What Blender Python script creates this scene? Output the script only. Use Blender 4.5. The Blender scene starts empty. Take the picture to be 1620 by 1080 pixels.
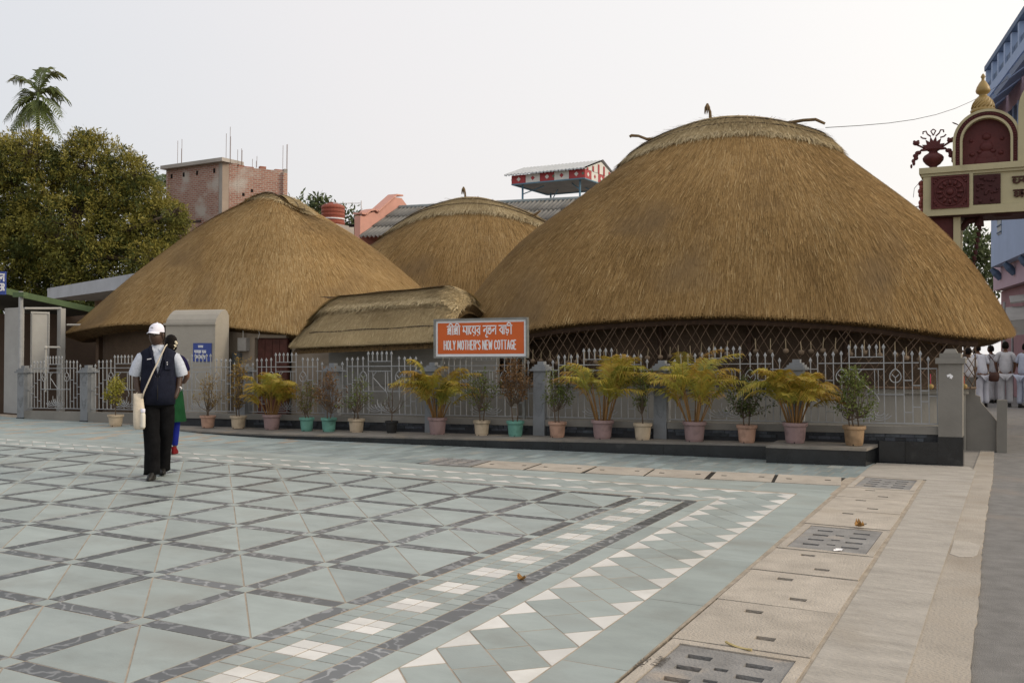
import bpy, math, random
import numpy as np
from mathutils import Vector, Matrix
random.seed(7)
NR = np.random.default_rng(11)
SC = bpy.context.scene
COL = SC.collection
R = math.radians

# ------------------------------------------------------------------ camera, sky, sun, exposure
def make_camera():
    cam = bpy.data.cameras.new('camera')
    cam.sensor_width = 36.0
    cam.lens = 36.0 * 1520.6 / 1620.0
    cam.clip_start = 0.05; cam.clip_end = 3000.0
    o = bpy.data.objects.new('camera', cam)
    COL.objects.link(o)
    y, p, r = R(-27.7526), R(0.4677), R(0.336)
    fwd = Vector((math.sin(y)*math.cos(p), math.cos(y)*math.cos(p), math.sin(p)))
    r0 = Vector((math.cos(y), -math.sin(y), 0)); u0 = r0.cross(fwd)
    rt = math.cos(r)*r0 + math.sin(r)*u0; up = math.cos(r)*u0 - math.sin(r)*r0
    M = Matrix((( rt.x, up.x, -fwd.x), (rt.y, up.y, -fwd.y), (rt.z, up.z, -fwd.z))).to_4x4()
    M.translation = Vector((3.346, -3.615, 1.463))
    o.matrix_world = M
    SC.camera = o
make_camera()

SUN_EL, SUN_AZ = R(27), R(68)          # azimuth clockwise from +Y
w = bpy.data.worlds.new('World'); SC.world = w; w.use_nodes = True
nt = w.node_tree; nt.nodes.clear()
out = nt.nodes.new('ShaderNodeOutputWorld')
sky = nt.nodes.new('ShaderNodeTexSky'); sky.sky_type = 'NISHITA'; sky.sun_disc = False
sky.sun_elevation = SUN_EL; sky.sun_rotation = SUN_AZ
sky.air_density = 1.6; sky.dust_density = 6.0; sky.ozone_density = 1.0
b1 = nt.nodes.new('ShaderNodeBackground'); b1.inputs[1].default_value = 0.12
nt.links.new(sky.outputs[0], b1.inputs[0])
# thin haze veil, brightening smoothly towards the low hazy sun as real haze does
b2 = nt.nodes.new('ShaderNodeBackground'); b2.inputs[1].default_value = 1.0
tcw = nt.nodes.new('ShaderNodeTexCoord'); dt = nt.nodes.new('ShaderNodeVectorMath'); dt.operation = 'DOT_PRODUCT'
dt.inputs[1].default_value = (math.sin(SUN_AZ)*math.cos(SUN_EL), math.cos(SUN_AZ)*math.cos(SUN_EL), math.sin(SUN_EL))
mrw = nt.nodes.new('ShaderNodeMapRange'); mrw.inputs[1].default_value = -1.0; mrw.inputs[2].default_value = 1.0
rw = nt.nodes.new('ShaderNodeValToRGB'); ew = rw.color_ramp.elements
ew[0].position = 0.0; ew[0].color = (0.68, 0.74, 0.84, 1); ew[1].position = 1.0; ew[1].color = (1.50, 1.40, 1.26, 1)
for ps, cc in ((0.24, (0.79, 0.82, 0.88)), (0.45, (1.02, 0.985, 0.99)), (0.62, (1.12, 1.085, 1.07))):
    e_ = ew.new(ps); e_.color = (*cc, 1)
nt.links.new(tcw.outputs['Generated'], dt.inputs[0]); nt.links.new(dt.outputs['Value'], mrw.inputs[0]); nt.links.new(mrw.outputs[0], rw.inputs[0]); nt.links.new(rw.outputs[0], b2.inputs[0])
mx = nt.nodes.new('ShaderNodeMixShader'); mx.inputs[0].default_value = 0.80   # thin uniform haze veil over the sky
nt.links.new(b1.outputs[0], mx.inputs[1]); nt.links.new(b2.outputs[0], mx.inputs[2])
nt.links.new(mx.outputs[0], out.inputs[0])

sl = bpy.data.lights.new('sun', 'SUN'); sl.energy = 1.5; sl.angle = R(12); sl.color = (1.0, 0.86, 0.68)
so = bpy.data.objects.new('sun', sl); COL.objects.link(so)
sd = Vector((math.sin(SUN_AZ)*math.cos(SUN_EL), math.cos(SUN_AZ)*math.cos(SUN_EL), math.sin(SUN_EL)))
so.rotation_euler = sd.to_track_quat('Z', 'Y').to_euler(); so.location = (30, 10, 30)

SC.view_settings.view_transform = 'Standard'; SC.view_settings.look = 'None'
SC.view_settings.gamma = 1.0; SC.view_settings.exposure = 0.0
SC.view_settings.use_curve_mapping = False
SC.cycles.max_bounces = 5; SC.cycles.diffuse_bounces = 2; SC.cycles.glossy_bounces = 2
SC.cycles.transparent_max_bounces = 6

# ------------------------------------------------------------------ materials
MATS = {}
def mat(name, col, rough=0.8, var=0.15, scale=3.0, bump=0.0, bscale=40.0, metal=0.0, rnd=0.0, dark=None, spec=0.3, detail=5.0, stretch=None, huevar=0.0, tint=None, trans=0.0, dirt=None, wdirt=None):
    """procedural material: noise-mottled base colour, optional per-object variation, fine bump, dirt patches"""
    if name in MATS: return MATS[name]
    m = bpy.data.materials.new(name); m.use_nodes = True
    t = m.node_tree; N = t.nodes; K = t.links
    bs = N['Principled BSDF']
    bs.inputs['Roughness'].default_value = rough; bs.inputs['Metallic'].default_value = metal
    bs.inputs['Specular IOR Level'].default_value = spec
    tc = N.new('ShaderNodeTexCoord')
    vec = tc.outputs['Object']
    if rnd > 0:
        oi = N.new('ShaderNodeObjectInfo')
        ad = N.new('ShaderNodeVectorMath'); ad.operation = 'ADD'
        ml = N.new('ShaderNodeVectorMath'); ml.operation = 'SCALE'; ml.inputs['Scale'].default_value = 37.0
        cb = N.new('ShaderNodeCombineXYZ')
        K.new(oi.outputs['Random'], cb.inputs[0]); K.new(oi.outputs['Random'], cb.inputs[1])
        K.new(cb.outputs[0], ml.inputs[0]); K.new(vec, ad.inputs[0]); K.new(ml.outputs[0], ad.inputs[1])
        vec = ad.outputs[0]
    if stretch:
        mp = N.new('ShaderNodeMapping'); mp.inputs['Scale'].default_value = stretch
        K.new(vec, mp.inputs[0]); vec = mp.outputs[0]
    no = N.new('ShaderNodeTexNoise'); no.inputs['Scale'].default_value = scale; no.inputs['Detail'].default_value = detail
    no.inputs['Roughness'].default_value = 0.62
    K.new(vec, no.inputs[0])
    rp = N.new('ShaderNodeValToRGB')
    c = Vector(col[:3]); lo = Vector(dark[:3]) if dark else c*(1-var*1.3); hi = c*(1+var)
    rp.color_ramp.elements[0].position = 0.3; rp.color_ramp.elements[1].position = 0.72
    rp.color_ramp.elements[0].color = (*lo, 1); rp.color_ramp.elements[1].color = (*hi, 1)
    K.new(no.outputs[0], rp.inputs[0])
    cur = rp.outputs[0]
    if tint:                                     # a per-vertex attribute drives a second colour
        at = N.new('ShaderNodeAttribute'); at.attribute_name = 'tint'
        r2 = N.new('ShaderNodeValToRGB')
        el = r2.color_ramp.elements
        for k, (pos, cc) in enumerate(tint):
            e = el[k] if k < 2 else el.new(pos)
            e.position = pos; e.color = (*cc, 1)
        K.new(at.outputs['Fac'], r2.inputs[0])
        mm = N.new('ShaderNodeMix'); mm.data_type = 'RGBA'; mm.inputs[0].default_value = 0.65
        K.new(cur, mm.inputs[6]); K.new(r2.outputs[0], mm.inputs[7]); cur = mm.outputs[2]
    if dirt:
        dc, ds, dth = dirt
        n3 = N.new('ShaderNodeTexNoise'); n3.inputs['Scale'].default_value = ds; n3.inputs['Detail'].default_value = 7
        K.new(tc.outputs['Object'] if not rnd else vec, n3.inputs[0])
        r3 = N.new('ShaderNodeValToRGB'); r3.color_ramp.elements[0].position = dth; r3.color_ramp.elements[1].position = min(1, dth+0.18)
        K.new(n3.outputs[0], r3.inputs[0])
        md = N.new('ShaderNodeMix'); md.data_type = 'RGBA'
        K.new(r3.outputs[0], md.inputs[0]); K.new(cur, md.inputs[6]); md.inputs[7].default_value = (*dc, 1); cur = md.outputs[2]
    if wdirt:                                    # footworn dirt that runs on across neighbouring pieces
        dc, ds, dth, amt = wdirt
        ge = N.new('ShaderNodeNewGeometry'); n4 = N.new('ShaderNodeTexNoise'); n4.inputs['Scale'].default_value = ds; n4.inputs['Detail'].default_value = 9; n4.inputs['Roughness'].default_value = 0.68
        K.new(ge.outputs['Position'], n4.inputs[0])
        m5 = N.new('ShaderNodeMapRange'); m5.inputs[1].default_value = dth; m5.inputs[2].default_value = dth+0.22; m5.inputs[4].default_value = amt
        K.new(n4.outputs[0], m5.inputs[0])
        mw = N.new('ShaderNodeMix'); mw.data_type = 'RGBA'
        K.new(m5.outputs[0], mw.inputs[0]); K.new(cur, mw.inputs[6]); mw.inputs[7].default_value = (*dc, 1); cur = mw.outputs[2]
    if rnd > 0:
        hs = N.new('ShaderNodeHueSaturation')
        mr = N.new('ShaderNodeMapRange'); mr.inputs[3].default_value = 1-rnd; mr.inputs[4].default_value = 1+rnd
        K.new(oi.outputs['Random'], mr.inputs[0]); K.new(mr.outputs[0], hs.inputs['Value'])
        if huevar:
            m2 = N.new('ShaderNodeMath'); m2.operation = 'MULTIPLY'; m2.inputs[1].default_value = 7.31
            m3 = N.new('ShaderNodeMath'); m3.operation = 'FRACT'
            m4 = N.new('ShaderNodeMapRange'); m4.inputs[3].default_value = 0.5-huevar; m4.inputs[4].default_value = 0.5+huevar
            K.new(oi.outputs['Random'], m2.inputs[0]); K.new(m2.outputs[0], m3.inputs[0]); K.new(m3.outputs[0], m4.inputs[0]); K.new(m4.outputs[0], hs.inputs['Hue'])
        K.new(cur, hs.inputs['Color']); cur = hs.outputs[0]
    K.new(cur, bs.inputs['Base Color'])
    if bump:
        n2 = N.new('ShaderNodeTexNoise'); n2.inputs['Scale'].default_value = bscale; n2.inputs['Detail'].default_value = 5
        K.new(vec, n2.inputs[0])
        bp = N.new('ShaderNodeBump'); bp.inputs['Strength'].default_value = bump; bp.inputs['Distance'].default_value = 0.02
        K.new(n2.outputs[0], bp.inputs['Height']); K.new(bp.outputs[0], bs.inputs['Normal'])
    if trans:
        tr = N.new('ShaderNodeBsdfTranslucent'); K.new(cur, tr.inputs[0])
        ms = N.new('ShaderNodeMixShader'); ms.inputs[0].default_value = trans
        o = N['Material Output']; K.new(bs.outputs[0], ms.inputs[1]); K.new(tr.outputs[0], ms.inputs[2]); K.new(ms.outputs[0], o.inputs[0])
    MATS[name] = m
    return m

def brick_mat(name):
    m = bpy.data.materials.new(name); m.use_nodes = True
    t = m.node_tree; N = t.nodes; K = t.links; bs = N['Principled BSDF']; bs.inputs['Roughness'].default_value = 0.9
    uv = N.new('ShaderNodeUVMap')
    bk = N.new('ShaderNodeTexBrick'); bk.inputs['Scale'].default_value = 1.0
    bk.inputs['Brick Width'].default_value = 0.24; bk.inputs['Row Height'].default_value = 0.088; bk.inputs['Mortar Size'].default_value = 0.015; bk.offset_frequency = 2; bk.inputs['Bias'].default_value = -0.1
    bk.inputs['Color1'].default_value = (0.30, 0.135, 0.10, 1); bk.inputs['Color2'].default_value = (0.40, 0.215, 0.165, 1); bk.inputs['Mortar'].default_value = (0.40, 0.345, 0.30, 1)
    K.new(uv.outputs[0], bk.inputs[0])
    no = N.new('ShaderNodeTexNoise'); no.inputs['Scale'].default_value = 0.9; no.inputs['Detail'].default_value = 8; K.new(uv.outputs[0], no.inputs[0])
    rp = N.new('ShaderNodeValToRGB'); rp.color_ramp.elements[0].position = 0.52; rp.color_ramp.elements[1].position = 0.66
    K.new(no.outputs[0], rp.inputs[0])
    mx = N.new('ShaderNodeMix'); mx.data_type = 'RGBA'; K.new(rp.outputs[0], mx.inputs[0]); K.new(bk.outputs[0], mx.inputs[6]); mx.inputs[7].default_value = (0.47, 0.42, 0.38, 1)
    K.new(mx.outputs[2], bs.inputs['Base Color'])
    bp = N.new('ShaderNodeBump'); bp.inputs['Distance'].default_value = 0.03; bp.inputs['Strength'].default_value = 0.8; bp.invert = True
    K.new(bk.outputs['Fac'], bp.inputs['Height']); K.new(bp.outputs[0], bs.inputs['Normal'])
    MATS[name] = m
    return m

def veined(name, base, vein, scale=9.0, amount=0.62, rough=0.35):
    m = bpy.data.materials.new(name); m.use_nodes = True
    t = m.node_tree; N = t.nodes; K = t.links; bs = N['Principled BSDF']; bs.inputs['Roughness'].default_value = rough
    tc = N.new('ShaderNodeTexCoord'); oi = N.new('ShaderNodeObjectInfo')
    cb = N.new('ShaderNodeCombineXYZ'); mu = N.new('ShaderNodeMath'); mu.operation = 'MULTIPLY'; mu.inputs[1].default_value = 53.0
    K.new(oi.outputs['Random'], mu.inputs[0]); K.new(mu.outputs[0], cb.inputs[0]); K.new(mu.outputs[0], cb.inputs[1])
    ad = N.new('ShaderNodeVectorMath'); ad.operation = 'ADD'; K.new(tc.outputs['Object'], ad.inputs[0]); K.new(cb.outputs[0], ad.inputs[1])
    wv = N.new('ShaderNodeTexWave'); wv.inputs['Scale'].default_value = scale; wv.inputs['Distortion'].default_value = 14.0
    wv.inputs['Detail'].default_value = 4; wv.inputs['Detail Scale'].default_value = 1.6; wv.bands_direction = 'DIAGONAL'
    K.new(ad.outputs[0], wv.inputs[0])
    rp = N.new('ShaderNodeValToRGB'); rp.color_ramp.elements[0].position = amount; rp.color_ramp.elements[1].position = 1.0
    rp.color_ramp.elements[0].color = (*base, 1); rp.color_ramp.elements[1].color = (*vein, 1)
    K.new(wv.outputs[0], rp.inputs[0])
    hs = N.new('ShaderNodeHueSaturation'); mr = N.new('ShaderNodeMapRange'); mr.inputs[3].default_value = 0.8; mr.inputs[4].default_value = 1.5
    pw = N.new('ShaderNodeMath'); pw.operation = 'POWER'; pw.inputs[1].default_value = 3.0
    K.new(oi.outputs['Random'], pw.inputs[0]); K.new(pw.outputs[0], mr.inputs[0]); K.new(mr.outputs[0], hs.inputs['Value']); K.new(rp.outputs[0], hs.inputs['Color'])
    K.new(hs.outputs[0], bs.inputs['Base Color'])
    MATS[name] = m
    return m

# ------------------------------------------------------------------ mesh helpers
class MB:
    def __init__(s): s.v = []; s.f = []
    def add(s, vs, fs):
        n = len(s.v); s.v += [tuple(p) for p in vs]; s.f += [tuple(i+n for i in f) for f in fs]; return s
    def box(s, x0, x1, y0, y1, z0, z1):
        return s.add([(x0,y0,z0),(x1,y0,z0),(x1,y1,z0),(x0,y1,z0),(x0,y0,z1),(x1,y0,z1),(x1,y1,z1),(x0,y1,z1)],
                     [(3,2,1,0),(4,5,6,7),(0,1,5,4),(1,2,6,5),(2,3,7,6),(3,0,4,7)])
    def frustum(s, cx, cy, a0, b0, z0, a1, b1, z1):
        return s.add([(cx-a0,cy-b0,z0),(cx+a0,cy-b0,z0),(cx+a0,cy+b0,z0),(cx-a0,cy+b0,z0),(cx-a1,cy-b1,z1),(cx+a1,cy-b1,z1),(cx+a1,cy+b1,z1),(cx-a1,cy+b1,z1)],
                     [(3,2,1,0),(4,5,6,7),(0,1,5,4),(1,2,6,5),(2,3,7,6),(3,0,4,7)])
    def prism(s, poly, z0, z1, inset=0.0):
        """polygon (ccw, xy) extruded; top optionally inset for a small chamfer"""
        n = len(poly); cx = sum(p[0] for p in poly)/n; cy = sum(p[1] for p in poly)/n
        top = []
        for p in poly:
            d = math.hypot(p[0]-cx, p[1]-cy) or 1; k = max(0.0, 1-inset/d)
            top.append((cx+(p[0]-cx)*k, cy+(p[1]-cy)*k, z1))
        vs = [(p[0],p[1],z0) for p in poly] + top
        return s.add(vs, [tuple(range(n-1,-1,-1)), tuple(range(n,2*n))] + [(i,(i+1)%n,n+(i+1)%n,n+i) for i in range(n)])
    def slab3(s, quad, th):
        """quad of 3D points thickened along its normal (downwards)"""
        q = [Vector(p) for p in quad]; nn = (q[1]-q[0]).cross(q[-1]-q[0]).normalized()*th
        n = len(q); vs = q + [p-nn for p in q]
        return s.add(vs, [tuple(range(n)), tuple(range(2*n-1,n-1,-1))] + [(i, n+i, n+(i+1)%n, (i+1)%n) for i in range(n)])
    def tube(s, pts, r, seg=6, caps=True, flat=1.0):
        pts = [Vector(p) for p in pts]; n = len(pts)
        rs = r if isinstance(r, (list, tuple)) else [r]*n
        base = len(s.v); prevx = None
        for i, p in enumerate(pts):
            d = (pts[min(i+1,n-1)] - pts[max(i-1,0)])
            if d.length < 1e-9: d = Vector((0,0,1))
            d.normalize()
            if prevx is None:
                a = Vector((0,0,1)) if abs(d.z) < 0.9 else Vector((1,0,0))
                x = d.cross(a).normalized()
            else:
                x = (prevx - d*prevx.dot(d))
                x = x.normalized() if x.length > 1e-6 else d.orthogonal().normalized()
            y = d.cross(x); prevx = x
            for k in range(seg):
                a = 2*math.pi*k/seg
                s.v.append(tuple(p + x*(math.cos(a)*rs[i]) + y*(math.sin(a)*rs[i]*flat)))
        for i in range(n-1):
            for k in range(seg):
                s.f.append((base+i*seg+k, base+i*seg+(k+1)%seg, base+(i+1)*seg+(k+1)%seg, base+(i+1)*seg+k))
        if caps:
            s.f.append(tuple(base+k for k in range(seg-1,-1,-1))); s.f.append(tuple(base+(n-1)*seg+k for k in range(seg)))
        return s
    def lathe(s, c, prof, seg=20, sx=1.0, sy=1.0):
        """profile [(r,z)] turned about a vertical axis at c"""
        base = len(s.v); n = len(prof)
        for r_, z in prof:
            for k in range(seg):
                a = 2*math.pi*k/seg; s.v.append((c[0]+math.cos(a)*r_*sx, c[1]+math.sin(a)*r_*sy, c[2]+z))
        for i in range(n-1):
            for k in range(seg):
                s.f.append((base+i*seg+k, base+i*seg+(k+1)%seg, base+(i+1)*seg+(k+1)%seg, base+(i+1)*seg+k))
        s.f.append(tuple(base+k for k in range(seg-1,-1,-1))); s.f.append(tuple(base+(n-1)*seg+k for k in range(seg)))
        return s
    def loft(s, rings, seg=20, caps=True, power=1.0):
        """rings [(cx,cy,cz,rx,ry)] ellipses stacked; each may tilt little"""
        base = len(s.v); n = len(rings)
        for (cx,cy,cz,rx,ry) in rings:
            for k in range(seg):
                a = 2*math.pi*k/seg; ca, sa = math.cos(a), math.sin(a)
                s.v.append((cx+math.copysign(abs(ca)**power,ca)*rx, cy+math.copysign(abs(sa)**power,sa)*ry, cz))
        for i in range(n-1):
            for k in range(seg):
                s.f.append((base+i*seg+k, base+i*seg+(k+1)%seg, base+(i+1)*seg+(k+1)%seg, base+(i+1)*seg+k))
        if caps:
            s.f.append(tuple(base+k for k in range(seg-1,-1,-1))); s.f.append(tuple(base+(n-1)*seg+k for k in range(seg)))
        return s
    def ball(s, c, rx, ry=None, rz=None, seg=12, rings=8):
        ry = ry or rx; rz = rz or rx
        return s.loft([(c[0],c[1],c[2]+rz*math.sin(math.pi*(-0.5+(i+0.02)/(rings+0.04)*1.0)), max(1e-4,rx*math.cos(math.pi*(-0.5+(i+0.02)/(rings+0.04)))), max(1e-4,ry*math.cos(math.pi*(-0.5+(i+0.02)/(rings+0.04))))) for i in range(rings+1)], seg)
    def ribbon(s, pts, w, z0, z1):
        """flat stroke of width w in the xz plane facing -y between y=z0 (front) and y=z1"""
        P = [Vector((p[0],p[1])) for p in pts]
        for i in range(1, len(P)-1):
            if (P[i]-P[i-1]).normalized().dot((P[i+1]-P[i]).normalized()) < 0.55:
                s.ribbon(pts[:i+1], w, z0, z1); s.ribbon(pts[i:], w, z0+0.0002, z1); return s
        n = len(P); Lf = []; Rt = []
        for i in range(n):
            d0 = (P[i]-P[i-1]) if i > 0 else (P[1]-P[0]); d1 = (P[i+1]-P[i]) if i < n-1 else (P[n-1]-P[n-2])
            d0 = d0.normalized(); d1 = d1.normalized(); d = (d0+d1)
            d = d.normalized() if d.length > 1e-6 else d0
            nn = Vector((-d.y, d.x)); k = min(1.6, 1/max(0.4, nn.dot(Vector((-d0.y,d0.x)))))
            e = d*(w*0.5 if i in (0,n-1) else 0)*(-1 if i == 0 else 1)
            Lf.append(P[i]+nn*(w/2)*k+e*0.6); Rt.append(P[i]-nn*(w/2)*k+e*0.6)
        base = len(s.v)
        for a, b in zip(Lf, Rt):
            s.v += [(a.x,z0,a.y),(b.x,z0,b.y),(a.x,z1,a.y),(b.x,z1,b.y)]
        for i in range(n-1):
            o = base+4*i
            s.f += [(o,o+1,o+5,o+4),(o+2,o+6,o+7,o+3),(o,o+4,o+6,o+2),(o+1,o+3,o+7,o+5)]
        o = base+4*(n-1)
        s.f += [(base,base+2,base+3,base+1),(o,o+1,o+3,o+2)]
        return s
    def xf(s, M):
        s.v = [tuple(M @ Vector(p)) for p in s.v]; return s

def mesh_from(name, v, f, smooth=False):
    me = bpy.data.meshes.new(name); me.from_pydata(v, [], f); me.update()
    if smooth: me.polygons.foreach_set('use_smooth', [True]*len(me.polygons))
    return me

def obj(name, mb, material, parent=None, base=(0,0,0), smooth=False, fixn=False):
    v = mb.v if base == (0,0,0) else [(p[0]-base[0], p[1]-base[1], p[2]-base[2]) for p in mb.v]
    me = mesh_from(name, v, mb.f, smooth)
    if fixn:
        import bmesh
        bm = bmesh.new(); bm.from_mesh(me); bmesh.ops.recalc_face_normals(bm, faces=bm.faces); bm.to_mesh(me); bm.free()
    if material: me.materials.append(material)
    o = bpy.data.objects.new(name, me); COL.objects.link(o)
    if parent is not None: o.parent = parent
    return o

def tag(o, label=None, cat=None, group=None, kind=None):
    if label: o['label'] = label
    if cat: o['category'] = cat
    if group: o['group'] = group
    if kind: o['kind'] = kind
    return o

class Thing:
    """an Empty at a thing's base, parts in world coordinates are shifted to it"""
    def __init__(s, name, label, cat, base, group=None):
        s.o = bpy.data.objects.new(name, None); COL.objects.link(s.o)
        s.base = tuple(base); s.o.location = base; s.o.empty_display_size = 0.1
        tag(s.o, label, cat, group)
    def part(s, name, mb, material, parent=None, smooth=False, label=None, kind=None, fixn=False):
        o = obj(name, mb, material, parent or s.o, s.base, smooth, fixn)
        if label: o['label'] = label
        if kind: o['kind'] = kind
        return o

def clone(me, name, parent, loc, rotz=0, scale=None):
    o = bpy.data.objects.new(name, me); COL.objects.link(o)
    o.parent = parent; o.location = loc
    if rotz: o.rotation_euler = (0,0,rotz)
    if scale: o.scale = scale
    return o

def copy_tree(o, parent=None):
    c = o.copy(); COL.objects.link(c); c.parent = parent
    for ch in o.children: copy_tree(ch, c)
    return c

# the lot's own axes: u runs along the fence (to the right), v goes back from it
LA = math.atan(0.055); LO = (2.6, 10.0)
LU = (math.cos(LA), math.sin(LA)); LV = (-math.sin(LA), math.cos(LA))
def L(u, v, z=0.0): return (LO[0]+u*LU[0]+v*LV[0], LO[1]+u*LU[1]+v*LV[1], z)
def lot(mb): mb.v = [L(*p) for p in mb.v]; return mb
def fence_y(x): return 10.0 + 0.055*(x-2.6)
def zt(x): return 0.0182*(x-2.5)            # the forecourt ledge and fence fall gently to the left

# ------------------------------------------------------------------ shared materials
M_SLATE = mat('grey_green_slate', (0.305,0.348,0.340), 0.5, 0.12, 1.6, 0.10, 60, rnd=0.10, huevar=0.010, stretch=(1,2.2,1), dirt=((0.235,0.25,0.235), 0.8, 0.57), wdirt=((0.20,0.20,0.18), 1.1, 0.50, 0.55))
M_SLATE2 = mat('dark_slate_brick', (0.23,0.275,0.28), 0.55, 0.14, 3.0, 0.15, 60, rnd=0.20, huevar=0.012, dirt=((0.33,0.33,0.30), 0.9, 0.56))
M_DARKM = veined('dark_veined_marble', (0.085,0.092,0.098), (0.23,0.24,0.25), 3.2, 0.80)
M_WHITEM = mat('white_marble_tile', (0.62,0.615,0.595), 0.4, 0.06, 4.0, 0.05, 50, rnd=0.10, huevar=0.012, wdirt=((0.36,0.34,0.30), 1.1, 0.48, 0.6))
M_GROUT = mat('tan_grout', (0.34,0.29,0.235), 0.95, 0.2, 6.0, 0.3, 80)
M_CONC = mat('weathered_concrete', (0.365,0.34,0.305), 0.92, 0.16, 2.6, 0.6, 30, stretch=(1.0,3.0,1), dirt=((0.29,0.26,0.22), 0.9, 0.57), detail=10)
M_CONC2 = mat('drain_slab_concrete', (0.40,0.36,0.31), 0.9, 0.18, 3.4, 0.6, 70, rnd=0.07, detail=9, dirt=((0.30,0.26,0.21), 1.7, 0.56))
M_CONCG = mat('grey_cast_grate', (0.235,0.23,0.225), 0.85, 0.2, 5.0, 0.5, 60, rnd=0.06, dirt=((0.36,0.31,0.26), 3, 0.58))
M_ROAD = mat('road_asphalt', (0.205,0.20,0.195), 0.92, 0.16, 6.0, 0.7, 160, detail=12, dirt=((0.255,0.225,0.20), 0.8, 0.55))
M_EARTH = mat('bare_ground', (0.25,0.21,0.165), 0.95, 0.25, 0.6, 0.4, 20)
M_BLACK = mat('polished_black_granite', (0.014,0.016,0.018), 0.22, 0.3, 6.0, 0, rnd=0.1, spec=0.5, dirt=((0.05,0.05,0.048), 3.0, 0.62))
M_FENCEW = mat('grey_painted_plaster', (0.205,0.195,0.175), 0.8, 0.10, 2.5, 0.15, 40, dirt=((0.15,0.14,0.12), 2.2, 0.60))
M_IRON = mat('grey_painted_iron', (0.30,0.31,0.32), 0.55, 0.12, 9.0, 0, rnd=0.05, spec=0.5)
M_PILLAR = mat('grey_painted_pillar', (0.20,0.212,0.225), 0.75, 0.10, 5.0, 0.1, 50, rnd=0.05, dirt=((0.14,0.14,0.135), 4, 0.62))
# ================================================================== GROUND, PLAZA, ROAD
g = MB().add([(-900,-900,-0.32),(900,-900,-0.32),(900,900,-0.32),(-900,900,-0.32)], [(0,1,2,3)])
tag(obj('ground', g, M_EARTH), kind='structure')

def interp(x, xs, ys): return float(np.interp(x, xs, ys))
def clamp(x, a=0.0, b=1.0): return max(a, min(b, x))
def WP(x, y):
    """small irregularities of the laid borders"""
    fx = clamp(x/0.7); fy = clamp((y-5.42)/1.0)
    return (x-0.017*(y-3)*fx, y+fy*interp(x, [-14,-5.6,0,1.4], [-0.31,-0.26,0,0.10]))
def warp(poly): return [WP(*p) for p in poly]
def ccw(p):
    a = sum(p[i][0]*p[(i+1)%len(p)][1]-p[(i+1)%len(p)][0]*p[i][1] for i in range(len(p)))
    return p if a > 0 else p[::-1]
def clip(poly, a, b, c):
    """keep a*x+b*y<=c"""
    out = []
    for i in range(len(poly)):
        p, q = poly[i], poly[(i+1)%len(poly)]
        dp, dq = a*p[0]+b*p[1]-c, a*q[0]+b*q[1]-c
        if dp <= 0: out.append(p)
        if dp*dq < 0:
            t = dp/(dp-dq); out.append((p[0]+(q[0]-p[0])*t, p[1]+(q[1]-p[1])*t))
    return out
def shrink(poly, d):
    """offset a convex ccw polygon inwards by d"""
    n = len(poly); out = []
    for i in range(n):
        a, b, c = Vector(poly[i-1]), Vector(poly[i]), Vector(poly[(i+1)%n])
        e1 = (b-a); e2 = (c-b)
        if e1.length < 1e-6 or e2.length < 1e-6: continue
        e1.normalize(); e2.normalize()
        n1 = Vector((-e1.y, e1.x)); n2 = Vector((-e2.y, e2.x)); m = n1+n2
        if m.length < 1e-4: continue
        m = m/max(0.25, m.dot(n1)); out.append(tuple(b+m*d))
    return out
def area(p): return 0.5*abs(sum(p[i][0]*p[(i+1)%len(p)][1]-p[(i+1)%len(p)][0]*p[i][1] for i in range(len(p))))

plaza = obj('plaza_paving', MB().prism([(-19,-4.2),(1.745,-4.2),(1.70,7.4),(1.78,9.6),(-19,9.6)], -0.30, 0.0088), M_GROUT)
tag(plaza, kind='structure')
def tile(name, poly, m, gap=0.0035, top=0.0105, parent=plaza):
    poly = ccw(poly)
    if area(poly) < 0.0006: return None
    q = shrink(poly, gap)
    if len(q) < 3: return None
    cx = sum(p[0] for p in q)/len(q); cy = sum(p[1] for p in q)/len(q)
    dz = random.uniform(-0.0009, 0.0009)
    o = obj(name, MB().prism([(p[0]-cx, p[1]-cy) for p in q], -0.008, 0, 0.003), m, parent)
    o.location = (cx, cy, top+dz)
    o.rotation_euler = (random.uniform(-1,1)*0.0012, random.uniform(-1,1)*0.0012, 0)
    return o
def share(name, poly, gap=0.0035):
    q = shrink(ccw(poly), gap)
    return mesh_from(name, *(lambda b: (b.v, b.f))(MB().prism(q, -0.008, 0, 0.003)))

# the field of big slate squares, split on the diagonal and framed with dark marble bars
S = 0.77; HW = 0.054
me_a = share('slate_half_square', [(HW,HW),(S-HW,HW),(HW,S-HW)], 0.004); me_a.materials.append(M_SLATE)
me_b = share('slate_half_square', [(S-HW,HW),(S-HW,S-HW),(HW,S-HW)], 0.004); me_b.materials.append(M_SLATE)
me_h = share('marble_bar', [(HW,-HW),(S-HW,-HW),(S-HW,HW),(HW,HW)], 0.002); me_h.materials.append(M_DARKM)
me_v = share('marble_bar', [(-HW,HW),(HW,HW),(HW,S-HW),(-HW,S-HW)], 0.002); me_v.materials.append(M_DARKM)
me_n = share('node_tile', [(-HW,-HW),(HW,-HW),(HW,HW),(-HW,HW)], 0.002); me_n.materials.append(M_SLATE)
def lay(me, name, x, y):
    o = clone(me, name, plaza, (x, y, 0.0105+random.uniform(-0.0008,0.0008)))
    o.rotation_euler = (random.uniform(-1,1)*0.001, random.uniform(-1,1)*0.001, 0)
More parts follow.
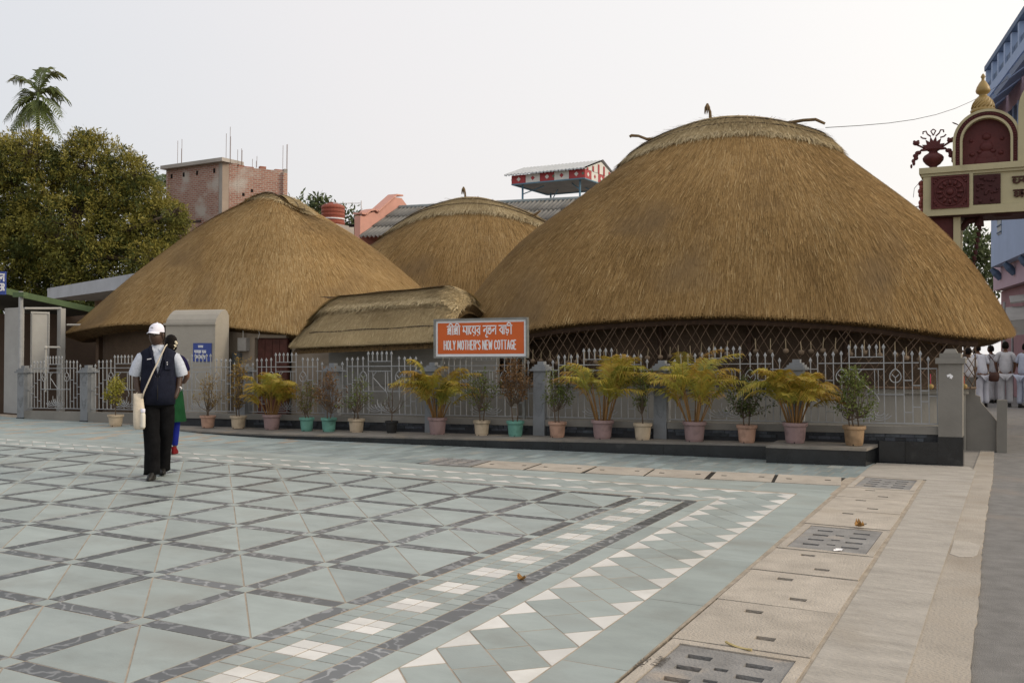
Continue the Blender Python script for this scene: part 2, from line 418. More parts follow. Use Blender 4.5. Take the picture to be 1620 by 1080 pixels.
for j in range(-3, 8):
    y = j*S; left = -0.57-(y+0.94)*1.465-2.2
    for i in range(-18, 1):
        x = i*S
        if x < left: continue
        lay(me_n, 'node_tile', x, y)
        if i > -18: lay(me_h, 'marble_bar', x-S, y)
        if j < 7:
            lay(me_v, 'marble_bar', x, y)
            if i > -18:
                lay(me_a, 'slate_half_square', x-S, y); lay(me_b, 'slate_half_square', x-S, y)
# mosaic strip with white four-tile squares
cw = 0.118; rh = 0.4577/4
for r_ in range(-14, 47):
    y0 = 0.05 + r_*rh
    if y0+rh > 5.335 or y0 < -1.6: continue
    for c_ in range(4):
        x0 = 0.063 + c_*cw
        white = c_ in (1,2) and (r_ % 4) in (0,3)
        tile('mosaic_tile', warp([(x0,y0),(x0+cw,y0),(x0+cw,y0+rh),(x0,y0+rh)]), M_WHITEM if white else M_SLATE, 0.0025)
tile('mosaic_tile', warp([(0.063,5.275),(0.535,5.275),(0.535,5.328),(0.063,5.328)]), M_SLATE, 0.002)
# dark strip, pale strip
tile('marble_bar', [(0.062,5.333),(0.64,5.345),(0.60,5.462),(0.062,5.448)], M_DARKM, 0.002)
y = -1.6
while y < 5.3:
    y1 = min(y+0.92, 5.338)
    tile('marble_bar', warp([(0.537,y),(0.655,y),(0.655,y1+(0.11 if y1 > 5.3 else 0)),(0.537,y1)]), M_DARKM, 0.002)
    tile('border_slab', warp([(0.657,y),(0.798,y),(0.798,y1+(0.34 if y1 > 5.3 else 0)),(0.657,y1+(0.125 if y1 > 5.3 else 0))]), M_SLATE, 0.002)
    y = y1 if y1 < 5.3 else 9
x = 0.60
while x > -14:
    x1 = x-0.92
    tile('border_slab', warp([(x1,5.475),(x,5.475),(x+(0.19 if x == 0.60 else 0),5.675),(x1,5.675)]), M_SLATE, 0.002)
    x = x1
# the zig-zag band: squares set on the diagonal, white half squares along both rims
def band(vertical):
    p = 0.3275 if vertical else 0.305
    def P(a, b):                    # a across the band, b along it
        return (0.80+a, b) if vertical else (b, 5.69+a)
    def put(name, poly, m):
        poly = ccw(poly)
        if vertical: poly = clip(poly, -1, 1, 4.89); poly = clip(poly, 0, 1, 6.35)
        else: poly = clip(poly, 1, -1, -4.89); poly = clip(poly, 1, 0, 1.4)
        if len(poly) >= 3: tile(name, warp(ccw(poly)), m, 0.003)
    for k in range(-5, 21 if vertical else 47):
        bc = (5.275 if vertical else 0.909) - p*k
        C0, A0, B0, E0 = (0,bc), (0.16,bc-p/2), (0.45,bc-p/2-0.30), (0.61,bc-p-0.30)
        C1, A1, B1, E1 = [(q[0], q[1]-p) for q in (C0,A0,B0,E0)]
        put('white_triangle', [P(*C0),P(*A0),P(*C1)], M_WHITEM)
        put('white_triangle', [P(*E0),P(*B1),P(*E1)], M_WHITEM)
        mid = lambda a, b: ((a[0]+b[0])/2, (a[1]+b[1])/2)
        m0, m1 = mid(A0,E0), mid(C1,B1)
        put('slate_tile', [P(*C1),P(*A0),P(*m0),P(*m1)], M_SLATE)
        put('slate_tile', [P(*m1),P(*m0),P(*E0),P(*B1)], M_SLATE)
band(True); band(False)
# outer slate border
y = -2.0
while y < 6.4:
    y1 = min(y+1.25, 6.42)
    tile('border_slab', warp([(1.413,y),(1.742,y),(1.742,y1),(1.413,y1)]), M_SLATE, 0.002)
    y = y1 if y1 < 6.4 else 9
def drain_y(x): return 6.985+0.155*x if x > -1.2 else 6.799+0.115*(x+1.2)
x = 1.66
while x > -15:
    x1 = x-0.78; mid_ = (x+x1)/2
    for q in range(2):
        ya = interp(x1,[-14,-5.6,0,1.4],[6.02,6.07,6.34,6.46]); yb = interp(x,[-14,-5.6,0,1.4],[6.02,6.07,6.34,6.46])
        ta, tb = (drain_y(x1) if x1 > -3.6 else 6.62), (drain_y(x) if x > -3.6 else 6.62)
        tile('border_slab', [(x1,ya+(ta-ya)*q/2),(x,yb+(tb-yb)*q/2),(x,yb+(tb-yb)*(q+1)/2),(x1,ya+(ta-ya)*(q+1)/2)], M_SLATE, 0.0025)
    x = x1
# slate bricks between the drain and the planted ledge
def ledge_y(x): return interp(x, [-16,-11,-9,-7.6,-4.9,-2.5,0.35,1.7], [8.95,8.85,8.38,8.26,8.60,8.95,9.38,9.45])
br = []
bw, bh = 0.155, 0.42
for r_ in range(-2, 9):
    for c_ in range(-115, 13):
        x = c_*bw + (bw/2 if r_ % 2 else 0); y = 6.62 + r_*bh + 0.12*max(x+3.4, -1)*(1 if x > -8 else 0.6)
        lo = drain_y(x+bw/2)+0.735 if x > -3.55 else 6.62
        q = [(x,y),(x+bw,y+0.018),(x+bw,y+bh+0.018),(x,y+bh)]
        q = clip(q, 0, -1, -lo); q = clip(q, 0, 1, ledge_y(x)+0.25) if q else q
        q = clip(q, 1, 0, 1.70) if q else q
        if len(q) >= 3 and area(q) > 0.01: br.append(q)
br.sort(key=lambda q: (q[0][0]-3.3)**2+(q[0][1]+3.6)**2)
for q in br[:290]: tile('slate_brick', q, M_SLATE2, 0.003, 0.0100)
rest = MB()
for q in br[290:]:
    s_ = shrink(ccw(q), 0.003)
    if len(s_) >= 3: rest.prism(s_, 0.0, 0.0095+random.uniform(-0.001,0.001), 0.002)
tag(obj('slate_brick', rest, M_SLATE2, plaza), kind='stuff')

# concrete drain with lift-out slabs, cast grates, apron and road
def holed(x0, x1, y0, y1, holes, z0, z1):
    """a slab with real rectangular slots"""
    xs = sorted({x0,x1,*[h[0] for h in holes],*[h[1] for h in holes]}); ys = sorted({y0,y1,*[h[2] for h in holes],*[h[3] for h in holes]})
    b = MB()
    def hole(i, j):
        if i < 0 or j < 0 or i >= len(xs)-1 or j >= len(ys)-1: return True
        cx, cy = (xs[i]+xs[i+1])/2, (ys[j]+ys[j+1])/2
        return any(h[0] < cx < h[1] and h[2] < cy < h[3] for h in holes)
    for i in range(len(xs)-1):
        for j in range(len(ys)-1):
            if hole(i,j): continue
            a, c, d, e = xs[i], xs[i+1], ys[j], ys[j+1]
            b.add([(a,d,z1),(c,d,z1),(c,e,z1),(a,e,z1)], [(0,1,2,3)]); b.add([(a,d,z0),(c,d,z0),(c,e,z0),(a,e,z0)], [(3,2,1,0)])
            if hole(i-1,j): b.add([(a,d,z0),(a,e,z0),(a,e,z1),(a,d,z1)], [(3,2,1,0)])
            if hole(i+1,j): b.add([(c,d,z0),(c,e,z0),(c,e,z1),(c,d,z1)], [(0,1,2,3)])
            if hole(i,j-1): b.add([(a,d,z0),(c,d,z0),(c,d,z1),(a,d,z1)], [(0,1,2,3)])
            if hole(i,j+1): b.add([(a,e,z0),(c,e,z0),(c,e,z1),(a,e,z1)], [(3,2,1,0)])
    return b
apron = obj('concrete_pavement', MB().prism([(2.545,-4.2),(2.93,-4.2),(2.90,2.9),(2.895,9.4),(2.80,9.9),(1.72,9.72),(1.70,8.24),(2.435,8.24),(2.482,3.6)], -0.3, 0.012), M_CONC)
tag(apron, kind='structure')
edge = []
for k in range(160):
    yy = -4.2+k*(15.0+4.2)/159; edge.append((3.15-0.009*(yy-1)+0.009*math.sin(yy*0.9)+random.uniform(-0.008,0.008), yy))
obj('edge_strip', MB().prism([(2.86,-4.2)]+edge+[(2.86,15.0)], -0.3, 0.004), mat('worn_edge_concrete', (0.36,0.325,0.28), 0.93, 0.18, 2.2, 0.5, 60, detail=9, dirt=((0.25,0.215,0.175), 1.1, 0.52)), apron)
obj('patched_concrete', MB().prism([(2.915,4.02),(2.98,3.94),(3.06,3.98),(3.09,4.06),(3.10,4.45),(3.03,4.56),(2.912,4.6)], 0.0, 0.0065), mat('pale_patch_concrete', (0.375,0.345,0.305), 0.9, 0.12, 5, 0.4, 60), apron)
obj('mortar_line', MB().prism([(1.747,-4.2),(1.80,-4.2),(1.765,7.2),(1.705,8.2),(1.702,7.4)], -0.3, 0.008), mat('tan_mortar', (0.335,0.29,0.235), 0.95, 0.2, 7, 0.5, 60), apron)
obj('mortar_line', MB().prism([(2.44,-4.2),(2.56,-4.2),(2.52,-0.3),(2.492,3.6),(2.445,8.2),(2.39,8.2),(2.42,3.6)], -0.3, 0.0085), MATS['tan_mortar'], apron)
road = obj('road', MB().prism([(3.12,-30),(60,-30),(60,70),(-14,70),(-2,38),(1.5,30),(2.0,16),(2.6,15),(3.02,14.9),(3.03,9)], -0.3, -0.012), M_ROAD)
tag(road, kind='structure')
obj('side_passage_floor', MB().prism([(2.80,9.94),(2.93,9.45),(3.05,9.4),(3.04,16),(1.2,16),(2.7,10.0)], -0.3, -0.004), mat('passage_concrete', (0.25,0.235,0.215), 0.9, 0.15, 2.2, 0.4, 50), apron)

pit = obj('shaded_drain_bed', MB().prism([(1.72,-4.2),(2.51,-4.2),(2.44,8.24),(1.70,8.24)], -0.31, -0.22), mat('shaded_drain_silt', (0.02,0.018,0.016), 0.95, 0.3, 5), apron)  # silt colour darkened: the shade of the deep drain is put into it
def slab(x0, x1, y0, y1, holes, m=M_CONC2, name='drain_slab', z=0.012, rz=0.0):
    cx, cy = (x0+x1)/2, (y0+y1)/2
    b = holed(x0-cx, x1-cx, y0-cy, y1-cy, [(h[0]-cx,h[1]-cx,h[2]-cy,h[3]-cy) for h in holes], -0.075, 0)
    o = obj(name, b, m, apron); o.location = (cx, cy, z+random.uniform(-0.004,0.005)); o.rotation_euler = (random.uniform(-1,1)*0.004, random.uniform(-1,1)*0.004, rz)
    return o
ROW = [(1.085,1.93),(1.95,2.785),(2.805,3.565),(4.74,5.55),(5.57,6.42),(6.44,7.16)]
for (a, b) in ROW:
    xa, xb = 1.80-0.012*(a-1), 2.475-0.012*(a-1); l_ = b-a
    slab(xa, xb, a, b, [(xa+0.20,xa+0.30,a+l_*0.76,a+l_*0.76+0.062),(xa+0.37,xa+0.47,a+l_*0.20,a+l_*0.20+0.062)], rz=random.uniform(-0.006,0.006))
def grate(y0, y1):
    xa, xb = 1.80-0.012*(y0-1), 2.475-0.012*(y0-1)
    fr = holed(xa, xb, y0, y1, [(xa+0.055,xb-0.055,y0+0.06,y1-0.06)], -0.09, 0.0)
    o = obj('grate_frame', fr, M_CONC2, apron); o.location = (0,0,0.0145)
    hs = []
    x0, x1, a, b = xa+0.06, xb-0.06, y0+0.066, y1-0.066; w_, h_ = x1-x0, b-a
    for r_ in range(4):
        yy = a+h_*(0.16+0.21*r_)
        hs += [(x0+w_*0.14,x0+w_*0.36,yy,yy+0.06),(x0+w_*0.64,x0+w_*0.87,yy,yy+0.06)]
        if r_ in (0,1,2): hs.append((x0+w_*0.44,x0+w_*0.56,yy+0.06,yy+0.10))
    return slab(x0, x1, a, b, hs, M_CONCG, 'drain_grate', 0.010)
g1 = grate(0.09, 1.06); grate(3.60, 4.70); grate(7.20, 8.20); grate(-0.95, 0.05)
# far drain in front of the ledge: slabs in a row, one cast grate at its left end
ang = math.atan(0.155)
x = 1.62
k = 0
slot_shade = obj('shaded_drain_bed', MB().prism([(-3.42,6.56),(-1.2,6.815),(1.60,7.25),(1.60,7.95),(-1.2,7.50),(-3.42,7.25)], 0.004, 0.0097), MATS['shaded_drain_silt'], plaza)  # flat dark sheet standing in for the shade of a deep channel
while x > -3.3:
    x1 = x-0.715
    cx = (x+x1)/2; yy = drain_y(cx)+0.365
    wd = 0.347
    if k < 6:
        hs = [(-wd+0.10,-wd+0.165,-0.05,0.03),(wd-0.175,wd-0.11,0.0,0.08)]
        b = holed(-wd+0.012*(k%2), wd-0.012*(k%3), -0.355, 0.355, hs, -0.07, 0); m_, nm = M_CONC2, 'drain_slab'
    else:
        hs = [(-0.26+0.2*c_, -0.16+0.2*c_, -0.26+0.13*r_, -0.205+0.13*r_) for c_ in range(3) for r_ in range(5)]
        b = holed(-wd, wd, -0.34, 0.34, hs, -0.07, 0); m_, nm = M_CONCG, 'drain_grate'
    o = obj(nm, b, m_, plaza); o.location = (cx, yy, 0.016+random.uniform(-0.002,0.004)); o.rotation_euler = (0,0,ang*(1 if cx > -1.2 else 0.74)+random.uniform(-0.006,0.006))
    x = x1; k += 1

# a dry leaf and a scrap of paper on the drain
def curled(name, label, cat, c, n, ln, wd_, colr, rz, lift):
    b = MB()
    for i in range(6):
        t = i/5; ww = wd_*math.sin(math.pi*min(0.98,max(0.03,t)))**0.7+0.002
        b.v += [(-ww, (t-0.5)*ln, lift*(2*t-1)**2+0.006), (0, (t-0.5)*ln, lift*(2*t-1)**2*0.6), (ww, (t-0.5)*ln, lift*(2*t-1)**2+0.007)]
    for i in range(5):
        o_ = i*3; b.f += [(o_,o_+1,o_+4,o_+3),(o_+1,o_+2,o_+5,o_+4)]
    o = obj(name, b, colr); o.location = c; o.rotation_euler = (0,0,rz); tag(o, label, cat)
    md = o.modifiers.new('th','SOLIDIFY'); md.thickness = 0.002
    return o
M_LEAFDRY = mat('dry_leaf', (0.30,0.16,0.05), 0.8, 0.3, 20)
curled('fallen_leaf', 'curled brown dry leaf on the drain grate nearest the slot slabs', 'leaf', (2.20,4.70,0.03), 0, 0.12, 0.035, M_LEAFDRY, 0.4, 0.05)
curled('fallen_leaf', 'small curled brown leaf lying on the dark marble strip of the plaza', 'leaf', (0.575,1.80,0.012), 0, 0.07, 0.022, M_LEAFDRY, 1.2, 0.03)
curled('paper_scrap', 'small white scrap of paper on the middle drain grate', 'litter', (2.19,3.70,0.014), 0, 0.05, 0.05, mat('white_paper',(0.8,0.8,0.82),0.7,0.05), 1.2, 0.004)
curled('straw_scrap', 'pale straw blade lying along the nearest drain grate edge', 'straw', (2.14,1.07,0.012), 0, 0.16, 0.006, mat('pale_straw',(0.55,0.45,0.22),0.8,0.15), 1.15, 0.01)

# planted ledge with black granite riser
M_LEDGE = mat('ledge_cement', (0.20,0.185,0.165), 0.9, 0.2, 3.0, 0.4, 40, dirt=((0.29,0.24,0.18), 2.0, 0.56))
def ledge_z(x): return 0.205+0.0175*(x-0.05)
led = Thing('planted_ledge', 'long low cement ledge with black granite front carrying the potted plants', 'ledge', (-4,9.0,0))
top = MB(); xs = [-11.2,-10,-9,-8.2,-7.4,-6,-4.9,-3.6,-2.5,-1,0.44]
for a, b in zip(xs[:-1], xs[1:]):
    ya, yb = ledge_y(a)+0.012, ledge_y(b)+0.012
    za, zb = max(0.02,ledge_z(a)), max(0.02,ledge_z(b))
    fa, fb = fence_y(a)-0.02, fence_y(b)-0.02
    top.add([(a,ya,0),(b,yb,0),(b,fb,0),(a,fa,0),(a,ya,za),(b,yb,zb),(b,fb,zb),(a,fa,za)], [(4,5,6,7),(0,1,5,4),(1,2,6,5),(3,0,4,7)])
led.part('ledge_top', top, M_LEDGE)
for a, b in zip(xs[:-1], xs[1:]):
    ya, yb = ledge_y(a), ledge_y(b); za, zb = max(0.02,ledge_z(a))-0.025, max(0.02,ledge_z(b))-0.025
    q = MB().add([(a+0.002,ya-0.01,-0.1),(b-0.002,yb-0.01,-0.1),(b-0.002,yb+0.008,-0.1),(a+0.002,ya+0.008,-0.1),(a+0.002,ya-0.01,za),(b-0.002,yb-0.01,zb),(b-0.002,yb+0.008,zb),(a+0.002,ya+0.008,za)],
                 [(4,5,6,7),(0,1,5,4),(1,2,6,5),(3,0,4,7),(2,3,7,6)])
    led.part('granite_riser', q, M_BLACK)
stp = Thing('corner_step', 'raised black granite corner block at the right end of the ledge', 'step', (1.1,9.4,0))
stp.part('step_top', MB().prism([(0.45,8.99),(1.66,9.22),(1.72,9.86),(0.45,9.82)], 0.205, 0.243), M_LEDGE)
stp.part('granite_riser', MB().prism([(0.452,9.0),(1.648,9.235),(1.71,9.85),(0.452,9.8)], -0.1, 0.203), M_BLACK)
# ================================================================== FENCE
M_STONE1 = mat('blue_black_stone', (0.05,0.057,0.068), 0.6, 0.3, 8, 0.4, 50, rnd=0.45, huevar=0.02)
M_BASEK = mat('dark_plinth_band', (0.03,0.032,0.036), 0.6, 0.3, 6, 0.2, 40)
PX = [0.66,-1.23,-3.13,-5.03,-6.98,-8.88,-10.80,-12.72,-14.49]
def on_fence(mb):
    """x along the fence stays, y is the offset from the fence line, z is measured from its falling base"""
    mb.v = [(x, fence_y(x)+y, z+zt(x)) for x, y, z in mb.v]; return mb
pw = Thing('fence_plinth_wall', 'low grey plastered plinth wall running under the iron fence', 'wall', (-5,fence_y(-5),0))
ends = [2.445]+PX
for a, b in zip(ends[1:], ends[:-1]):
    a2, b2 = a+0.10, b-(0.0 if b == 2.445 else 0.10)
    if a < -10.9:
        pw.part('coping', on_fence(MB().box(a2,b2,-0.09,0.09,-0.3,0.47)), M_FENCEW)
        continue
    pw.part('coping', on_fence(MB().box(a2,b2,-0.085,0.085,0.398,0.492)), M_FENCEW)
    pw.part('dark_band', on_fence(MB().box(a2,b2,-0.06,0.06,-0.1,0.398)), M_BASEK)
    if a > -9:
        for r_ in range(2):
            x = a2+random.uniform(0,0.08)
            while x < b2-0.1:
                wd = random.uniform(0.07,0.19)
                if x+wd > b2: break
                if random.random() < 0.86:
                    z0 = 0.306+0.046*r_
                    pw.part('stone_tile', on_fence(MB().box(x,x+wd-0.006,-0.075+random.uniform(-0.004,0.006),-0.058,z0,z0+0.041)), M_STONE1)
                x += wd
bp = Thing('granite_base', 'black granite base below the right end of the fence', 'plinth', (2.2,9.85,0))
for a, b in ((1.735,2.05),(2.054,2.44)):
    bp.part('granite_slab', on_fence(MB().box(a,b,-0.13,-0.062,-0.1,0.305)), M_BLACK)

def small_pillar(x, label, ground):
    t = Thing('fence_pillar', label, 'pillar', (x, fence_y(x), 0.0 if ground else 0.19), 'grey fence pillars')
    z0 = -0.05 if ground else 0.17-zt(x)*0+0.0
    z0 = -0.05-zt(x) if ground else 0.19
    b = MB().box(x-0.095,x+0.095,-0.10,0.10,z0,1.235)
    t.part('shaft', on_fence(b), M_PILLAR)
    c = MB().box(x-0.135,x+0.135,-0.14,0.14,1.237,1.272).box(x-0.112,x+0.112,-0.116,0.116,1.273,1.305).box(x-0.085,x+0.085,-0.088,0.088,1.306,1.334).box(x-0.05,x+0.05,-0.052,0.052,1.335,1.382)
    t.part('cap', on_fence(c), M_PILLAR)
    # relief: small roof, sign of a letter, hanging swags
    rl = MB()
    def rib(pts, w=0.011): rl.ribbon([(x+p[0], p[1]) for p in pts], w, -0.107, -0.099)
    rib([(-0.06,1.09),(-0.06,1.14),(0,1.205),(0.06,1.14),(0.06,1.09)])
    rib([(-0.055,1.055),(0.055,1.055)]); rib([(0.035,1.055),(0.035,0.97)]); rib([(-0.03,1.055),(-0.03,1.0),(0.0,0.985),(0.035,1.02)])
    rib([(-0.06,0.74),(-0.04,0.69),(0,0.67),(0.04,0.69),(0.06,0.74)]); rib([(-0.06,0.69),(-0.035,0.635),(0,0.61),(0.035,0.635),(0.06,0.69)])
    rib([(-0.05,0.62),(0,0.55),(0.05,0.62)])
    t.part('carving', on_fence(rl), M_PILLAR)
    if ground: t.part('foot', on_fence(MB().box(x-0.105,x+0.105,-0.11,0.11,-0.1-zt(x),0.03-zt(x))), M_BASEK)
    return t
PL = ['grey fence pillar beside the palm pot nearest the corner step','grey fence pillar between the two middle palm pots','grey fence pillar at the right edge of the orange sign','grey fence pillar hidden behind the palm under the orange sign',
      'grey fence pillar behind the two turquoise pots','grey fence pillar behind the tall narrow brown shrub','grey fence pillar behind the walking man','grey fence pillar standing on the ground, second from the left end','grey fence pillar at the left end of the fence']
for x, lb in zip(PX, PL): small_pillar(x, lb, x < -12)

t = Thing('gate_pillar', 'broad grey end pillar with stepped cap on a black granite base', 'pillar', (2.58,fence_y(2.58),0))
b = MB().box(2.445,2.725,-0.13,0.15,0.375,1.31)
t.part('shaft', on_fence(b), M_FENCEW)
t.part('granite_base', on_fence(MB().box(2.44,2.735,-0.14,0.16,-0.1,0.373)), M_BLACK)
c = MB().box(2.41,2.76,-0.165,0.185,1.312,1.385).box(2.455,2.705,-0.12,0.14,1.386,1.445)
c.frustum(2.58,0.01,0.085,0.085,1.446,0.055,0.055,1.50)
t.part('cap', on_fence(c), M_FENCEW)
t.part('peeled_label', on_fence(MB().ribbon([(2.555,1.155),(2.58,1.165),(2.60,1.15),(2.59,1.13)],0.03,-0.133,-0.1295)), mat('white_paper',(0.8,0.8,0.82),0.7,0.05))

# ---- one wrought panel, then copies
Wp = 1.69
KX = Wp/1255.0
def cs(x): return (x-20)*KX                         # drawing units -> metres along the panel
def cz(y): return 0.53+(840-y)*0.001375
BT = 0.0125
def tip_mesh():
    b = MB(); h = 0.075; w_ = 0.021
    for (z, ww) in ((0,0.008),(0.012,0.012),(0.03,w_),(0.055,0.010),(h,0.001)):
        b.v += [(-ww,-ww*0.45,z),(ww,-ww*0.45,z),(ww,ww*0.45,z),(-ww,ww*0.45,z)]
    for i in range(4):
        for k in range(4): b.f.append((i*4+k,i*4+(k+1)%4,(i+1)*4+(k+1)%4,(i+1)*4+k))
    b.f += [(3,2,1,0),(16,17,18,19)]
    return mesh_from('spear_tip', b.v, b.f)
TIP = tip_mesh(); TIP.materials.append(M_IRON)
def build_panel():
    t = Thing('fence_panel', '', 'fence', (0,0,0), 'grey wrought iron fence panels')
    def bar(x, y0, y1, spear=False):
        z0, z1 = cz(y0), cz(y1)-(0.07 if spear else 0)
        o = t.part('bar', MB().box(cs(x)-BT/2,cs(x)+BT/2,-BT/2,BT/2,z0,z1), M_IRON)
        if spear:
            p = clone(TIP, 'spear_tip', o, (cs(x),0,z1))
    def rail(y, x0, x1, name='rail'):
        t.part(name, MB().box(cs(x0)-BT/2,cs(x1)+BT/2,-BT/2-0.003,BT/2+0.003,cz(y)-BT/2,cz(y)+BT/2), M_IRON)
    bar(20,840,318); bar(1275,840,318)
    MIR = lambda x: 1295-x
    for x, y in ((95,205),(165,150),(240,150),(318,148)):
        bar(x,840,y,True); bar(MIR(x),840,y,True)
    for x in (395, MIR(395)):
        bar(x,325,142,True); bar(x,840,452)
        # leaf-shaped ring with a small Y inside
        pts = []
        for k in range(17):
            a = k/16*2*math.pi; rr = 0.076
            px = math.sin(a)*rr*(0.95 if math.cos(a) < 0 else 0.95-0.35*math.cos(a)**2); pz = cz(395)+math.cos(a)*(0.10 if math.cos(a) > 0 else 0.078)
            pts.append((cs(x)+px,0,pz))
        t.part('leaf_ring', MB().tube(pts,0.0075,5,False), M_IRON)
        t.part('leaf_vein', MB().tube([(cs(x),0,cz(452)),(cs(x),0,cz(405)),(cs(x)-0.045,0,cz(372))],0.006,5).tube([(cs(x),0,cz(405)),(cs(x)+0.045,0,cz(372))],0.006,5), M_IRON)
    bar(470,840,82,True); bar(795,840,82,True)
    for x in (532,597,662,728): bar(x,203,82,True)
    rail(318,20,165); rail(318,1110,1275); rail(262,165,1110); rail(203,470,795); rail(322,470,795); rail(565,318,977); rail(840,20,1275)
    for (x0,x1,ys) in ((240,318,(430,735)),(165,240,(478,683)),(95,165,(528,630)),(20,95,(578,))):
        for y in ys: rail(y,x0,x1,'cross_piece'); rail(y,MIR(x1),MIR(x0),'cross_piece')
    for x in (532,708,742): t.part('bar', MB().box(cs(x)-0.004,cs(x)+0.004,-0.005,0.005,cz(565),cz(325)), M_IRON)
    # flowing stem and lotus swirls
    def sw(pts, r=0.007): t.part('scroll', MB().tube([(cs(p[0]),-0.008,cz(p[1])) for p in pts], r, 5), M_IRON)
    def arc(cx, cy, rx, ry, a0, a1, n=9): return [(cx+rx*math.cos(R(a0+(a1-a0)*k/n)), cy+ry*math.sin(R(a0+(a1-a0)*k/n))) for k in range(n+1)]
    sw([(590,325),(560,355),(535,390),(560,420),(600,455),(640,500),(690,540),(730,580),(745,620),(730,660)])
    for q, rx in enumerate((60,95,130)):
        sw(arc(560,700+10*q,rx,70+12*q,10,150)); sw(arc(745,700+10*q,rx,70+12*q,30,170))
    sw(arc(650,690,55,80,-20,200)); sw(arc(650,690,95,110,20,160))
    t.part('stem', MB().tube([(cs(648),-0.008,cz(836)),(cs(645),-0.008,cz(700))],0.007,5), M_IRON)
    return t.o
proto = build_panel()
FL = ['grey iron fence panel against the broad end pillar','grey iron fence panel behind the third and fourth palm pots','grey iron fence panel right of the orange sign pillar','grey iron fence panel directly under the orange sign','grey iron fence panel left of the palm under the sign',
      'grey iron fence panel behind the turquoise pots','grey iron fence panel in front of the blue wall sign','grey iron fence panel left of the walking man','grey iron fence panel between the two leftmost pillars']
for k in range(9):
    xl = PX[k]+0.105; xr = (2.44 if k == 0 else PX[k-1]-0.105)
    o = proto if k == 0 else copy_tree(proto)
    o['label'] = FL[k]
    o.location = (xl, fence_y(xl), zt(xl)); o.rotation_euler = (0, -math.atan(0.0182), LA); o.scale = ((xr-xl)/Wp/math.cos(LA), 1, 1)

# side wall behind the end pillar with its post
sw_ = Thing('low_side_wall', 'low grey wall with stepped sloping top behind the end pillar', 'wall', (2.9,12.35,0))
prof = [(2.62,-0.02),(3.07,-0.02),(3.07,0.44),(3.03,0.50),(2.86,0.72),(2.85,0.80),(2.79,0.82),(2.79,1.08),(2.62,1.08)]
n = len(prof); b = MB().add([(p[0],12.30,p[1]) for p in prof]+[(p[0],12.45,p[1]) for p in prof], [tuple(range(n)), tuple(range(2*n-1,n-1,-1))]+[(i,n+i,n+(i+1)%n,(i+1)%n) for i in range(n)])
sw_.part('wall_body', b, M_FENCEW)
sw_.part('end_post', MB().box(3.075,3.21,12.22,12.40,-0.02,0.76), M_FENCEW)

# ================================================================== LETTERING (hand-drawn strokes)
BN = {
 'sri': (1.0, [[(.30,.60),(.20,.52),(.10,.60),(.14,.76),(.28,.80),(.34,.66),(.26,.50),(.06,.34)],[(.34,.72),(.46,.80),(.50,.62),(.40,.46),(.20,.36)],[(.06,.34),(.26,.26),(.44,.10)],[(.04,.10),(.50,.10)],[(.56,1),(.56,0)],[(.86,1),(.86,0)],[(.30,1.0),(.30,1.20),(.46,1.34),(.68,1.30),(.82,1.14),(.86,1.0)]]),
 'ma': (.68, [[(.58,1),(.58,0)],[(.12,1),(.12,.58),(.04,.46),(.10,.34),(.20,.42),(.14,.56)],[(.18,.48),(.58,.20)]]),
 'aa': (.28, [[(.13,1),(.13,0)]]),
 'e': (.38, [[(.30,.98),(.12,.82),(.06,.50),(.10,.18),(.22,.06),(.30,.16),(.22,.26)]]),
 'ya': (.66, [[(.56,1),(.56,0)],[(.10,.98),(.32,.84),(.12,.64),(.08,.44),(.24,.30),(.56,.14)],[(.30,-.12),(.36,-.12)]]),
 'ra': (.66, [[(.56,1),(.56,0)],[(.56,.80),(.10,.46),(.56,.10)],[(.26,-.10),(.32,-.10)]]),
 'na': (.64, [[(.56,1),(.56,0)],[(.56,.62),(.34,.66),(.12,.54),(.10,.38),(.22,.36),(.24,.50)]]),
 'nu': (.64, [[(.56,1),(.56,0)],[(.56,.62),(.34,.66),(.12,.54),(.10,.38),(.22,.36),(.24,.50)],[(.40,-.06),(.42,-.24),(.54,-.34),(.68,-.30)]]),
 'ta': (.68, [[(.12,.60),(.20,.76),(.34,.66),(.28,.48),(.12,.42),(.08,.24),(.24,.06),(.46,.08),(.58,.30),(.52,.64),(.40,.84)]]),
 'ba': (.62, [[(.54,1),(.54,0)],[(.54,.92),(.08,.50),(.54,.10)]]),
 'rra': (.62, [[(.12,.98),(.12,.58),(.28,.46),(.46,.54),(.52,.34),(.40,.10),(.20,.14),(.14,.30)],[(.28,-.10),(.34,-.10)]]),
 'ii': (.40, [[(.26,1),(.26,0)],[(-.30,1.0),(-.30,1.20),(-.10,1.34),(.12,1.28),(.24,1.12),(.26,1.0)]]),
 'bha': (.72, [[(.10,.72),(.06,.56),(.18,.48),(.26,.62),(.16,.74)],[(.08,.52),(.10,.24),(.30,.10),(.52,.20),(.60,.46),(.58,.70)]]),
 'a': (.86, [[(.08,.60),(.20,.74),(.30,.58),(.18,.44),(.08,.26),(.24,.08),(.48,.20),(.58,.60)],[(.74,1),(.74,0)],[(.52,.84),(.74,.40)]]),
 'ka': (.70, [[(.50,1),(.50,0)],[(.50,.85),(.10,.46),(.50,.12)],[(.50,.60),(.66,.54),(.68,.36)]]),
 'la': (.70, [[(.58,1),(.58,0)],[(.06,.40),(.14,.62),(.28,.56),(.30,.30),(.36,.58),(.58,.62)]]),
}
def bengali(b, words, x, z, h, w, y0, y1, gap=0.42):
    """lay words of stroke letters along x; returns the end"""
    for wd in words:
        xs0 = x
        for c in wd:
            adv, st = BN[c]
            for s_ in st: b.ribbon([(x+p[0]*h, z+p[1]*h) for p in s_], w, y0, y1)
            x += adv*h
        b.ribbon([(xs0-0.02*h, z+h), (x, z+h)], w, y0, y1)
        x += gap*h
    return x
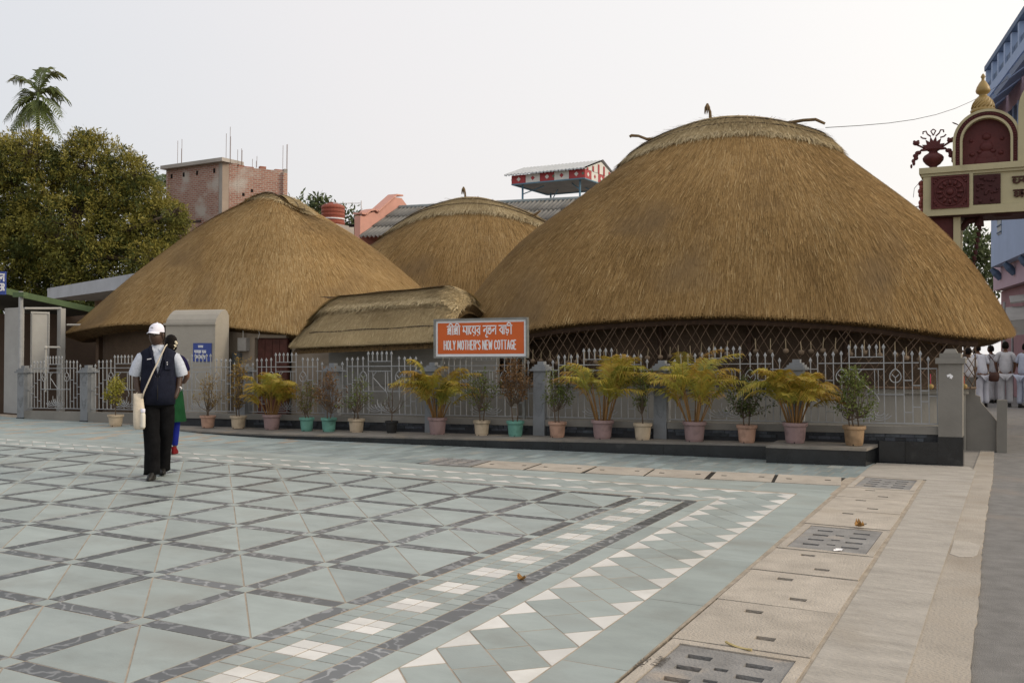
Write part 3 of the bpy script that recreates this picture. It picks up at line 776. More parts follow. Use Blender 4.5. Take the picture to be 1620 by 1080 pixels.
def blen(words, h, gap=0.42): return sum(sum(BN[c][0] for c in wd) for wd in words)*h+gap*h*(len(words)-1)
EN = {
 'H': [[(0,0),(0,1)],[(.44,0),(.44,1)],[(0,.52),(.44,.52)]], 'O': [[(.22,1),(.06,.9),(0,.5),(.06,.1),(.22,0),(.38,.1),(.44,.5),(.38,.9),(.22,1)]],
 'L': [[(0,1),(0,0),(.34,0)]], 'Y': [[(0,1),(.22,.46),(.44,1)],[(.22,.46),(.22,0)]], 'M': [[(0,0),(.04,1),(.29,.2),(.54,1),(.58,0)]], 'T': [[(0,1),(.42,1)],[(.21,1),(.21,0)]],
 'E': [[(.36,1),(0,1),(0,0),(.36,0)],[(0,.52),(.32,.52)]], 'R': [[(0,0),(0,1),(.28,1),(.38,.86),(.38,.64),(.28,.5),(0,.5)],[(.22,.5),(.42,0)]], "'": [[(.03,1.02),(0,.74)]],
 'S': [[(.38,.88),(.2,1),(.03,.86),(.06,.62),(.34,.42),(.38,.16),(.2,0),(.0,.12)]], 'N': [[(0,0),(0,1),(.44,0),(.44,1)]], 'W': [[(0,1),(.14,0),(.31,.8),(.48,0),(.62,1)]],
 'C': [[(.40,.84),(.24,1),(.06,.88),(0,.5),(.06,.12),(.24,0),(.40,.16)]], 'A': [[(0,0),(.22,1),(.44,0)],[(.08,.32),(.36,.32)]], 'G': [[(.40,.84),(.24,1),(.06,.88),(0,.5),(.06,.12),(.24,0),(.40,.12),(.40,.46),(.24,.46)]],
 'K': [[(0,0),(0,1)],[(.4,1),(0,.45)],[(.12,.58),(.42,0)]], 'V': [[(0,1),(.21,0),(.42,1)]], '.': [[(0,0),(.03,.0)]], 'I': [[(0,0),(0,1)]],
}
def adv_en(c): return 0.30 if c == ' ' else max(p[0] for s_ in EN[c] for p in s_)+0.22
def english(b, txt, x, z, h, w, y0, y1, sx=1.0):
    for c in txt:
        if c != ' ':
            for s_ in EN[c]: b.ribbon([(x+p[0]*h*sx, z+p[1]*h) for p in s_], w, y0, y1)
        x += adv_en(c)*h*sx
    return x

M_SIGNO = mat('orange_sign_sheet', (0.56,0.105,0.015), 0.45, 0.05, 3, spec=0.4)
M_SIGNW = mat('white_sign_paint', (0.74,0.75,0.78), 0.5, 0.04, 6)
M_FRAME = mat('dull_steel_frame', (0.22,0.225,0.215), 0.5, 0.2, 8, metal=0.4)
sg = Thing('name_sign', 'orange name board with white Bengali and English lettering above the fence', 'sign', (0,0,0))
SWd, SH = 1.635, 0.615
sg.part('backing_board', MB().box(0.02,SWd-0.02,0.0,0.03,0.02,SH-0.02), M_SIGNW)
f_ = MB().box(0,SWd,-0.03,0.045,-0.005,0.022).box(0,SWd,-0.03,0.045,SH-0.022,SH+0.005).box(-0.004,0.022,-0.028,0.043,0.022,SH-0.022).box(SWd-0.022,SWd+0.004,-0.028,0.043,0.022,SH-0.022)
sg.part('frame', f_, M_FRAME)
sg.part('orange_sheet', MB().box(0.062,SWd-0.062,-0.006,-0.001,0.062,SH-0.062), M_SIGNO)
lt = MB()
h = 0.130; W_ = [['sri','sri'],['ma','aa','e','ya','ra'],['nu','ta','na'],['ba','aa','rra','ii']]
k_ = 1.137/blen(W_,h)
q = MB(); bengali(q, W_, 0, 0, h, 0.0175, 0, 0.004)
lt.add([(0.237+p[0]*k_, -0.0105+p[1], 0.368+p[2]) for p in q.v], q.f)
TX = "HOLY MOTHER'S NEW COTTAGE"
tot = sum(adv_en(c) for c in TX)
q = MB(); english(q, TX, 0, 0, 0.138, 0.0165, 0, 0.004, 1.275/(tot*0.138))
lt.add([(0.180+p[0], -0.0105+p[1], 0.132+p[2]) for p in q.v], q.f)
sg.part('lettering', lt, M_SIGNW)
for x in (0.10, SWd-0.10): sg.part('support_post', MB().box(x-0.02,x+0.02,0.05,0.09,-0.95,SH-0.05), M_FRAME)
sg.o.location = (-4.945, fence_y(-4.945)-0.11, 1.318); sg.o.rotation_euler = (0, -math.atan(0.012), LA)
# scratched letters on the nearest grate, drawn as thin dark strokes
q = MB(); english(q, 'KAVMC', 0, 0, 0.075, 0.006, 0, 0.001, 0.75); b = MB()
b.add([(1.90+p[2]*-0.7+0.0, 0.62+p[0]*0.8, 0.0142+p[1]) for p in q.v], q.f)
obj('scratched_letters', b, mat('groove_dark',(0.10,0.09,0.08),0.95,0.2,9), apron)
q = MB(); english(q, 'N.SC', 0, 0, 0.07, 0.006, 0, 0.001, 0.75); b = MB()
b.add([(1.825+p[2]*-0.5, 0.58+p[0]*1.2, 0.0152+p[1]) for p in q.v], q.f)
obj('scratched_letters', b, MATS['groove_dark'], apron)
# ================================================================== THATCHED HUTS
STRAW = [(0.0,(0.102,0.058,0.023)),(0.30,(0.250,0.154,0.060)),(0.62,(0.400,0.255,0.105)),(1.0,(0.63,0.47,0.25))]
STRAWP = [(0.0,(0.19,0.13,0.065)),(0.30,(0.34,0.255,0.135)),(0.62,(0.50,0.39,0.225)),(1.0,(0.82,0.70,0.46))]
M_THATCH = mat('brown_thatch', (0.285,0.178,0.073), 0.9, 0.38, 1.1, 0, tint=STRAW, detail=8, spec=0.12, dirt=((0.215,0.145,0.075), 0.55, 0.56))
M_THATCHP = mat('pale_thatch', (0.40,0.31,0.17), 0.9, 0.3, 1.2, 0, tint=STRAWP, detail=8, spec=0.12)
M_CORE = mat('thatch_core', (0.10,0.062,0.025), 0.95, 0.5, 9.0, 0.6, 60, stretch=(4,4,0.4))
M_ROPE = mat('dark_rope', (0.06,0.045,0.03), 0.9, 0.3, 20)
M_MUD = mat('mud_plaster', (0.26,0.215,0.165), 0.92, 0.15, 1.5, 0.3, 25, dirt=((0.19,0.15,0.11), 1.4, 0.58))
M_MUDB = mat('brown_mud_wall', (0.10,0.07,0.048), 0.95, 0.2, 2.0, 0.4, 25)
M_PLINTH = mat('grey_mud_plinth', (0.25,0.24,0.215), 0.9, 0.10, 1.6, 0.2, 25, dirt=((0.22,0.20,0.165), 1.0, 0.58))
M_BAMBOO = mat('weathered_bamboo', (0.16,0.11,0.075), 0.8, 0.25, 14, rnd=0.25)
M_WOODD = mat('dark_wood', (0.055,0.032,0.02), 0.75, 0.3, 10)

def fast_mesh(name, V, F, tint=None, m=None, smooth=False):
    """numpy arrays of points and quads -> mesh"""
    me = bpy.data.meshes.new(name)
    n, k = len(V), len(F)
    me.vertices.add(n); me.vertices.foreach_set('co', V.astype(np.float32).ravel())
    me.loops.add(k*4); me.polygons.add(k)
    me.loops.foreach_set('vertex_index', F.astype(np.int32).ravel())
    me.polygons.foreach_set('loop_start', np.arange(0,k*4,4,dtype=np.int32))
    me.polygons.foreach_set('loop_total', np.full(k,4,dtype=np.int32))
    if tint is not None:
        at = me.attributes.new('tint','FLOAT','POINT'); at.data.foreach_set('value', tint.astype(np.float32))
    me.update(calc_edges=True); me.validate()
    if m: me.materials.append(m)
    return me

def link(me, name, parent, kind=None):
    o = bpy.data.objects.new(name, me); COL.objects.link(o); o.parent = parent
    if kind: o['kind'] = kind
    return o

def to_world(P, base):
    X = LO[0]+P[...,0]*LU[0]+P[...,1]*LV[0]; Y = LO[1]+P[...,0]*LU[1]+P[...,1]*LV[1]
    return np.stack([X-base[0], Y-base[1], P[...,2]-base[2]], -1)

def strands(fn, arng, brng, n, base, ln=(0.22,0.5), w=(0.0024,0.0058), lift=(0.002,0.020), tint=(0.5,0.2), seed=0, down=1.0, swirl=0.07, patch=True, over=0.03):
    """n straw blades combed down a surface fn(a,b) (b falls from ridge 1 to eave 0)"""
    g_ = np.random.default_rng(seed)
    na, nb = 160, 48
    aa = np.linspace(*arng, na+1); bb = np.linspace(*brng, nb+1)
    A, B = np.meshgrid((aa[1:]+aa[:-1])/2, (bb[1:]+bb[:-1])/2, indexing='ij')
    da, db = (arng[1]-arng[0])/na, (brng[1]-brng[0])/nb
    e = 1e-3; ea = 0.02*(arng[1]-arng[0])/6.28
    Pa = (fn(A+ea,B)-fn(A-ea,B))/(2*ea); Pb = (fn(A,B+e)-fn(A,B-e))/(2*e)
    ar = np.linalg.norm(np.cross(Pa,Pb),axis=-1).ravel()+1e-9
    idx = g_.choice(na*nb, n, p=ar/ar.sum())
    a = A.ravel()[idx]+(g_.random(n)-0.5)*da; b = B.ravel()[idx]+(g_.random(n)-0.5)*db
    Pa = (fn(a+ea,b)-fn(a-ea,b))/(2*ea); Pb = (fn(a,b+e)-fn(a,b-e))/(2*e)
    la = np.linalg.norm(Pa,axis=-1)+1e-6; lb = np.linalg.norm(Pb,axis=-1)+1e-6
    nrm = np.cross(Pa,Pb); nrm /= (np.linalg.norm(nrm,axis=-1)[:,None]+1e-9)
    nrm *= np.sign(nrm[:,2:3]+1e-6)
    # blades keep to the fall line, with a little scatter
    P0 = fn(a,b)
    dirn = -Pb/lb[:,None]; side = Pa/la[:,None]
    side = side - dirn*np.sum(side*dirn,-1)[:,None]; side /= (np.linalg.norm(side,axis=-1)[:,None]+1e-9)
    length = np.minimum(g_.uniform(*ln, n), np.maximum(b,0)*lb+over*(0.4+0.6*g_.random(n)))
    sc = g_.normal(0, swirl, n)
    wild = g_.random(n) < 0.006; sc = np.where(wild, g_.normal(0,0.5,n), sc)
    d = dirn + side*sc[:,None]; d /= np.linalg.norm(d,axis=-1)[:,None]
    lf = g_.uniform(*lift, n); lf = np.where(wild, lf*1.3+0.004, lf)
    wd = g_.uniform(*w, n)
    P1 = P0 + d*length[:,None] + nrm*lf[:,None] + np.array([0,0,-1])*(length**2*0.05*down)[:,None]
    sw = side*wd[:,None]
    P0 = P0 + nrm*0.002
    V = np.stack([P0-sw,P0+sw,P1+sw*0.5,P1-sw*0.5],1).reshape(-1,3)
    F = np.arange(n*4).reshape(-1,4)
    tn = np.clip(g_.normal(tint[0],tint[1],n),0,1)
    if patch:
        px = fn(a,b); ph = np.sin(px[:,0]*1.9+seed)*np.sin(px[:,1]*2.3+1.3*px[:,2])*0.08 + np.sin(px[:,0]*5.1+px[:,2]*3.0)*0.05
        tn = np.clip(tn+ph,0,1)
    tn = np.where(g_.random(n) < 0.03, np.clip(tn+0.35,0,1), tn)
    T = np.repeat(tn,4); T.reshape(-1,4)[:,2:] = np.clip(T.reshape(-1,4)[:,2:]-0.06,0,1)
    return to_world(V, base), F, T

def grid_mesh(fn, arng, brng, na, nb, base, off=0.0, tintv=0.3, flip=False):
    a = np.linspace(*arng, na); b = np.linspace(*brng, nb)
    A, B = np.meshgrid(a, b, indexing='ij')
    P = fn(A,B)
    if off:
        e = 1e-3
        nn = np.cross(fn(A+e,B)-fn(A-e,B), fn(A,B+e)-fn(A,B-e)); nn /= np.linalg.norm(nn,axis=-1)[...,None]+1e-12
        nn *= np.sign(nn[...,2:3]+1e-6); P = P+nn*off
    V = to_world(P, base).reshape(-1,3)
    i, j = np.meshgrid(np.arange(na-1), np.arange(nb-1), indexing='ij'); o = (i*nb+j).ravel()
    F = np.stack([o,o+nb,o+nb+1,o+1],1)
    if flip: F = F[:,::-1]
    return V, F, np.full(len(V), tintv)

def merge(parts):
    V = []; F = []; T = []; n = 0
    for v, f, t in parts: V.append(v); F.append(f+n); T.append(t); n += len(v)
    return np.concatenate(V), np.concatenate(F), np.concatenate(T)

def sg_(x, e): return np.sign(x)*np.abs(x)**e
class Roof:
    def __init__(s, p, front):
        (s.uc,s.a,s.b,s.n,s.ze,s.dr,s.rl,s.zr,s.pw,s.drx,s.ra,s.ro,s.q1,s.q2) = p; s.vc = front+s.b
        # even walk round the eave: table from arc length to the curve's own angle
        th = np.unique(np.concatenate([k*math.pi/2+np.sign(q)*np.abs(q)**2.2*(math.pi/4) for k in range(5) for q in [np.linspace(-1,1,400)]])); th = th[(th >= 0) & (th <= 2*math.pi)]
        px = s.a*sg_(np.cos(th),2/s.n); py = s.b*sg_(np.sin(th),2/s.n)
        cl = np.concatenate([[0],np.cumsum(np.hypot(np.diff(px),np.diff(py)))]); s.tt = cl/cl[-1]*2*math.pi
        s.px = px; s.py = py
    def __call__(s, th, T):
        th = np.mod(th, 2*math.pi)
        ex = np.interp(th, s.tt, s.px); ey = np.interp(th, s.tt, s.py)
        cl = ex/s.a
        rx = s.rl*cl+s.ro; ry = 0.15*ey/s.b
        z0 = s.ze - s.dr*np.abs(ex/s.a)**2.2*(0.4+0.6*np.abs(ey/s.b)) - s.drx*(ex/s.a)
        X = ex+(rx-ex)*T; Y = ey+(ry-ey)*T
        G = T+s.q1*T*(1-T)+s.q2*T*(1-T)*(1-2*T)
        zr2 = s.zr-s.ra*cl**2
        Z = z0+(zr2-z0)*(1-np.clip(1-G,0,None)**s.pw)
        Z = Z + 0.014*np.sin(2.6*X+2*T)*np.sin(2.2*Y+1)
        return np.stack([X+s.uc, Y+s.vc, Z], -1)
    def old(s, th, T):
        c, sn = np.cos(th), np.sin(th)
        ex, ey = s.a*sg_(c,2/s.n), s.b*sg_(sn,2/s.n)
        cl = sg_(c,2/s.n)
        rx = s.rl*cl+s.ro; ry = 0.15*sg_(sn,2/s.n)
        z0 = s.ze - s.dr*np.abs(ex/s.a)**2.2*(0.4+0.6*np.abs(ey/s.b)) - s.drx*(ex/s.a)
        X = ex+(rx-ex)*T; Y = ey+(ry-ey)*T
        G = T+s.q1*T*(1-T)+s.q2*T*(1-T)*(1-2*T)
        zr2 = s.zr-s.ra*cl**2
        Z = z0+(zr2-z0)*(1-np.clip(1-G,0,None)**s.pw)
        # gentle hand-laid unevenness
        Z = Z + 0.018*np.sin(7*X+3*T)*np.sin(5*Y) 
        return np.stack([X+s.uc, Y+s.vc, Z], -1)
TAU = 2*math.pi
def hut_roof(t, R_, n, seed, cap=0.83, tintm=0.46, capn=9000, lift=0.10):
    base = t.base
    core = [grid_mesh(R_,(0,TAU),(0,1),181,33,base)]
    # thick eave: cut face and underside
    def under(a, b):
        P = R_(a, np.maximum(b,0)*0.0+0.0)
        Q = R_(a, np.full_like(a,0.10)); Q = Q.copy(); Q[...,2] = P[...,2]-0.16
        Q2 = R_(a, np.full_like(a,0.55)); Q2 = Q2.copy(); Q2[...,2] = P[...,2]+1.05
        k = b[...,None]
        return np.where(k < 0.3, P+(Q-P)*(k/0.3), Q+(Q2-Q)*((k-0.3)/0.7))
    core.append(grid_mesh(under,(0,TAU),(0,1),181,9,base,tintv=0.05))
    V, F, T_ = merge(core)
    me = fast_mesh('roof', V, F, T_, M_CORE); ro = link(me,'roof',t.o)
    S0 = strands(R_,(0,TAU),(0.02,0.97),int(n*0.06),base,seed=seed+9,tint=(tintm,0.22),w=(0.004,0.009),ln=(0.2,0.42),lift=(0.006,0.028),swirl=0.10)
    S1 = strands(R_,(0,TAU),(0.02,0.97),n,base,seed=seed,tint=(tintm,0.23))
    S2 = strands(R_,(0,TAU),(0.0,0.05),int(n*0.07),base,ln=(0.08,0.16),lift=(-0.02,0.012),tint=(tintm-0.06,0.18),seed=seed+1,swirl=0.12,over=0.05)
    S3 = strands(under,(0,TAU),(0.02,0.30),int(n*0.07),base,ln=(0.05,0.12),lift=(-0.02,0.01),over=0.1,tint=(0.10,0.08),seed=seed+2,down=0,patch=False)  # cut-face blades tinted dark: decayed straw plus eave shade in the colour
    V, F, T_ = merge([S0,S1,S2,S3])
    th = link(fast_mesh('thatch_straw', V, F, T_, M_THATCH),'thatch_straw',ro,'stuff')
    # ridge cap: a raised saddle of paler straw with a ragged lower edge
    def capf(a, b):
        P = R_(a, cap+(1-cap)*b); P = P.copy(); P[...,2] += lift+0.35*lift*np.sin(np.pi*np.clip(b,0,1)); return P
    def capside(a, b):
        P0 = R_(a, np.full_like(a,cap-0.005)); P1 = capf(a, np.zeros_like(a)); return P0+(P1-P0)*b[...,None]
    V, F, T_ = merge([grid_mesh(capf,(0,TAU),(0,1),121,9,base), grid_mesh(capside,(0,TAU),(0,1),121,3,base,tintv=0.1)])
    cp = link(fast_mesh('ridge_cap', V, F, T_, M_THATCHP),'ridge_cap',ro)
    Sa = strands(capf,(0,TAU),(0.05,1.0),capn,base,ln=(0.12,0.30),lift=(0.004,0.02),tint=(0.42,0.22),seed=seed+5,over=0.08)
    Sb = strands(capf,(0,TAU),(0.0,0.22),int(capn*0.6),base,ln=(0.12,0.34),w=(0.003,0.008),lift=(-0.07,0.03),tint=(0.74,0.25),seed=seed+6,swirl=0.45,down=2,over=0.25)
    V, F, T_ = merge([Sa,Sb])
    link(fast_mesh('cap_straw', V, F, T_, M_THATCHP),'cap_straw',cp if False else ro,'stuff')
    # binding ropes along the cap
    for b_ in (0.30,0.62):
        th_ = np.linspace(0,TAU,90); P = capf(th_, np.full_like(th_,b_)); P[:,2] += 0.022
        q = to_world(P, base); t_ = MB().tube([tuple(x) for x in q],0.011,5,False)
        o = obj('binding_rope', t_, M_ROPE, ro)
    return ro

def ring_wall(R_, T0, z0, z1, t, name, m, arng=(0,TAU), n=90, thick=0.12):
    th_ = np.linspace(*arng, n); P = R_(th_, np.full_like(th_, T0)); Q = R_(th_, np.full_like(th_, T0+0.05))
    b = MB(); base = t.base
    pw_ = to_world(P, base); qw = to_world(Q, base)
    for i in range(n):
        b.v += [(pw_[i,0],pw_[i,1],z0-base[2]),(pw_[i,0],pw_[i,1],z1-base[2]),(qw[i,0],qw[i,1],z1-base[2]),(qw[i,0],qw[i,1],z0-base[2])]
    for i in range(n-1):
        o = i*4; b.f += [(o,o+4,o+5,o+1),(o+1,o+5,o+6,o+2),(o+2,o+6,o+7,o+3)]
    b.f += [(0,1,2,3),(n*4-4,n*4-1,n*4-2,n*4-3)]
    return obj(name, b, m, t.o)

RB = Roof([-4.103,5.012,3.2,3.53,1.994,0.627,1.595,5.75,1.209,-0.128,0.404,0.266,0.206,0.415], 1.2)
RL = Roof([-14.435,4.866,3.2,3.281,1.955,0.544,0.461,5.03,1.432,0.111,0.341,-0.119,-0.011,-0.074], 1.4)
RM = Roof([-12.433,6.0,3.0,3.2,2.3,0.4,2.12,5.72,1.3,0.0,0.749,-0.281,0.133,0.286], 8.0)

# ---- big hut on the right
hb = Thing('thatched_cottage', 'largest thatched cottage with a bamboo lattice front behind the right fence', 'cottage', L(RB.uc,RB.vc,0), 'thatched mud cottages')
hut_roof(hb, RB, 230000, 21, cap=0.87, tintm=0.46, capn=11000, lift=0.075)
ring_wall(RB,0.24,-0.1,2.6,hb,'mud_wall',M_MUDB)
ring_wall(RB,0.075,-0.1,0.86,hb,'verandah_wall',M_PLINTH,(math.pi*0.93,TAU*0.915))
ring_wall(RB,0.062,0.84,0.90,hb,'verandah_coping',M_PLINTH,(math.pi*0.93,TAU*0.915))
# eave beam
th_ = np.linspace(math.pi*0.93,TAU*0.9175,120); P = RB(th_,np.full_like(th_,0.045)); P[:,2] = RB(th_,np.zeros_like(th_))[:,2]-0.10
hb.part('eave_beam', MB().tube([L(*p) for p in P],0.05,6), M_WOODD)
lat = hb.part('lattice_screen', MB().tube([L(p[0],p[1],0.93) for p in P],0.02,6), M_BAMBOO)
# arc-length table along the front for the lattice
seg = np.linalg.norm(np.diff(P[:,:2],axis=0),axis=1); cum = np.concatenate([[0],np.cumsum(seg)])
PB = P.copy()
def along(s): return np.array([np.interp(s,cum,PB[:,k]) for k in range(3)])
Ltot = cum[-1]
me_cache = {}
s_ = 0.1
def strip(sa, sb, off):
    pts = []
    for k in range(5):
        s = sa+(sb-sa)*k/4; s = min(max(s,0),Ltot)
        c = along(s); ztop = c[2]-0.02; z = ztop+(0.93-ztop)*k/4
        pts.append(L(c[0],c[1]-off,z))
    b = MB().tube(pts,0.0105,5,True,0.5)
    hb.part('bamboo_strip', b, M_BAMBOO, parent=lat)
while s_ < Ltot-0.05:
    j = random.uniform(-0.03,0.03); d = 0.58+random.uniform(-0.06,0.06)
    strip(s_+j, s_+j+d, 0.0); strip(s_+j+d+0.05, s_+j+0.05, 0.03)
    s_ += 0.165
for s in np.arange(0.3, Ltot, 1.45):
    c = along(s); hb.part('verandah_post', MB().tube([L(c[0],c[1]+0.45,-0.05),L(c[0],c[1]+0.45,c[2]+0.2)],0.05,8), M_WOODD)
# ridge sticks
def stick(t, pts, r, m=M_BAMBOO, name='ridge_stick'):
    return t.part(name, MB().tube([L(*p) for p in pts], r, 6), m)
uc, vc = RB.uc, RB.vc
def ridge(Rf, x):
    cl = (x-Rf.ro)/Rf.rl; return (Rf.uc+x, Rf.vc, Rf.zr-Rf.ra*min(1,cl*cl)+0.06)
a = ridge(RB,-1.05); M_STICK = mat('grey_old_stick',(0.17,0.115,0.06),0.85,0.3,18)
stick(hb,[a,(a[0]-0.25,a[1]-0.02,a[2]+0.02),(a[0]-0.42,a[1],a[2]+0.10),(a[0]-0.56,a[1],a[2]+0.12),(a[0]-0.60,a[1],a[2]+0.10)],[0.035,0.03,0.028,0.03,0.026],M_STICK)
a = ridge(RB,1.35)
stick(hb,[a,(a[0]+0.28,a[1]+0.02,a[2]+0.03),(a[0]+0.50,a[1],a[2]+0.02),(a[0]+0.66,a[1],a[2]-0.07)],[0.035,0.03,0.03,0.026],M_STICK)
def plume(t, Rf, x, h):
    a = ridge(Rf,x)
    stick(t,[(a[0],a[1],a[2]-0.1),(a[0]-0.02,a[1],a[2]+h*0.55),(a[0]-0.08,a[1],a[2]+h)],[0.03,0.028,0.02],M_STICK,'ridge_finial')
    b = MB()
    for k in range(9):
        an = k/9*TAU; r_ = 0.05+0.03*random.random()
        b.tube([L(a[0]-0.07,a[1],a[2]+h),L(a[0]-0.07+r_*0.6*math.cos(an),a[1]+r_*0.6*math.sin(an),a[2]+h*0.8),L(a[0]-0.06+r_*math.cos(an),a[1]+r_*math.sin(an),a[2]+h*0.42)],[0.02,0.016,0.004],5)
    t.part('straw_tuft', b, M_STICK)
plume(hb, RB, -0.05, 0.33)

# ---- left hut
hl = Thing('thatched_cottage', 'left thatched cottage with warm brown roof behind the walking man', 'cottage', L(RL.uc,RL.vc,0), 'thatched mud cottages')
hut_roof(hl, RL, 190000, 41, cap=0.90, tintm=0.66, capn=4000, lift=0.045)  # straw tint raised on this roof: the sun's warmth is put into the colour
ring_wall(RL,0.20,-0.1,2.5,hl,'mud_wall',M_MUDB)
wl = MB().box(-13.9,-12.62,1.62,1.80,-0.05,1.86).box(-11.85,-9.9,1.80,1.95,-0.05,1.52).box(-12.62,-11.85,1.62,1.80,1.66,1.84)
hl.part('front_wall', lot(wl), M_MUD)
dr_ = hl.part('door', lot(MB().box(-12.60,-11.87,1.70,1.76,0.0,1.66)), mat('dark_red_door',(0.085,0.03,0.022),0.7,0.25,8))
for k in range(4): hl.part('door_plank', lot(MB().box(-12.59+k*0.18,-12.42+k*0.18,1.685,1.70,0.02,1.64)), MATS['dark_red_door'], parent=dr_)
hl.part('meter_box', lot(MB().box(-12.95,-12.74,1.50,1.62,1.40,1.66)), mat('grey_meter_box',(0.32,0.31,0.29),0.6,0.12,8), label='grey electric meter box under the eave')
hl.part('meter_box', lot(MB().box(-13.12,-12.93,1.54,1.62,1.12,1.36)), mat('dark_meter_box',(0.12,0.13,0.135),0.6,0.12,8), label='dark switch box lower on the wall')
hl.part('cable', lot(MB().tube([(-12.85,1.55,1.66),(-12.85,1.55,1.98)],0.012,5).tube([(-12.45,1.5,1.85),(-12.40,1.5,1.74),(-12.44,1.5,1.64)],0.007,5)), mat('pale_cable',(0.5,0.48,0.44),0.6,0.1))
a = ridge(RL,-0.25); stick(hl,[(a[0]+0.1,a[1],a[2]),(a[0]-0.25,a[1]-0.1,a[2]+0.02),(a[0]-0.38,a[1]-0.1,a[2]-0.04)],[0.03,0.026,0.02],M_STICK)

# ---- middle hut, behind
hm = Thing('thatched_cottage', 'middle thatched cottage with long bound ridge rising behind the other two', 'cottage', L(RM.uc,RM.vc,0), 'thatched mud cottages')
hut_roof(hm, RM, 110000, 61, cap=0.80, tintm=0.52, capn=9000)
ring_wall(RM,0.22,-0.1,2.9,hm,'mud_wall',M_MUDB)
plume(hm, RM, -0.35, 0.36)
a = ridge(RM,1.55); stick(hm,[a,(a[0]+0.25,a[1],a[2]-0.02),(a[0]+0.45,a[1],a[2]+0.10)],[0.05,0.05,0.02],M_STICK)

# ---- thatched link roof between the cottages
def link_fn(a, b):
    """a along 0..1 (left to right), b 0 front eave .. 1 ridge .. 2 back eave"""
    a = np.asarray(a,float); b = np.asarray(b,float)
    u = -10.72+3.12*a
    ze = 1.48+0.12*a; zr = 2.27+0.18*np.clip(a,0,1) - 0.30*np.clip(0.10-a,0,1)**1.2*4
    k = np.abs(1-b)                                  # 0 at ridge, 1 at eaves
    v = 1.22+0.93*(b-1)
    en = np.clip(np.minimum((a+0.02)/0.16, (1.02-a)/0.12),0.02,1)**0.45      # both ends round off
    z = ze+(zr-ze)*(1-k**2.1)*(0.55+0.45*en)
    u = u + 0.30*(1-k)*np.clip(0.5-a,0,1) 
    return np.stack([u+0*b, v+0*a, z], -1)
lk = Thing('thatched_passage', 'small rope-bound thatched passage roof linking the left and right cottages', 'roof', L(-8.9,1.2,0))
base = lk.base
def link_under(a, b):
    P = link_fn(a, b).copy(); P[...,2] -= 0.16+0*P[...,2]; return P
def link_end(a, b):
    P = link_fn(np.full_like(a,1.0), a*2).copy(); P[...,2] = P[...,2]*(1-0.75*b)+1.72*0.75*b; P[...,0] -= 0.25*b; return P
V, F, T_ = merge([grid_mesh(link_fn,(0,1),(0,2),60,33,base), grid_mesh(link_under,(0,1),(0.02,1.98),60,33,base,tintv=0.05,flip=True), grid_mesh(link_end,(0,1),(0,1),33,3,base,tintv=0.1)])
ro = link(fast_mesh('roof', V, F, T_, M_CORE),'roof',lk.o)
Sa = strands(link_fn,(0,1),(0.02,1.0),36000,base,ln=(0.15,0.40),tint=(0.56,0.16),seed=81,swirl=0.16)
Sb = strands(lambda a,b: link_fn(a,2-b),(0,1),(0.02,1.0),12000,base,ln=(0.15,0.40),tint=(0.54,0.16),seed=82,swirl=0.16)
Sc = strands(link_fn,(0,1),(0.0,0.06),5000,base,ln=(0.08,0.16),lift=(-0.03,0.02),tint=(0.44,0.16),seed=83,swirl=0.25)
V, F, T_ = merge([Sa,Sb,Sc]); link(fast_mesh('thatch_straw', V, F, T_, M_THATCHP),'thatch_straw',ro,'stuff')
def lk_cap(a, b):
    P = link_fn(a, 0.56+0.88*b).copy(); P[...,2] += 0.07+0.05*np.sin(np.pi*np.clip(b,0,1)); P[...,1] -= 0.10*np.clip(0.5-b,0,1); return P
def lk_capside(a, b):
    P0 = link_fn(a, np.full_like(a,0.56)); P1 = lk_cap(a, np.zeros_like(a)); return P0+(P1-P0)*b[...,None]
V, F, T_ = merge([grid_mesh(lk_cap,(0.10,1),(0,1),60,17,base), grid_mesh(lk_capside,(0.10,1),(0,1),60,3,base,tintv=0.1)])
cp = link(fast_mesh('ridge_cap', V, F, T_, M_THATCHP),'ridge_cap',ro)
Sa = strands(lambda a,b: lk_cap(a,b*0.5),(0,1),(0.0,1.0),13000,base,ln=(0.12,0.34),tint=(0.6,0.2),seed=84,swirl=0.22,over=0.10)
Sb = strands(lambda a,b: lk_cap(a,b*0.5),(0,1),(0.0,0.20),3600,base,ln=(0.12,0.30),w=(0.004,0.010),lift=(-0.05,0.04),tint=(0.86,0.2),seed=85,swirl=0.5,down=2,over=0.25)
Sd = strands(lambda a,b: lk_cap(0.97+a*0.03,b),(0,1),(0.0,1.0),1800,base,ln=(0.10,0.22),lift=(-0.03,0.03),tint=(0.6,0.22),seed=86,swirl=1.2,over=0.2)
V, F, T_ = merge([Sa,Sb,Sd]); link(fast_mesh('cap_straw', V, F, T_, M_THATCHP),'cap_straw',ro,'stuff')
for (b_, fn_) in ((0.30,lk_cap),(0.14,link_fn)):
    aa = np.linspace(0.10,0.99,50); P = fn_(aa,np.full_like(aa,b_)); P[:,2] += 0.03+0.006*np.sin(aa*17); P[:,1] -= 0.02
    obj('binding_rope', MB().tube([tuple(x) for x in to_world(P,base)],0.011,5), M_ROPE, ro)
lk.part('passage_wall', lot(MB().box(-10.4,-7.0,1.0,1.15,-0.1,1.75)), M_PLINTH)
lk.part('passage_plinth', lot(MB().box(-10.4,-6.6,0.72,0.99,-0.1,0.80)), M_PLINTH)

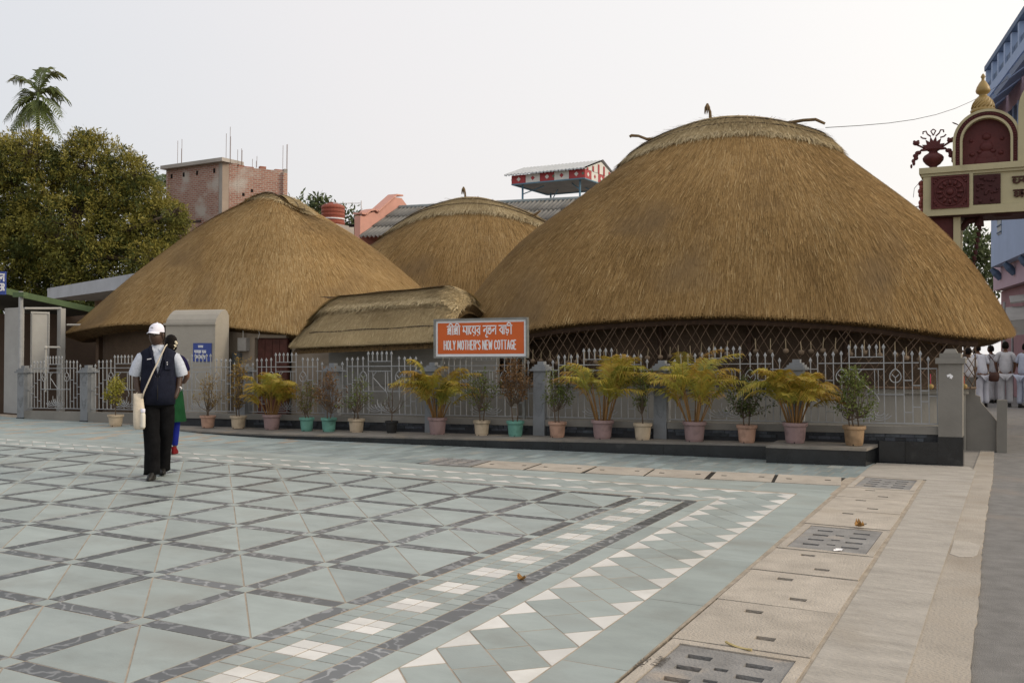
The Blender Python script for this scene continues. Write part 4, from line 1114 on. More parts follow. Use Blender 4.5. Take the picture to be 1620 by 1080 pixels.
# ---- plastered porch block beside the left cottage
pb = Thing('porch_block', 'grey plastered porch block with barrel-curved top in front of the left cottage', 'porch', L(-13.7,1.3,0))
prof = [(0.95,-0.05),(1.34,-0.05),(1.34,2.10),(1.28,2.19),(1.22,2.215),(1.15,2.19),(1.06,2.12),(0.98,2.02),(0.95,1.93)]
n = len(prof)
b = MB().add([(-14.30,p[0],p[1]) for p in prof]+[(-13.03,p[0],p[1]) for p in prof], [tuple(range(n-1,-1,-1)), tuple(range(n,2*n))]+[(i,(i+1)%n,n+(i+1)%n,n+i) for i in range(n)])
M_PORCH = mat('porch_plaster',(0.36,0.335,0.29),0.9,0.08,1.8,0.2,25,dirt=((0.26,0.235,0.195),1.3,0.6))
pb.part('porch_body', lot(b), M_PORCH)
pb.part('moulding', lot(MB().box(-14.33,-13.0,0.915,0.949,1.905,1.945)), M_PORCH)
bs_ = Thing('notice_plate', 'small blue enamel notice with white Bengali lines on the porch block', 'sign', (0,0,0))
M_BLUES = mat('blue_enamel',(0.025,0.055,0.26),0.4,0.08,4,spec=0.5)
bs_.part('plate', MB().box(0,0.46,-0.012,0,0,0.36), M_BLUES)
q = MB(); bengali(q,[['ka','ba','la','ma','aa']],0.13,0.27,0.042,0.009,-0.017,-0.012); bengali(q,[['ma','na','ba','ra','ta'],['ba','ra','ka']],0.035,0.165,0.052,0.011,-0.017,-0.012); bengali(q,[['ta','na','la','ba','ra'],['ya']],0.07,0.06,0.055,0.012,-0.017,-0.012)
bs_.part('lettering', q, M_SIGNW)
bs_.o.location = L(-13.56,0.935,1.19); bs_.o.rotation_euler = (0,0,LA)

# ---- row of round ornaments hanging along the lattice
M_ORN = mat('brown_clay_ornament',(0.17,0.125,0.085),0.8,0.3,12,rnd=0.3); M_ORNS = mat('pale_reed',(0.34,0.27,0.17),0.8,0.2,15,rnd=0.2); M_ORNR = mat('red_tag_cloth',(0.42,0.08,0.055),0.8,0.2,15,rnd=0.25,huevar=0.03); M_ORNY = mat('ochre_clay',(0.36,0.25,0.09),0.8,0.3,12,rnd=0.2)
s_ = 1.1
k = 0
while s_ < Ltot-0.1:
    c = along(s_); right_end = s_ > Ltot-0.8
    z = 1.36+0.10*math.sin(s_*0.8)+random.uniform(-0.03,0.03)
    if right_end: z = 0.98+random.uniform(-0.06,0.06)
    x, y, _ = L(c[0], c[1]-0.09+random.uniform(-0.03,0.03), 0)
    t = Thing('hanging_ornament', 'round ochre ornament with red tag hanging at the right end of the lattice' if right_end else 'round brown ornament on a pale reed hanging before the bamboo lattice', 'ornament', (x,y,z), 'red tagged ornaments' if right_end else 'brown ornaments along the lattice')
    ln = random.uniform(0.13,0.2)
    t.part('reed', MB().tube([(x,y,z+0.02),(x+random.uniform(-0.015,0.015),y,z+ln)],[0.008,0.006],5), M_ORNR if right_end else M_ORNS)
    t.part('disc', MB().loft([(x,y,z-0.045,0.012,0.012),(x,y,z-0.035,0.034,0.030),(x,y,z-0.005,0.046,0.040),(x,y,z+0.018,0.038,0.034),(x,y,z+0.03,0.014,0.014)],10), M_ORNY if right_end else M_ORN, smooth=True)
    s_ += random.uniform(0.13,0.24)
# ================================================================== POTTED PLANTS
POTC = {'mauve':(0.27,0.185,0.18),'cream':(0.46,0.375,0.27),'teal':(0.125,0.30,0.245),'peach':(0.42,0.26,0.19),'tan':(0.37,0.245,0.14),'black':(0.02,0.02,0.02)}
M_SOIL = mat('potting_soil',(0.07,0.05,0.035),0.95,0.3,12,0.6,40)
PALMT = [(0.0,(0.27,0.10,0.022)),(0.25,(0.38,0.21,0.028)),(0.5,(0.41,0.33,0.04)),(0.75,(0.25,0.265,0.042)),(1.0,(0.11,0.155,0.035))]
M_PALM = mat('yellowing_palm_leaf',(0.25,0.22,0.04),0.55,0.15,6,tint=PALMT,spec=0.3,trans=0.2)
M_CANE = mat('ochre_palm_cane',(0.22,0.12,0.042),0.65,0.3,10,stretch=(1,1,0.3),rnd=0.2)
M_TWIG = mat('grey_brown_twig',(0.115,0.085,0.06),0.85,0.25,15)
def leafmat(n, a, b, c): return mat('foliage_'+n, b, 0.55, 0.2, 5, tint=[(0.0,a),(0.5,b),(1.0,c)], spec=0.3, trans=0.2)
LM = {
 'green': leafmat('green',(0.06,0.085,0.02),(0.11,0.145,0.03),(0.21,0.21,0.05)),
 'lime': leafmat('lime',(0.13,0.13,0.02),(0.26,0.24,0.03),(0.36,0.31,0.05)),
 'dark': leafmat('dark',(0.028,0.045,0.015),(0.06,0.08,0.02),(0.13,0.135,0.03)),
 'brown': leafmat('brown',(0.07,0.035,0.02),(0.16,0.085,0.035),(0.26,0.16,0.05)),
 'ochre': leafmat('ochre',(0.14,0.075,0.02),(0.26,0.16,0.03),(0.22,0.21,0.05)),
 'red': leafmat('redgreen',(0.24,0.06,0.025),(0.11,0.12,0.03),(0.18,0.18,0.05)),
}
def pot(t, x, y, z, w, h, colr):
    m = mat('pot_'+colr, POTC[colr], 0.6, 0.12, 7, 0.1, 40, rnd=0.06, dirt=(tuple(c*0.5 for c in POTC[colr]), 5, 0.53))
    r = w/2
    p = t.part('pot', MB().lathe((x,y,z),[(r*0.66,0),(r*0.70,0.006),(r*0.72,0.03),(r*0.755,0.032),(r*0.86,h*0.80),(r*0.95,h*0.81),(r*1.0,h*0.86),(r*1.0,h),(r*0.92,h),(r*0.88,h*0.90),(r*0.02,h*0.90)],22), m, smooth=False)
    t.part('soil', MB().lathe((x,y,z),[(r*0.86,h*0.86),(r*0.86,h*0.915),(r*0.3,h*0.95),(0.004,h*0.955)],14), M_SOIL, parent=p)
    for k in range(3):
        an = k*2.1+random.random()
        t.part('hole_shade', MB().ball((x+math.cos(an)*r*0.70,y+math.sin(an)*r*0.70,z+0.012),0.010,0.010,0.009,6,4), mat('hole_dark',(0.01,0.01,0.01),0.9,0), parent=p)  # solid black beads; the shade inside the drain holes is their colour
    return p

def frond(rng, root, az, length, rise, droop, leaf, tone, npair=15):
    """one pinnate frond as points/quads/tint"""
    V = []; F = []; T = []
    ca, sa = math.cos(az), math.sin(az); pts = []
    N = npair+3
    for i in range(N+1):
        t = i/N
        out = length*(0.15*t+0.85*t**1.5)*math.cos(rise*(1-0.2*t))
        z = length*math.sin(rise)*(t*1.25-0.25*t*t) - droop*length*max(0,t-0.35)**2*1.6
        pts.append(Vector((root[0]+ca*out, root[1]+sa*out, root[2]+z)))
    def quad(a, b, c, d, tt):
        n = len(V); V.extend([a,b,c,d]); F.append((n,n+1,n+2,n+3)); T.extend([tt]*4)
    for i in range(N):
        d = (pts[i+1]-pts[i]).normalized(); s = d.cross(Vector((0,0,1))); s = s.normalized() if s.length > 1e-3 else Vector((1,0,0))
        w_ = 0.006*(1-i/N)+0.0018
        up = s.cross(d)*0.003
        quad(pts[i]-s*w_+up,pts[i]+s*w_+up,pts[i+1]+s*w_*0.8+up,pts[i+1]-s*w_*0.8+up, 0.35)
        quad(pts[i]-s*w_-up,pts[i+1]-s*w_*0.8-up,pts[i+1]+s*w_*0.8-up,pts[i]+s*w_-up, 0.35)
        if i < 3: continue
        t = i/N
        for sd in (-1,1):
            ll = leaf*math.sin(math.pi*min(0.94,0.16+0.80*t))**0.7*rng.uniform(0.8,1.15)
            dir1 = (s*sd*0.78 + d*0.62 + Vector((0,0,0.16))).normalized()
            wl = 0.0078*rng.uniform(0.8,1.3)
            wv = d*wl
            m1 = pts[i]+dir1*ll*0.5; e1 = pts[i]+dir1*ll+Vector((0,0,-ll*rng.uniform(0.2,0.65)))
            tt = min(1,max(0,tone+rng.gauss(0,0.10)+(0.12 if t < 0.5 else -0.06)))
            quad(pts[i]-wv*0.6,pts[i]+wv*0.6,m1+wv,m1-wv,tt); quad(m1-wv,m1+wv,e1+wv*0.15,e1-wv*0.15,max(0,tt-0.08))
    return V, F, T

def palm_plant(label, x, y, z, w, h, height, spread, seed, tone=0.50, colr='mauve'):
    rng = random.Random(seed)
    t = Thing('potted_palm', label, 'potted plant', (x,y,z), 'yellow palms in mauve pots')
    pot(t, x, y, z, w, h, colr)
    zt_ = z+h*0.92
    nc = rng.randint(17,22)
    tops = []
    for k in range(nc):
        a = rng.random()*TAU; r0 = w*0.30*rng.random()**0.5; ln = height*rng.uniform(0.30,0.52)
        p0 = (x+r0*math.cos(a), y+r0*math.sin(a), zt_-0.02); p1 = (x+(r0*1.6+0.02)*math.cos(a), y+(r0*1.6+0.02)*math.sin(a), zt_+ln*0.5); p2 = (x+(r0*2.1+0.05)*math.cos(a), y+(r0*2.1+0.05)*math.sin(a), zt_+ln)
        t.part('cane', MB().tube([p0,p1,p2],[0.0095,0.0085,0.006],6), M_CANE); tops.append((p2,a))
    nf = rng.randint(26,38); dro = rng.uniform(0.25,0.55)
    for k in range(nf):
        p2, a = tops[k % nc]
        az = a+rng.gauss(0,0.55) if k < nc else rng.random()*TAU
        up_ = k >= nf-9
        rise = rng.uniform(1.15,1.45) if up_ else rng.uniform(0.45,1.15)
        ln = height*(rng.uniform(0.58,0.72) if up_ else 1)*1.0 if up_ else spread*rng.uniform(0.45,0.70)
        V, F, T = frond(rng, Vector(p2)-Vector((0,0,rng.uniform(0.0,0.14))), az, ln, rise, dro*rng.uniform(0.8,1.9), 0.24*height/0.9, tone+rng.gauss(0,0.15)-(0.18 if rise < 0.45 else 0), 26)
        V = np.array([tuple(v) for v in V])-np.array([x,y,z])
        link(fast_mesh('frond', V, np.array(F), np.array(T), M_PALM),'frond',t.o)
    return t

def leaves_at(rng, centers, per, spread, size, tone=0.5, droop=0.2, aspect=0.4):
    """small leaf quads scattered round twig ends"""
    V = []; F = []; T = []
    for c in centers:
        ct = tone+rng.gauss(0,0.16)
        for _ in range(per):
            d = Vector((rng.gauss(0,1),rng.gauss(0,1),rng.gauss(0,1)-droop)).normalized()
            p = Vector(c)+d*spread*rng.random()
            ax = (d+Vector((rng.gauss(0,0.5),rng.gauss(0,0.5),rng.gauss(0,0.4)+0.2-droop))).normalized()
            s = ax.cross(Vector((rng.gauss(0,1),rng.gauss(0,1),rng.gauss(0,1)))); s = s.normalized() if s.length > 1e-3 else Vector((1,0,0))
            ln = size*rng.uniform(0.6,1.25); w_ = ln*aspect*0.5
            n = len(V); V.extend([p, p+ax*ln*0.5+s*w_, p+ax*ln, p+ax*ln*0.5-s*w_]); F.append((n,n+1,n+2,n+3)); T.extend([min(1,max(0,ct+rng.gauss(0,0.15)))]*4)
    return V, F, T

def shrub(label, x, y, z, w, h, colr, crown, leaf, seed, nleaf=9, lsize=0.045, stems=1, nb=16, group='potted shrubs on the ledge', bare=0.0):
    """crown = (half width, bottom, top) above the pot rim"""
    rng = random.Random(seed)
    t = Thing('potted_shrub', label, 'potted plant', (x,y,z), group)
    pot(t, x, y, z, w, h, colr)
    z0 = z+h*0.93; hw, cb, ct = crown
    wood = MB(); tips = []
    for s in range(stems):
        sx = x+(s-(stems-1)/2)*0.06
        fork = z0+max(0.03,cb*rng.uniform(0.45,0.8))
        base_ = Vector((sx,y,z0-0.03)); fk = Vector((sx+rng.gauss(0,0.015),y+rng.gauss(0,0.015),fork))
        wood.tube([base_,(base_+fk)/2+Vector((rng.gauss(0,0.008),0,0)),fk],[0.012,0.010,0.009],6)
        for k in range(nb//stems):
            a = rng.random()*TAU; tt = rng.random()
            zz = z0+cb+(ct-cb)*tt
            rr = hw*math.sin(math.pi*min(0.97,max(0.12,0.18+0.75*tt)))*math.sqrt(rng.random())
            e = Vector((x+rr*math.cos(a), y+rr*math.sin(a)*0.9, zz))
            mid_ = fk.lerp(e,0.5)+Vector((rr*0.18*math.cos(a),rr*0.18*math.sin(a),-0.02))
            wood.tube([fk,mid_,e],[0.007,0.0048,0.0022],5)
            for q in range(3):
                e2 = mid_.lerp(e,0.3+0.3*q)+Vector((rng.gauss(0,hw*0.22),rng.gauss(0,hw*0.22),rng.uniform(0.02,0.10)))
                wood.tube([mid_.lerp(e,0.15+0.3*q),e2],[0.0032,0.0016],4)
                if rng.random() >= bare: tips.append(e2)
            if rng.random() >= bare: tips.append(e); tips.append(e.lerp(mid_,0.3))
    t.part('branches', wood, M_TWIG)
    if nleaf:
        V, F, T = leaves_at(rng, tips, nleaf, 0.07, lsize)
        V = np.array([tuple(v) for v in V])-np.array([x,y,z])
        link(fast_mesh('foliage', V, np.array(F), np.array(T), LM[leaf]),'foliage',t.o,'stuff')
    return t
shrub('small round lime shrub in a cream pot left of the walking man',-11.30,8.62,0.012,0.29,0.21,'cream',(0.26,0.28,0.68),'lime',1,14,0.05,1,18)
shrub('sparse yellowing shrub in a pinkish pot right behind the woman',-9.35,8.96,0.045,0.28,0.215,'peach',(0.24,0.15,0.72),'ochre',2,6,0.04,2,16)
shrub('tall narrow brown shrub in a cream pot before the fence pillar',-8.67,9.0,0.06,0.29,0.22,'cream',(0.19,0.22,1.05),'ochre',3,7,0.045,2,26)
palm_plant('yellow palm in a mauve pot, leftmost of the five palms',-7.95,9.04,0.068,0.325,0.26,0.84,0.80,4,0.47)
shrub('sparse red tipped shrub in the left one of two turquoise pots',-7.17,9.02,0.08,0.255,0.225,'teal',(0.21,0.14,0.66),'red',5,6,0.045,2,16)
shrub('dense reddish brown shrub in the right one of two turquoise pots',-6.73,9.05,0.085,0.27,0.23,'teal',(0.23,0.18,0.80),'brown',6,9,0.045,2,22)
shrub('open branched green shrub in a cream pot beside the black pot',-6.22,9.12,0.088,0.28,0.228,'cream',(0.31,0.22,0.66),'green',7,5,0.045,3,18)
shrub('nearly bare twig in a small black pot',-5.58,9.2,0.10,0.215,0.20,'black',(0.22,0.25,0.62),'green',8,3,0.035,1,7,bare=0.8)
palm_plant('broad yellow palm in a mauve pot below the orange sign',-4.73,9.23,0.112,0.31,0.278,0.92,1.14,9,0.50)
shrub('green open shrub in a cream pot under the sign',-3.98,9.32,0.128,0.27,0.235,'cream',(0.29,0.24,0.74),'green',10,6,0.045,2,20)
shrub('brown withered shrub on two stems in a turquoise pot',-3.41,9.35,0.137,0.275,0.24,'teal',(0.28,0.36,0.95),'brown',11,10,0.045,2,26)
shrub('green twisted shrub in a peach pot right of the sign pillar',-2.73,9.40,0.148,0.28,0.24,'peach',(0.23,0.26,0.78),'green',12,9,0.045,2,18)
palm_plant('tall bushy palm in a mauve pot with upright yellow crown',-2.02,9.44,0.162,0.335,0.28,1.06,1.04,13,0.48)
shrub('thin green shrub in a cream pot between the two middle palms',-1.42,9.49,0.172,0.275,0.245,'cream',(0.19,0.28,0.76),'green',14,9,0.04,1,15)
palm_plant('widest palm with orange fronds in a mauve pot',-0.66,9.50,0.185,0.335,0.287,0.90,1.32,15,0.50)
shrub('dark green shrub in a peach pot between the two right palms',0.06,9.56,0.200,0.285,0.247,'peach',(0.30,0.18,0.74),'dark',16,9,0.05,2,22)
palm_plant('yellow palm in a mauve pot on the black corner step',0.73,9.45,0.244,0.33,0.272,0.86,0.98,17,0.46)
shrub('bushy green shrub in a tan pot at the end of the corner step',1.47,9.50,0.244,0.295,0.258,'tan',(0.27,0.16,0.75),'green',18,11,0.045,3,30)

# ================================================================== TREES BEHIND
RV = Vector((0.885,0.466,0)); FV = Vector((-0.466,0.885,0))
BARK = mat('grey_bark',(0.10,0.075,0.055),0.95,0.3,4,0.6,18)
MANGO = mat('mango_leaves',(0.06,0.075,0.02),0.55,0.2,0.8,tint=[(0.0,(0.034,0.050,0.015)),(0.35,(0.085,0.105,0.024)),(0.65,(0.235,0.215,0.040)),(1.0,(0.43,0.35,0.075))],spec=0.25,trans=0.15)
def crown_tree(name, label, c, blobs, unit, nleaf, size, m, base_z, seed, trunk=0.35, flower=0.5, depth=0.8, aspect=0.32):
    """blobs (right, up, radius) in metres about c; leaves sit in rosettes on twig ends through each blob's shell"""
    g_ = np.random.default_rng(seed)
    t = Thing(name, label, 'tree', (c[0],c[1],base_z))
    wood = MB(); root = Vector((c[0],c[1],base_z)); fork = Vector((c[0],c[1],c[2]-2.2*unit))
    wood.tube([root, root.lerp(fork,0.5)+Vector((0.15,0,0)), fork],[trunk*1.3,trunk,trunk*0.85],10)
    tot = sum(b[2]**2 for b in blobs)
    cen = []; nrm = []
    for (bx,bz,br) in blobs:
        cc = Vector(c)+RV*bx+FV*(g_.uniform(-1,1)*depth)+Vector((0,0,bz))
        wood.tube([fork, fork.lerp(cc,0.5)+Vector((0,0,0.25*unit)), cc],[trunk*0.5,trunk*0.3,trunk*0.1],7)
        n = int(nleaf/10*br**2/tot)+3
        d = g_.normal(size=(n,3)); d /= np.linalg.norm(d,axis=1)[:,None]
        r = br*(0.55+0.5*g_.random(n)**0.6)*(1+0.16*np.sin(d[:,0]*6+seed)*np.sin(d[:,2]*7))
        p = np.array(cc)+d*r[:,None]*np.array([1,1,0.9])
        # leafy boughs: keep clumps, leave hollows between them
        keep = (np.sin(p[:,0]*3.1+seed)*np.sin(p[:,1]*2.9)*np.sin(p[:,2]*3.4+0.7)+g_.normal(0,0.16,n)) > -0.30
        p = p[keep]; d = d[keep]; n = len(p)
        for k in range(0,min(n,26)):
            wood.tube([cc,cc.lerp(Vector(p[k]),0.55)+Vector((0,0,0.1)),Vector(p[k])],[trunk*0.09,trunk*0.05,trunk*0.02],4)
        cen.append(p); nrm.append(d)
    cen = np.concatenate(cen); nrm = np.concatenate(nrm)
    per = 10
    n = len(cen)*per
    C_ = np.repeat(cen,per,0); D_ = np.repeat(nrm,per,0)
    cw_ = 0.5+0.5*np.sin(cen[:,0]*2.1+seed)*np.sin(cen[:,2]*2.6+1)*np.sin(cen[:,1]*2.3)+g_.normal(0,0.22,len(cen))
    cl = np.repeat(np.clip(cw_,0,1),per)
    dirs = g_.normal(size=(n,3))*0.8+D_*0.9+np.array([0,0,-0.15]); dirs /= np.linalg.norm(dirs,axis=1)[:,None]
    P0 = C_+g_.normal(size=(n,3))*size*0.5
    side = np.cross(dirs,g_.normal(size=(n,3))); side /= np.linalg.norm(side,axis=1)[:,None]+1e-9
    ln = size*g_.uniform(0.6,1.3,n)[:,None]; wd = ln*aspect*0.5
    V = np.stack([P0,P0+dirs*ln*0.5+side*wd,P0+dirs*ln,P0+dirs*ln*0.5-side*wd],1).reshape(-1,3)
    F = np.arange(n*4).reshape(-1,4)
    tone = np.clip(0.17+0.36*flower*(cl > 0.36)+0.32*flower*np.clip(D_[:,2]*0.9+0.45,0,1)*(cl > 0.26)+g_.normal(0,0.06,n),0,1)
    t.part('trunk', wood, BARK)
    V = V-np.array(t.base)
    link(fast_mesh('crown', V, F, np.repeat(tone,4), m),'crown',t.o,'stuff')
    return t
U = 38/1520.6
bl = [((px-105)*U,(330-py)*U,r*U) for px,py,r in [(40,300,82),(140,272,70),(0,258,46),(62,252,44),(190,322,66),(110,362,95),(222,372,66),(30,405,80),(165,425,80),(248,350,40),(132,236,36),(283,338,17),(-50,330,95),(245,415,40),(-20,420,80),(90,440,70),(205,275,34)]]
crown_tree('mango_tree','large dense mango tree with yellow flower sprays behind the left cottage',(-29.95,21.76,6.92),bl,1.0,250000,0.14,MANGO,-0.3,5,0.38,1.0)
FAR = mat('pale_far_leaves',(0.10,0.13,0.06),0.7,0.2,1,tint=[(0.0,(0.05,0.07,0.035)),(0.5,(0.10,0.13,0.055)),(1.0,(0.18,0.20,0.09))],spec=0.2,trans=0.2)
def far_tree(label, c, rads, seed, n=2600):
    crown_tree('far_tree',label,c,rads,1.0,n,0.30,FAR,-0.3,seed,0.16,0.5,0.5,0.4)
far_tree('thin feathery tree right of the unfinished brick building',(-31.0,37.0,9.0),[(0,0,0.75),(0.5,-0.8,0.8),(-0.4,-1.2,0.8)],31,2000)
far_tree('thin feathery tree left of the red water tank',(-29.9,37.5,9.0),[(0,0,0.6),(0.5,-0.5,0.6),(-0.4,-0.7,0.6)],32,1500)
far_tree('thin feathery tree right of the red water tank',(-28.5,38.3,8.3),[(0,0,0.7),(0.4,-0.8,0.7),(0.1,-1.6,0.8)],33,1700)
far_tree('pale tree seen through the gap under the gateway beam',(1.1,46.0,5.6),[(0,0,1.3),(-0.9,-0.8,1.2),(0.9,-0.6,1.1),(0.2,1.0,0.9)],34,4500)
# broad bushes seen dark under the canopies at far left
crown_tree('dark_bush','dark leafy bush under the mango tree behind the concrete roof',(-31.5,20.0,2.2),[(0,0,1.5),(2.2,0.2,1.4),(-2.2,0.3,1.6),(4.2,-0.1,1.3)],0.6,16000,0.28,MANGO,-0.3,9,0.2,0.15)

# areca palm with a feathery crown
PALMG = mat('areca_leaf',(0.09,0.12,0.03),0.5,0.2,3,tint=[(0.0,(0.16,0.10,0.03)),(0.5,(0.07,0.095,0.025)),(1.0,(0.16,0.19,0.05))],spec=0.3,trans=0.2)
def tall_palm(label, c, top, fr, seed, leaf=0.62, tr=0.085, ln=1.9):
    rng = random.Random(seed)
    t = Thing('areca_palm', label, 'palm tree', (c[0],c[1],-0.3))
    t.part('trunk', MB().tube([(c[0],c[1],-0.3),(c[0]+0.15,c[1],top*0.5),(c[0]+0.05,c[1],top)],[tr*1.3,tr,tr*0.8],8), mat('palm_bark',(0.17,0.15,0.12),0.9,0.25,3))
    t.part('crownshaft', MB().tube([(c[0]+0.05,c[1],top-0.1),(c[0]+0.05,c[1],top+0.7)],[tr*1.0,tr*0.55],8), mat('green_crownshaft',(0.11,0.15,0.05),0.6,0.2,3))
    for (az, rise, l_, dr) in fr:
        root = Vector((c[0]+0.05,c[1],top+0.5)); d = RV*math.cos(R(az))+FV*math.sin(R(az)); a = math.atan2(d.y,d.x)
        V, F, T = frond(rng, root, a, l_, R(rise), dr, leaf, 0.55+rng.gauss(0,0.12), 20)
        V = np.array([tuple(v) for v in V])
        # broader, stiffer leaflets
        V = V.reshape(-1,4,3); cen = V.mean(1,keepdims=True)
        w1 = (V[:,1]-V[:,0])*2.4; V[:,0] -= w1; V[:,1] += w1; w2 = (V[:,2]-V[:,3])*2.4; V[:,2] += w2; V[:,3] -= w2
        V = V.reshape(-1,3)-np.array(t.base)
        link(fast_mesh('frond', V, np.array(F), np.array(T), PALMG),'frond',t.o)
tall_palm('tall areca palm rising above the mango tree at far left',(-34.6,23.8),11.85,[(80,84,1.85,0.3),(20,66,1.75,0.5),(170,50,1.7,0.5),(150,25,1.35,0.9),(10,25,1.4,0.8),(-20,-5,1.35,1.0),(200,-12,1.35,1.0),(-60,-35,1.5,0.8),(-120,-40,1.5,0.8),(60,40,1.4,0.9),(240,-45,1.5,0.7),(-30,-45,1.5,0.7),(180,-50,1.5,0.6),(0,-55,1.5,0.6)],51,0.72,0.085)
tall_palm('smaller pale palm beside the unfinished brick building',(-36.4,31.9),9.0,[(10,40,2.2,0.9),(60,60,2.0,0.7),(120,55,2.0,0.8),(170,35,2.0,1.0),(30,10,2.0,1.4),(150,10,2.0,1.4),(-40,30,1.9,1.2)],52,0.7,0.12)
# ================================================================== BUILDINGS BEHIND AND BESIDE
M_BRICK = brick_mat('red_brick_wall')
M_CEM = mat('raw_cement',(0.37,0.345,0.32),0.92,0.12,1.2,0.3,12,dirt=((0.26,0.235,0.21),0.8,0.58))
M_REBAR = mat('rusty_rebar',(0.20,0.13,0.10),0.8,0.3,10)
def uv_box(mb, sx=1.0):
    """wall coordinates for the brick pattern: metres along the wall and up"""
    me = mb.data; uvl = me.uv_layers.new(name='UVMap')
    for p in me.polygons:
        n = p.normal
        for li in p.loop_indices:
            v = me.vertices[me.loops[li].vertex_index].co
            h = v.x*(-n.y)+v.y*n.x if abs(n.z) < 0.7 else v.x
            uvl.data[li].uv = (h, v.z if abs(n.z) < 0.7 else v.y)
    return mb
# unfinished brick house: corner towards the camera
bc, bl_, brr = Vector((-27.42,27.58,0)), Vector((-31.08,27.80,0)), Vector((-25.84,29.995,0))
H_ = 9.55
bh = Thing('unfinished_brick_house','unfinished red brick upper storey with rebar stubs behind the left cottage','building',tuple((bc+bl_+brr)/3))
d1 = (bl_-bc); d2 = (brr-bc)
def wallpts(a, b, off): return a
def wall_part(name, a, b, z0, z1, th, m, parent=None):
    d = (b-a).normalized(); nn = Vector((d.y,-d.x,0)); inn = -nn*th
    q = [(a.x,a.y),(b.x,b.y),(b.x+inn.x,b.y+inn.y),(a.x+inn.x,a.y+inn.y)]
    o = bh.part(name, MB().prism(ccw(q), z0, z1), m, parent)
    if m is M_BRICK: uv_box(o)
    return o
bk = bc+d1+d2
wl_ = wall_part('brick_wall', bl_, bc+d1*0.06, 0, H_, 0.25, M_BRICK)
wr_ = wall_part('brick_wall', bc+d2*0.22, brr-d2*0.06, 0, H_-0.12, 0.25, M_BRICK)
wall_part('brick_wall', brr, bk, 0, H_-0.2, 0.25, M_BRICK); wall_part('brick_wall', bk, bl_, 0, H_-0.1, 0.25, M_BRICK)
wall_part('corner_column', bc+d1*0.055, bc, 0, H_, 0.3, M_CEM); o_b = wall_part('brick_wall', bc+d2*0.10, bc+d2*0.225, 0, H_, 0.25, M_BRICK); wall_part('corner_column', bc, bc+d2*0.098, 0, H_+0.02, 0.24, mat('tan_plaster',(0.37,0.30,0.245),0.92,0.12,1.5))
wall_part('corner_column', brr-d2*0.055, brr, 0, H_-0.02, 0.3, M_CEM)
# concrete roof edge over the left face, broken brick courses on the right
dd = d1.normalized(); n1 = Vector((-dd.y,dd.x,0)); n1 = n1 if n1.y < 0 else -n1
q = [bl_+n1*0.25-dd*-0.1, bc+n1*0.25-dd*0.25, bc-n1*1.0-dd*0.25, bl_-n1*1.0]
bh.part('roof_slab', MB().prism(ccw([(p.x,p.y) for p in q]), H_, H_+0.16), M_CEM)
rng = random.Random(3)
e2 = d2.normalized(); nn2 = Vector((e2.y,-e2.x,0)); nn2 = nn2 if nn2.x > 0 else -nn2
L2 = d2.length
def boxon(a, t0, t1, z0, z1, out, inn, e, nn):
    p = [a+e*t0+nn*out, a+e*t1+nn*out, a+e*t1-nn*inn, a+e*t0-nn*inn]
    return MB().prism(ccw([(v.x,v.y) for v in p]), z0, z1)
x = L2*0.24
while x < L2*0.92:
    w_ = rng.uniform(0.2,0.5)
    if rng.random() < 0.75: bh.part('loose_brick_course', boxon(bc,x,x+w_,H_-0.12,H_-0.12+rng.uniform(0.04,0.12),0.0,0.24,e2,nn2), mat('loose_brick',(0.34,0.15,0.11),0.9,0.25,5))
    x += w_+0.03
M_NEARBLACK = mat('near_black',(0.012,0.01,0.009),0.95,0.1)
for t_, zz in ((0.30,8.15),(0.34,7.9),(0.43,8.35),(0.46,8.05),(0.55,7.95),(0.60,7.75),(0.66,7.6),(0.74,7.55),(0.86,7.2),(0.28,6.2),(0.33,6.6)):
    bh.part('putlog_shade', boxon(bc,L2*t_,L2*t_+0.11,zz,zz+0.14,0.004,0.10,e2,nn2), M_NEARBLACK)  # solid near-black blocks; the shade inside the putlog holes is their colour
L1 = d1.length
for t_ in (0.12,0.42,0.66,0.88): bh.part('putlog_shade', boxon(bc,L1*t_,L1*t_+0.13,H_-0.42,H_-0.22,0.004,0.1,dd,n1), M_NEARBLACK)
bh.part('lintel', boxon(bc,L1*0.36,L1*0.66,7.02,7.12,0.03,0.1,dd,n1), mat('dark_lintel',(0.07,0.05,0.045),0.9,0.2))
bh.part('bricked_window', boxon(bc,L1*0.38,L1*0.60,5.9,7.0,0.006,0.1,dd,n1), mat('pale_brickwork',(0.40,0.26,0.215),0.92,0.25,3,0.3,9))
bh.part('cement_patch', boxon(bc,L1*0.06,L1*0.34,5.2,6.3,0.008,0.1,dd,n1), M_CEM)
bh.part('timber_prop', boxon(bc,L2*0.76,L2*0.80,7.1,7.9,0.03,0.0,e2,nn2), mat('ochre_timber',(0.33,0.20,0.08),0.9,0.2))
for (p, hs) in ((bl_-dd*0.9,(1.15,0.8,1.2)),(bc+e2*0.25,(1.2,1.5,1.05)),(bc+e2*0.75,(0.55,0.6,0.5)),(brr-e2*0.12,(0.95,1.0,0.98)),(bc+e2*1.4,(0.2,0.12,0.3))):
    for k, h in enumerate(hs):
        a = Vector((p.x+0.13*(k-1),p.y+0.10*(k%2),0)); bh.part('rebar', MB().tube([(a.x,a.y,H_-0.1),(a.x+0.01,a.y,H_+0.1+h)],0.010,5), M_REBAR)

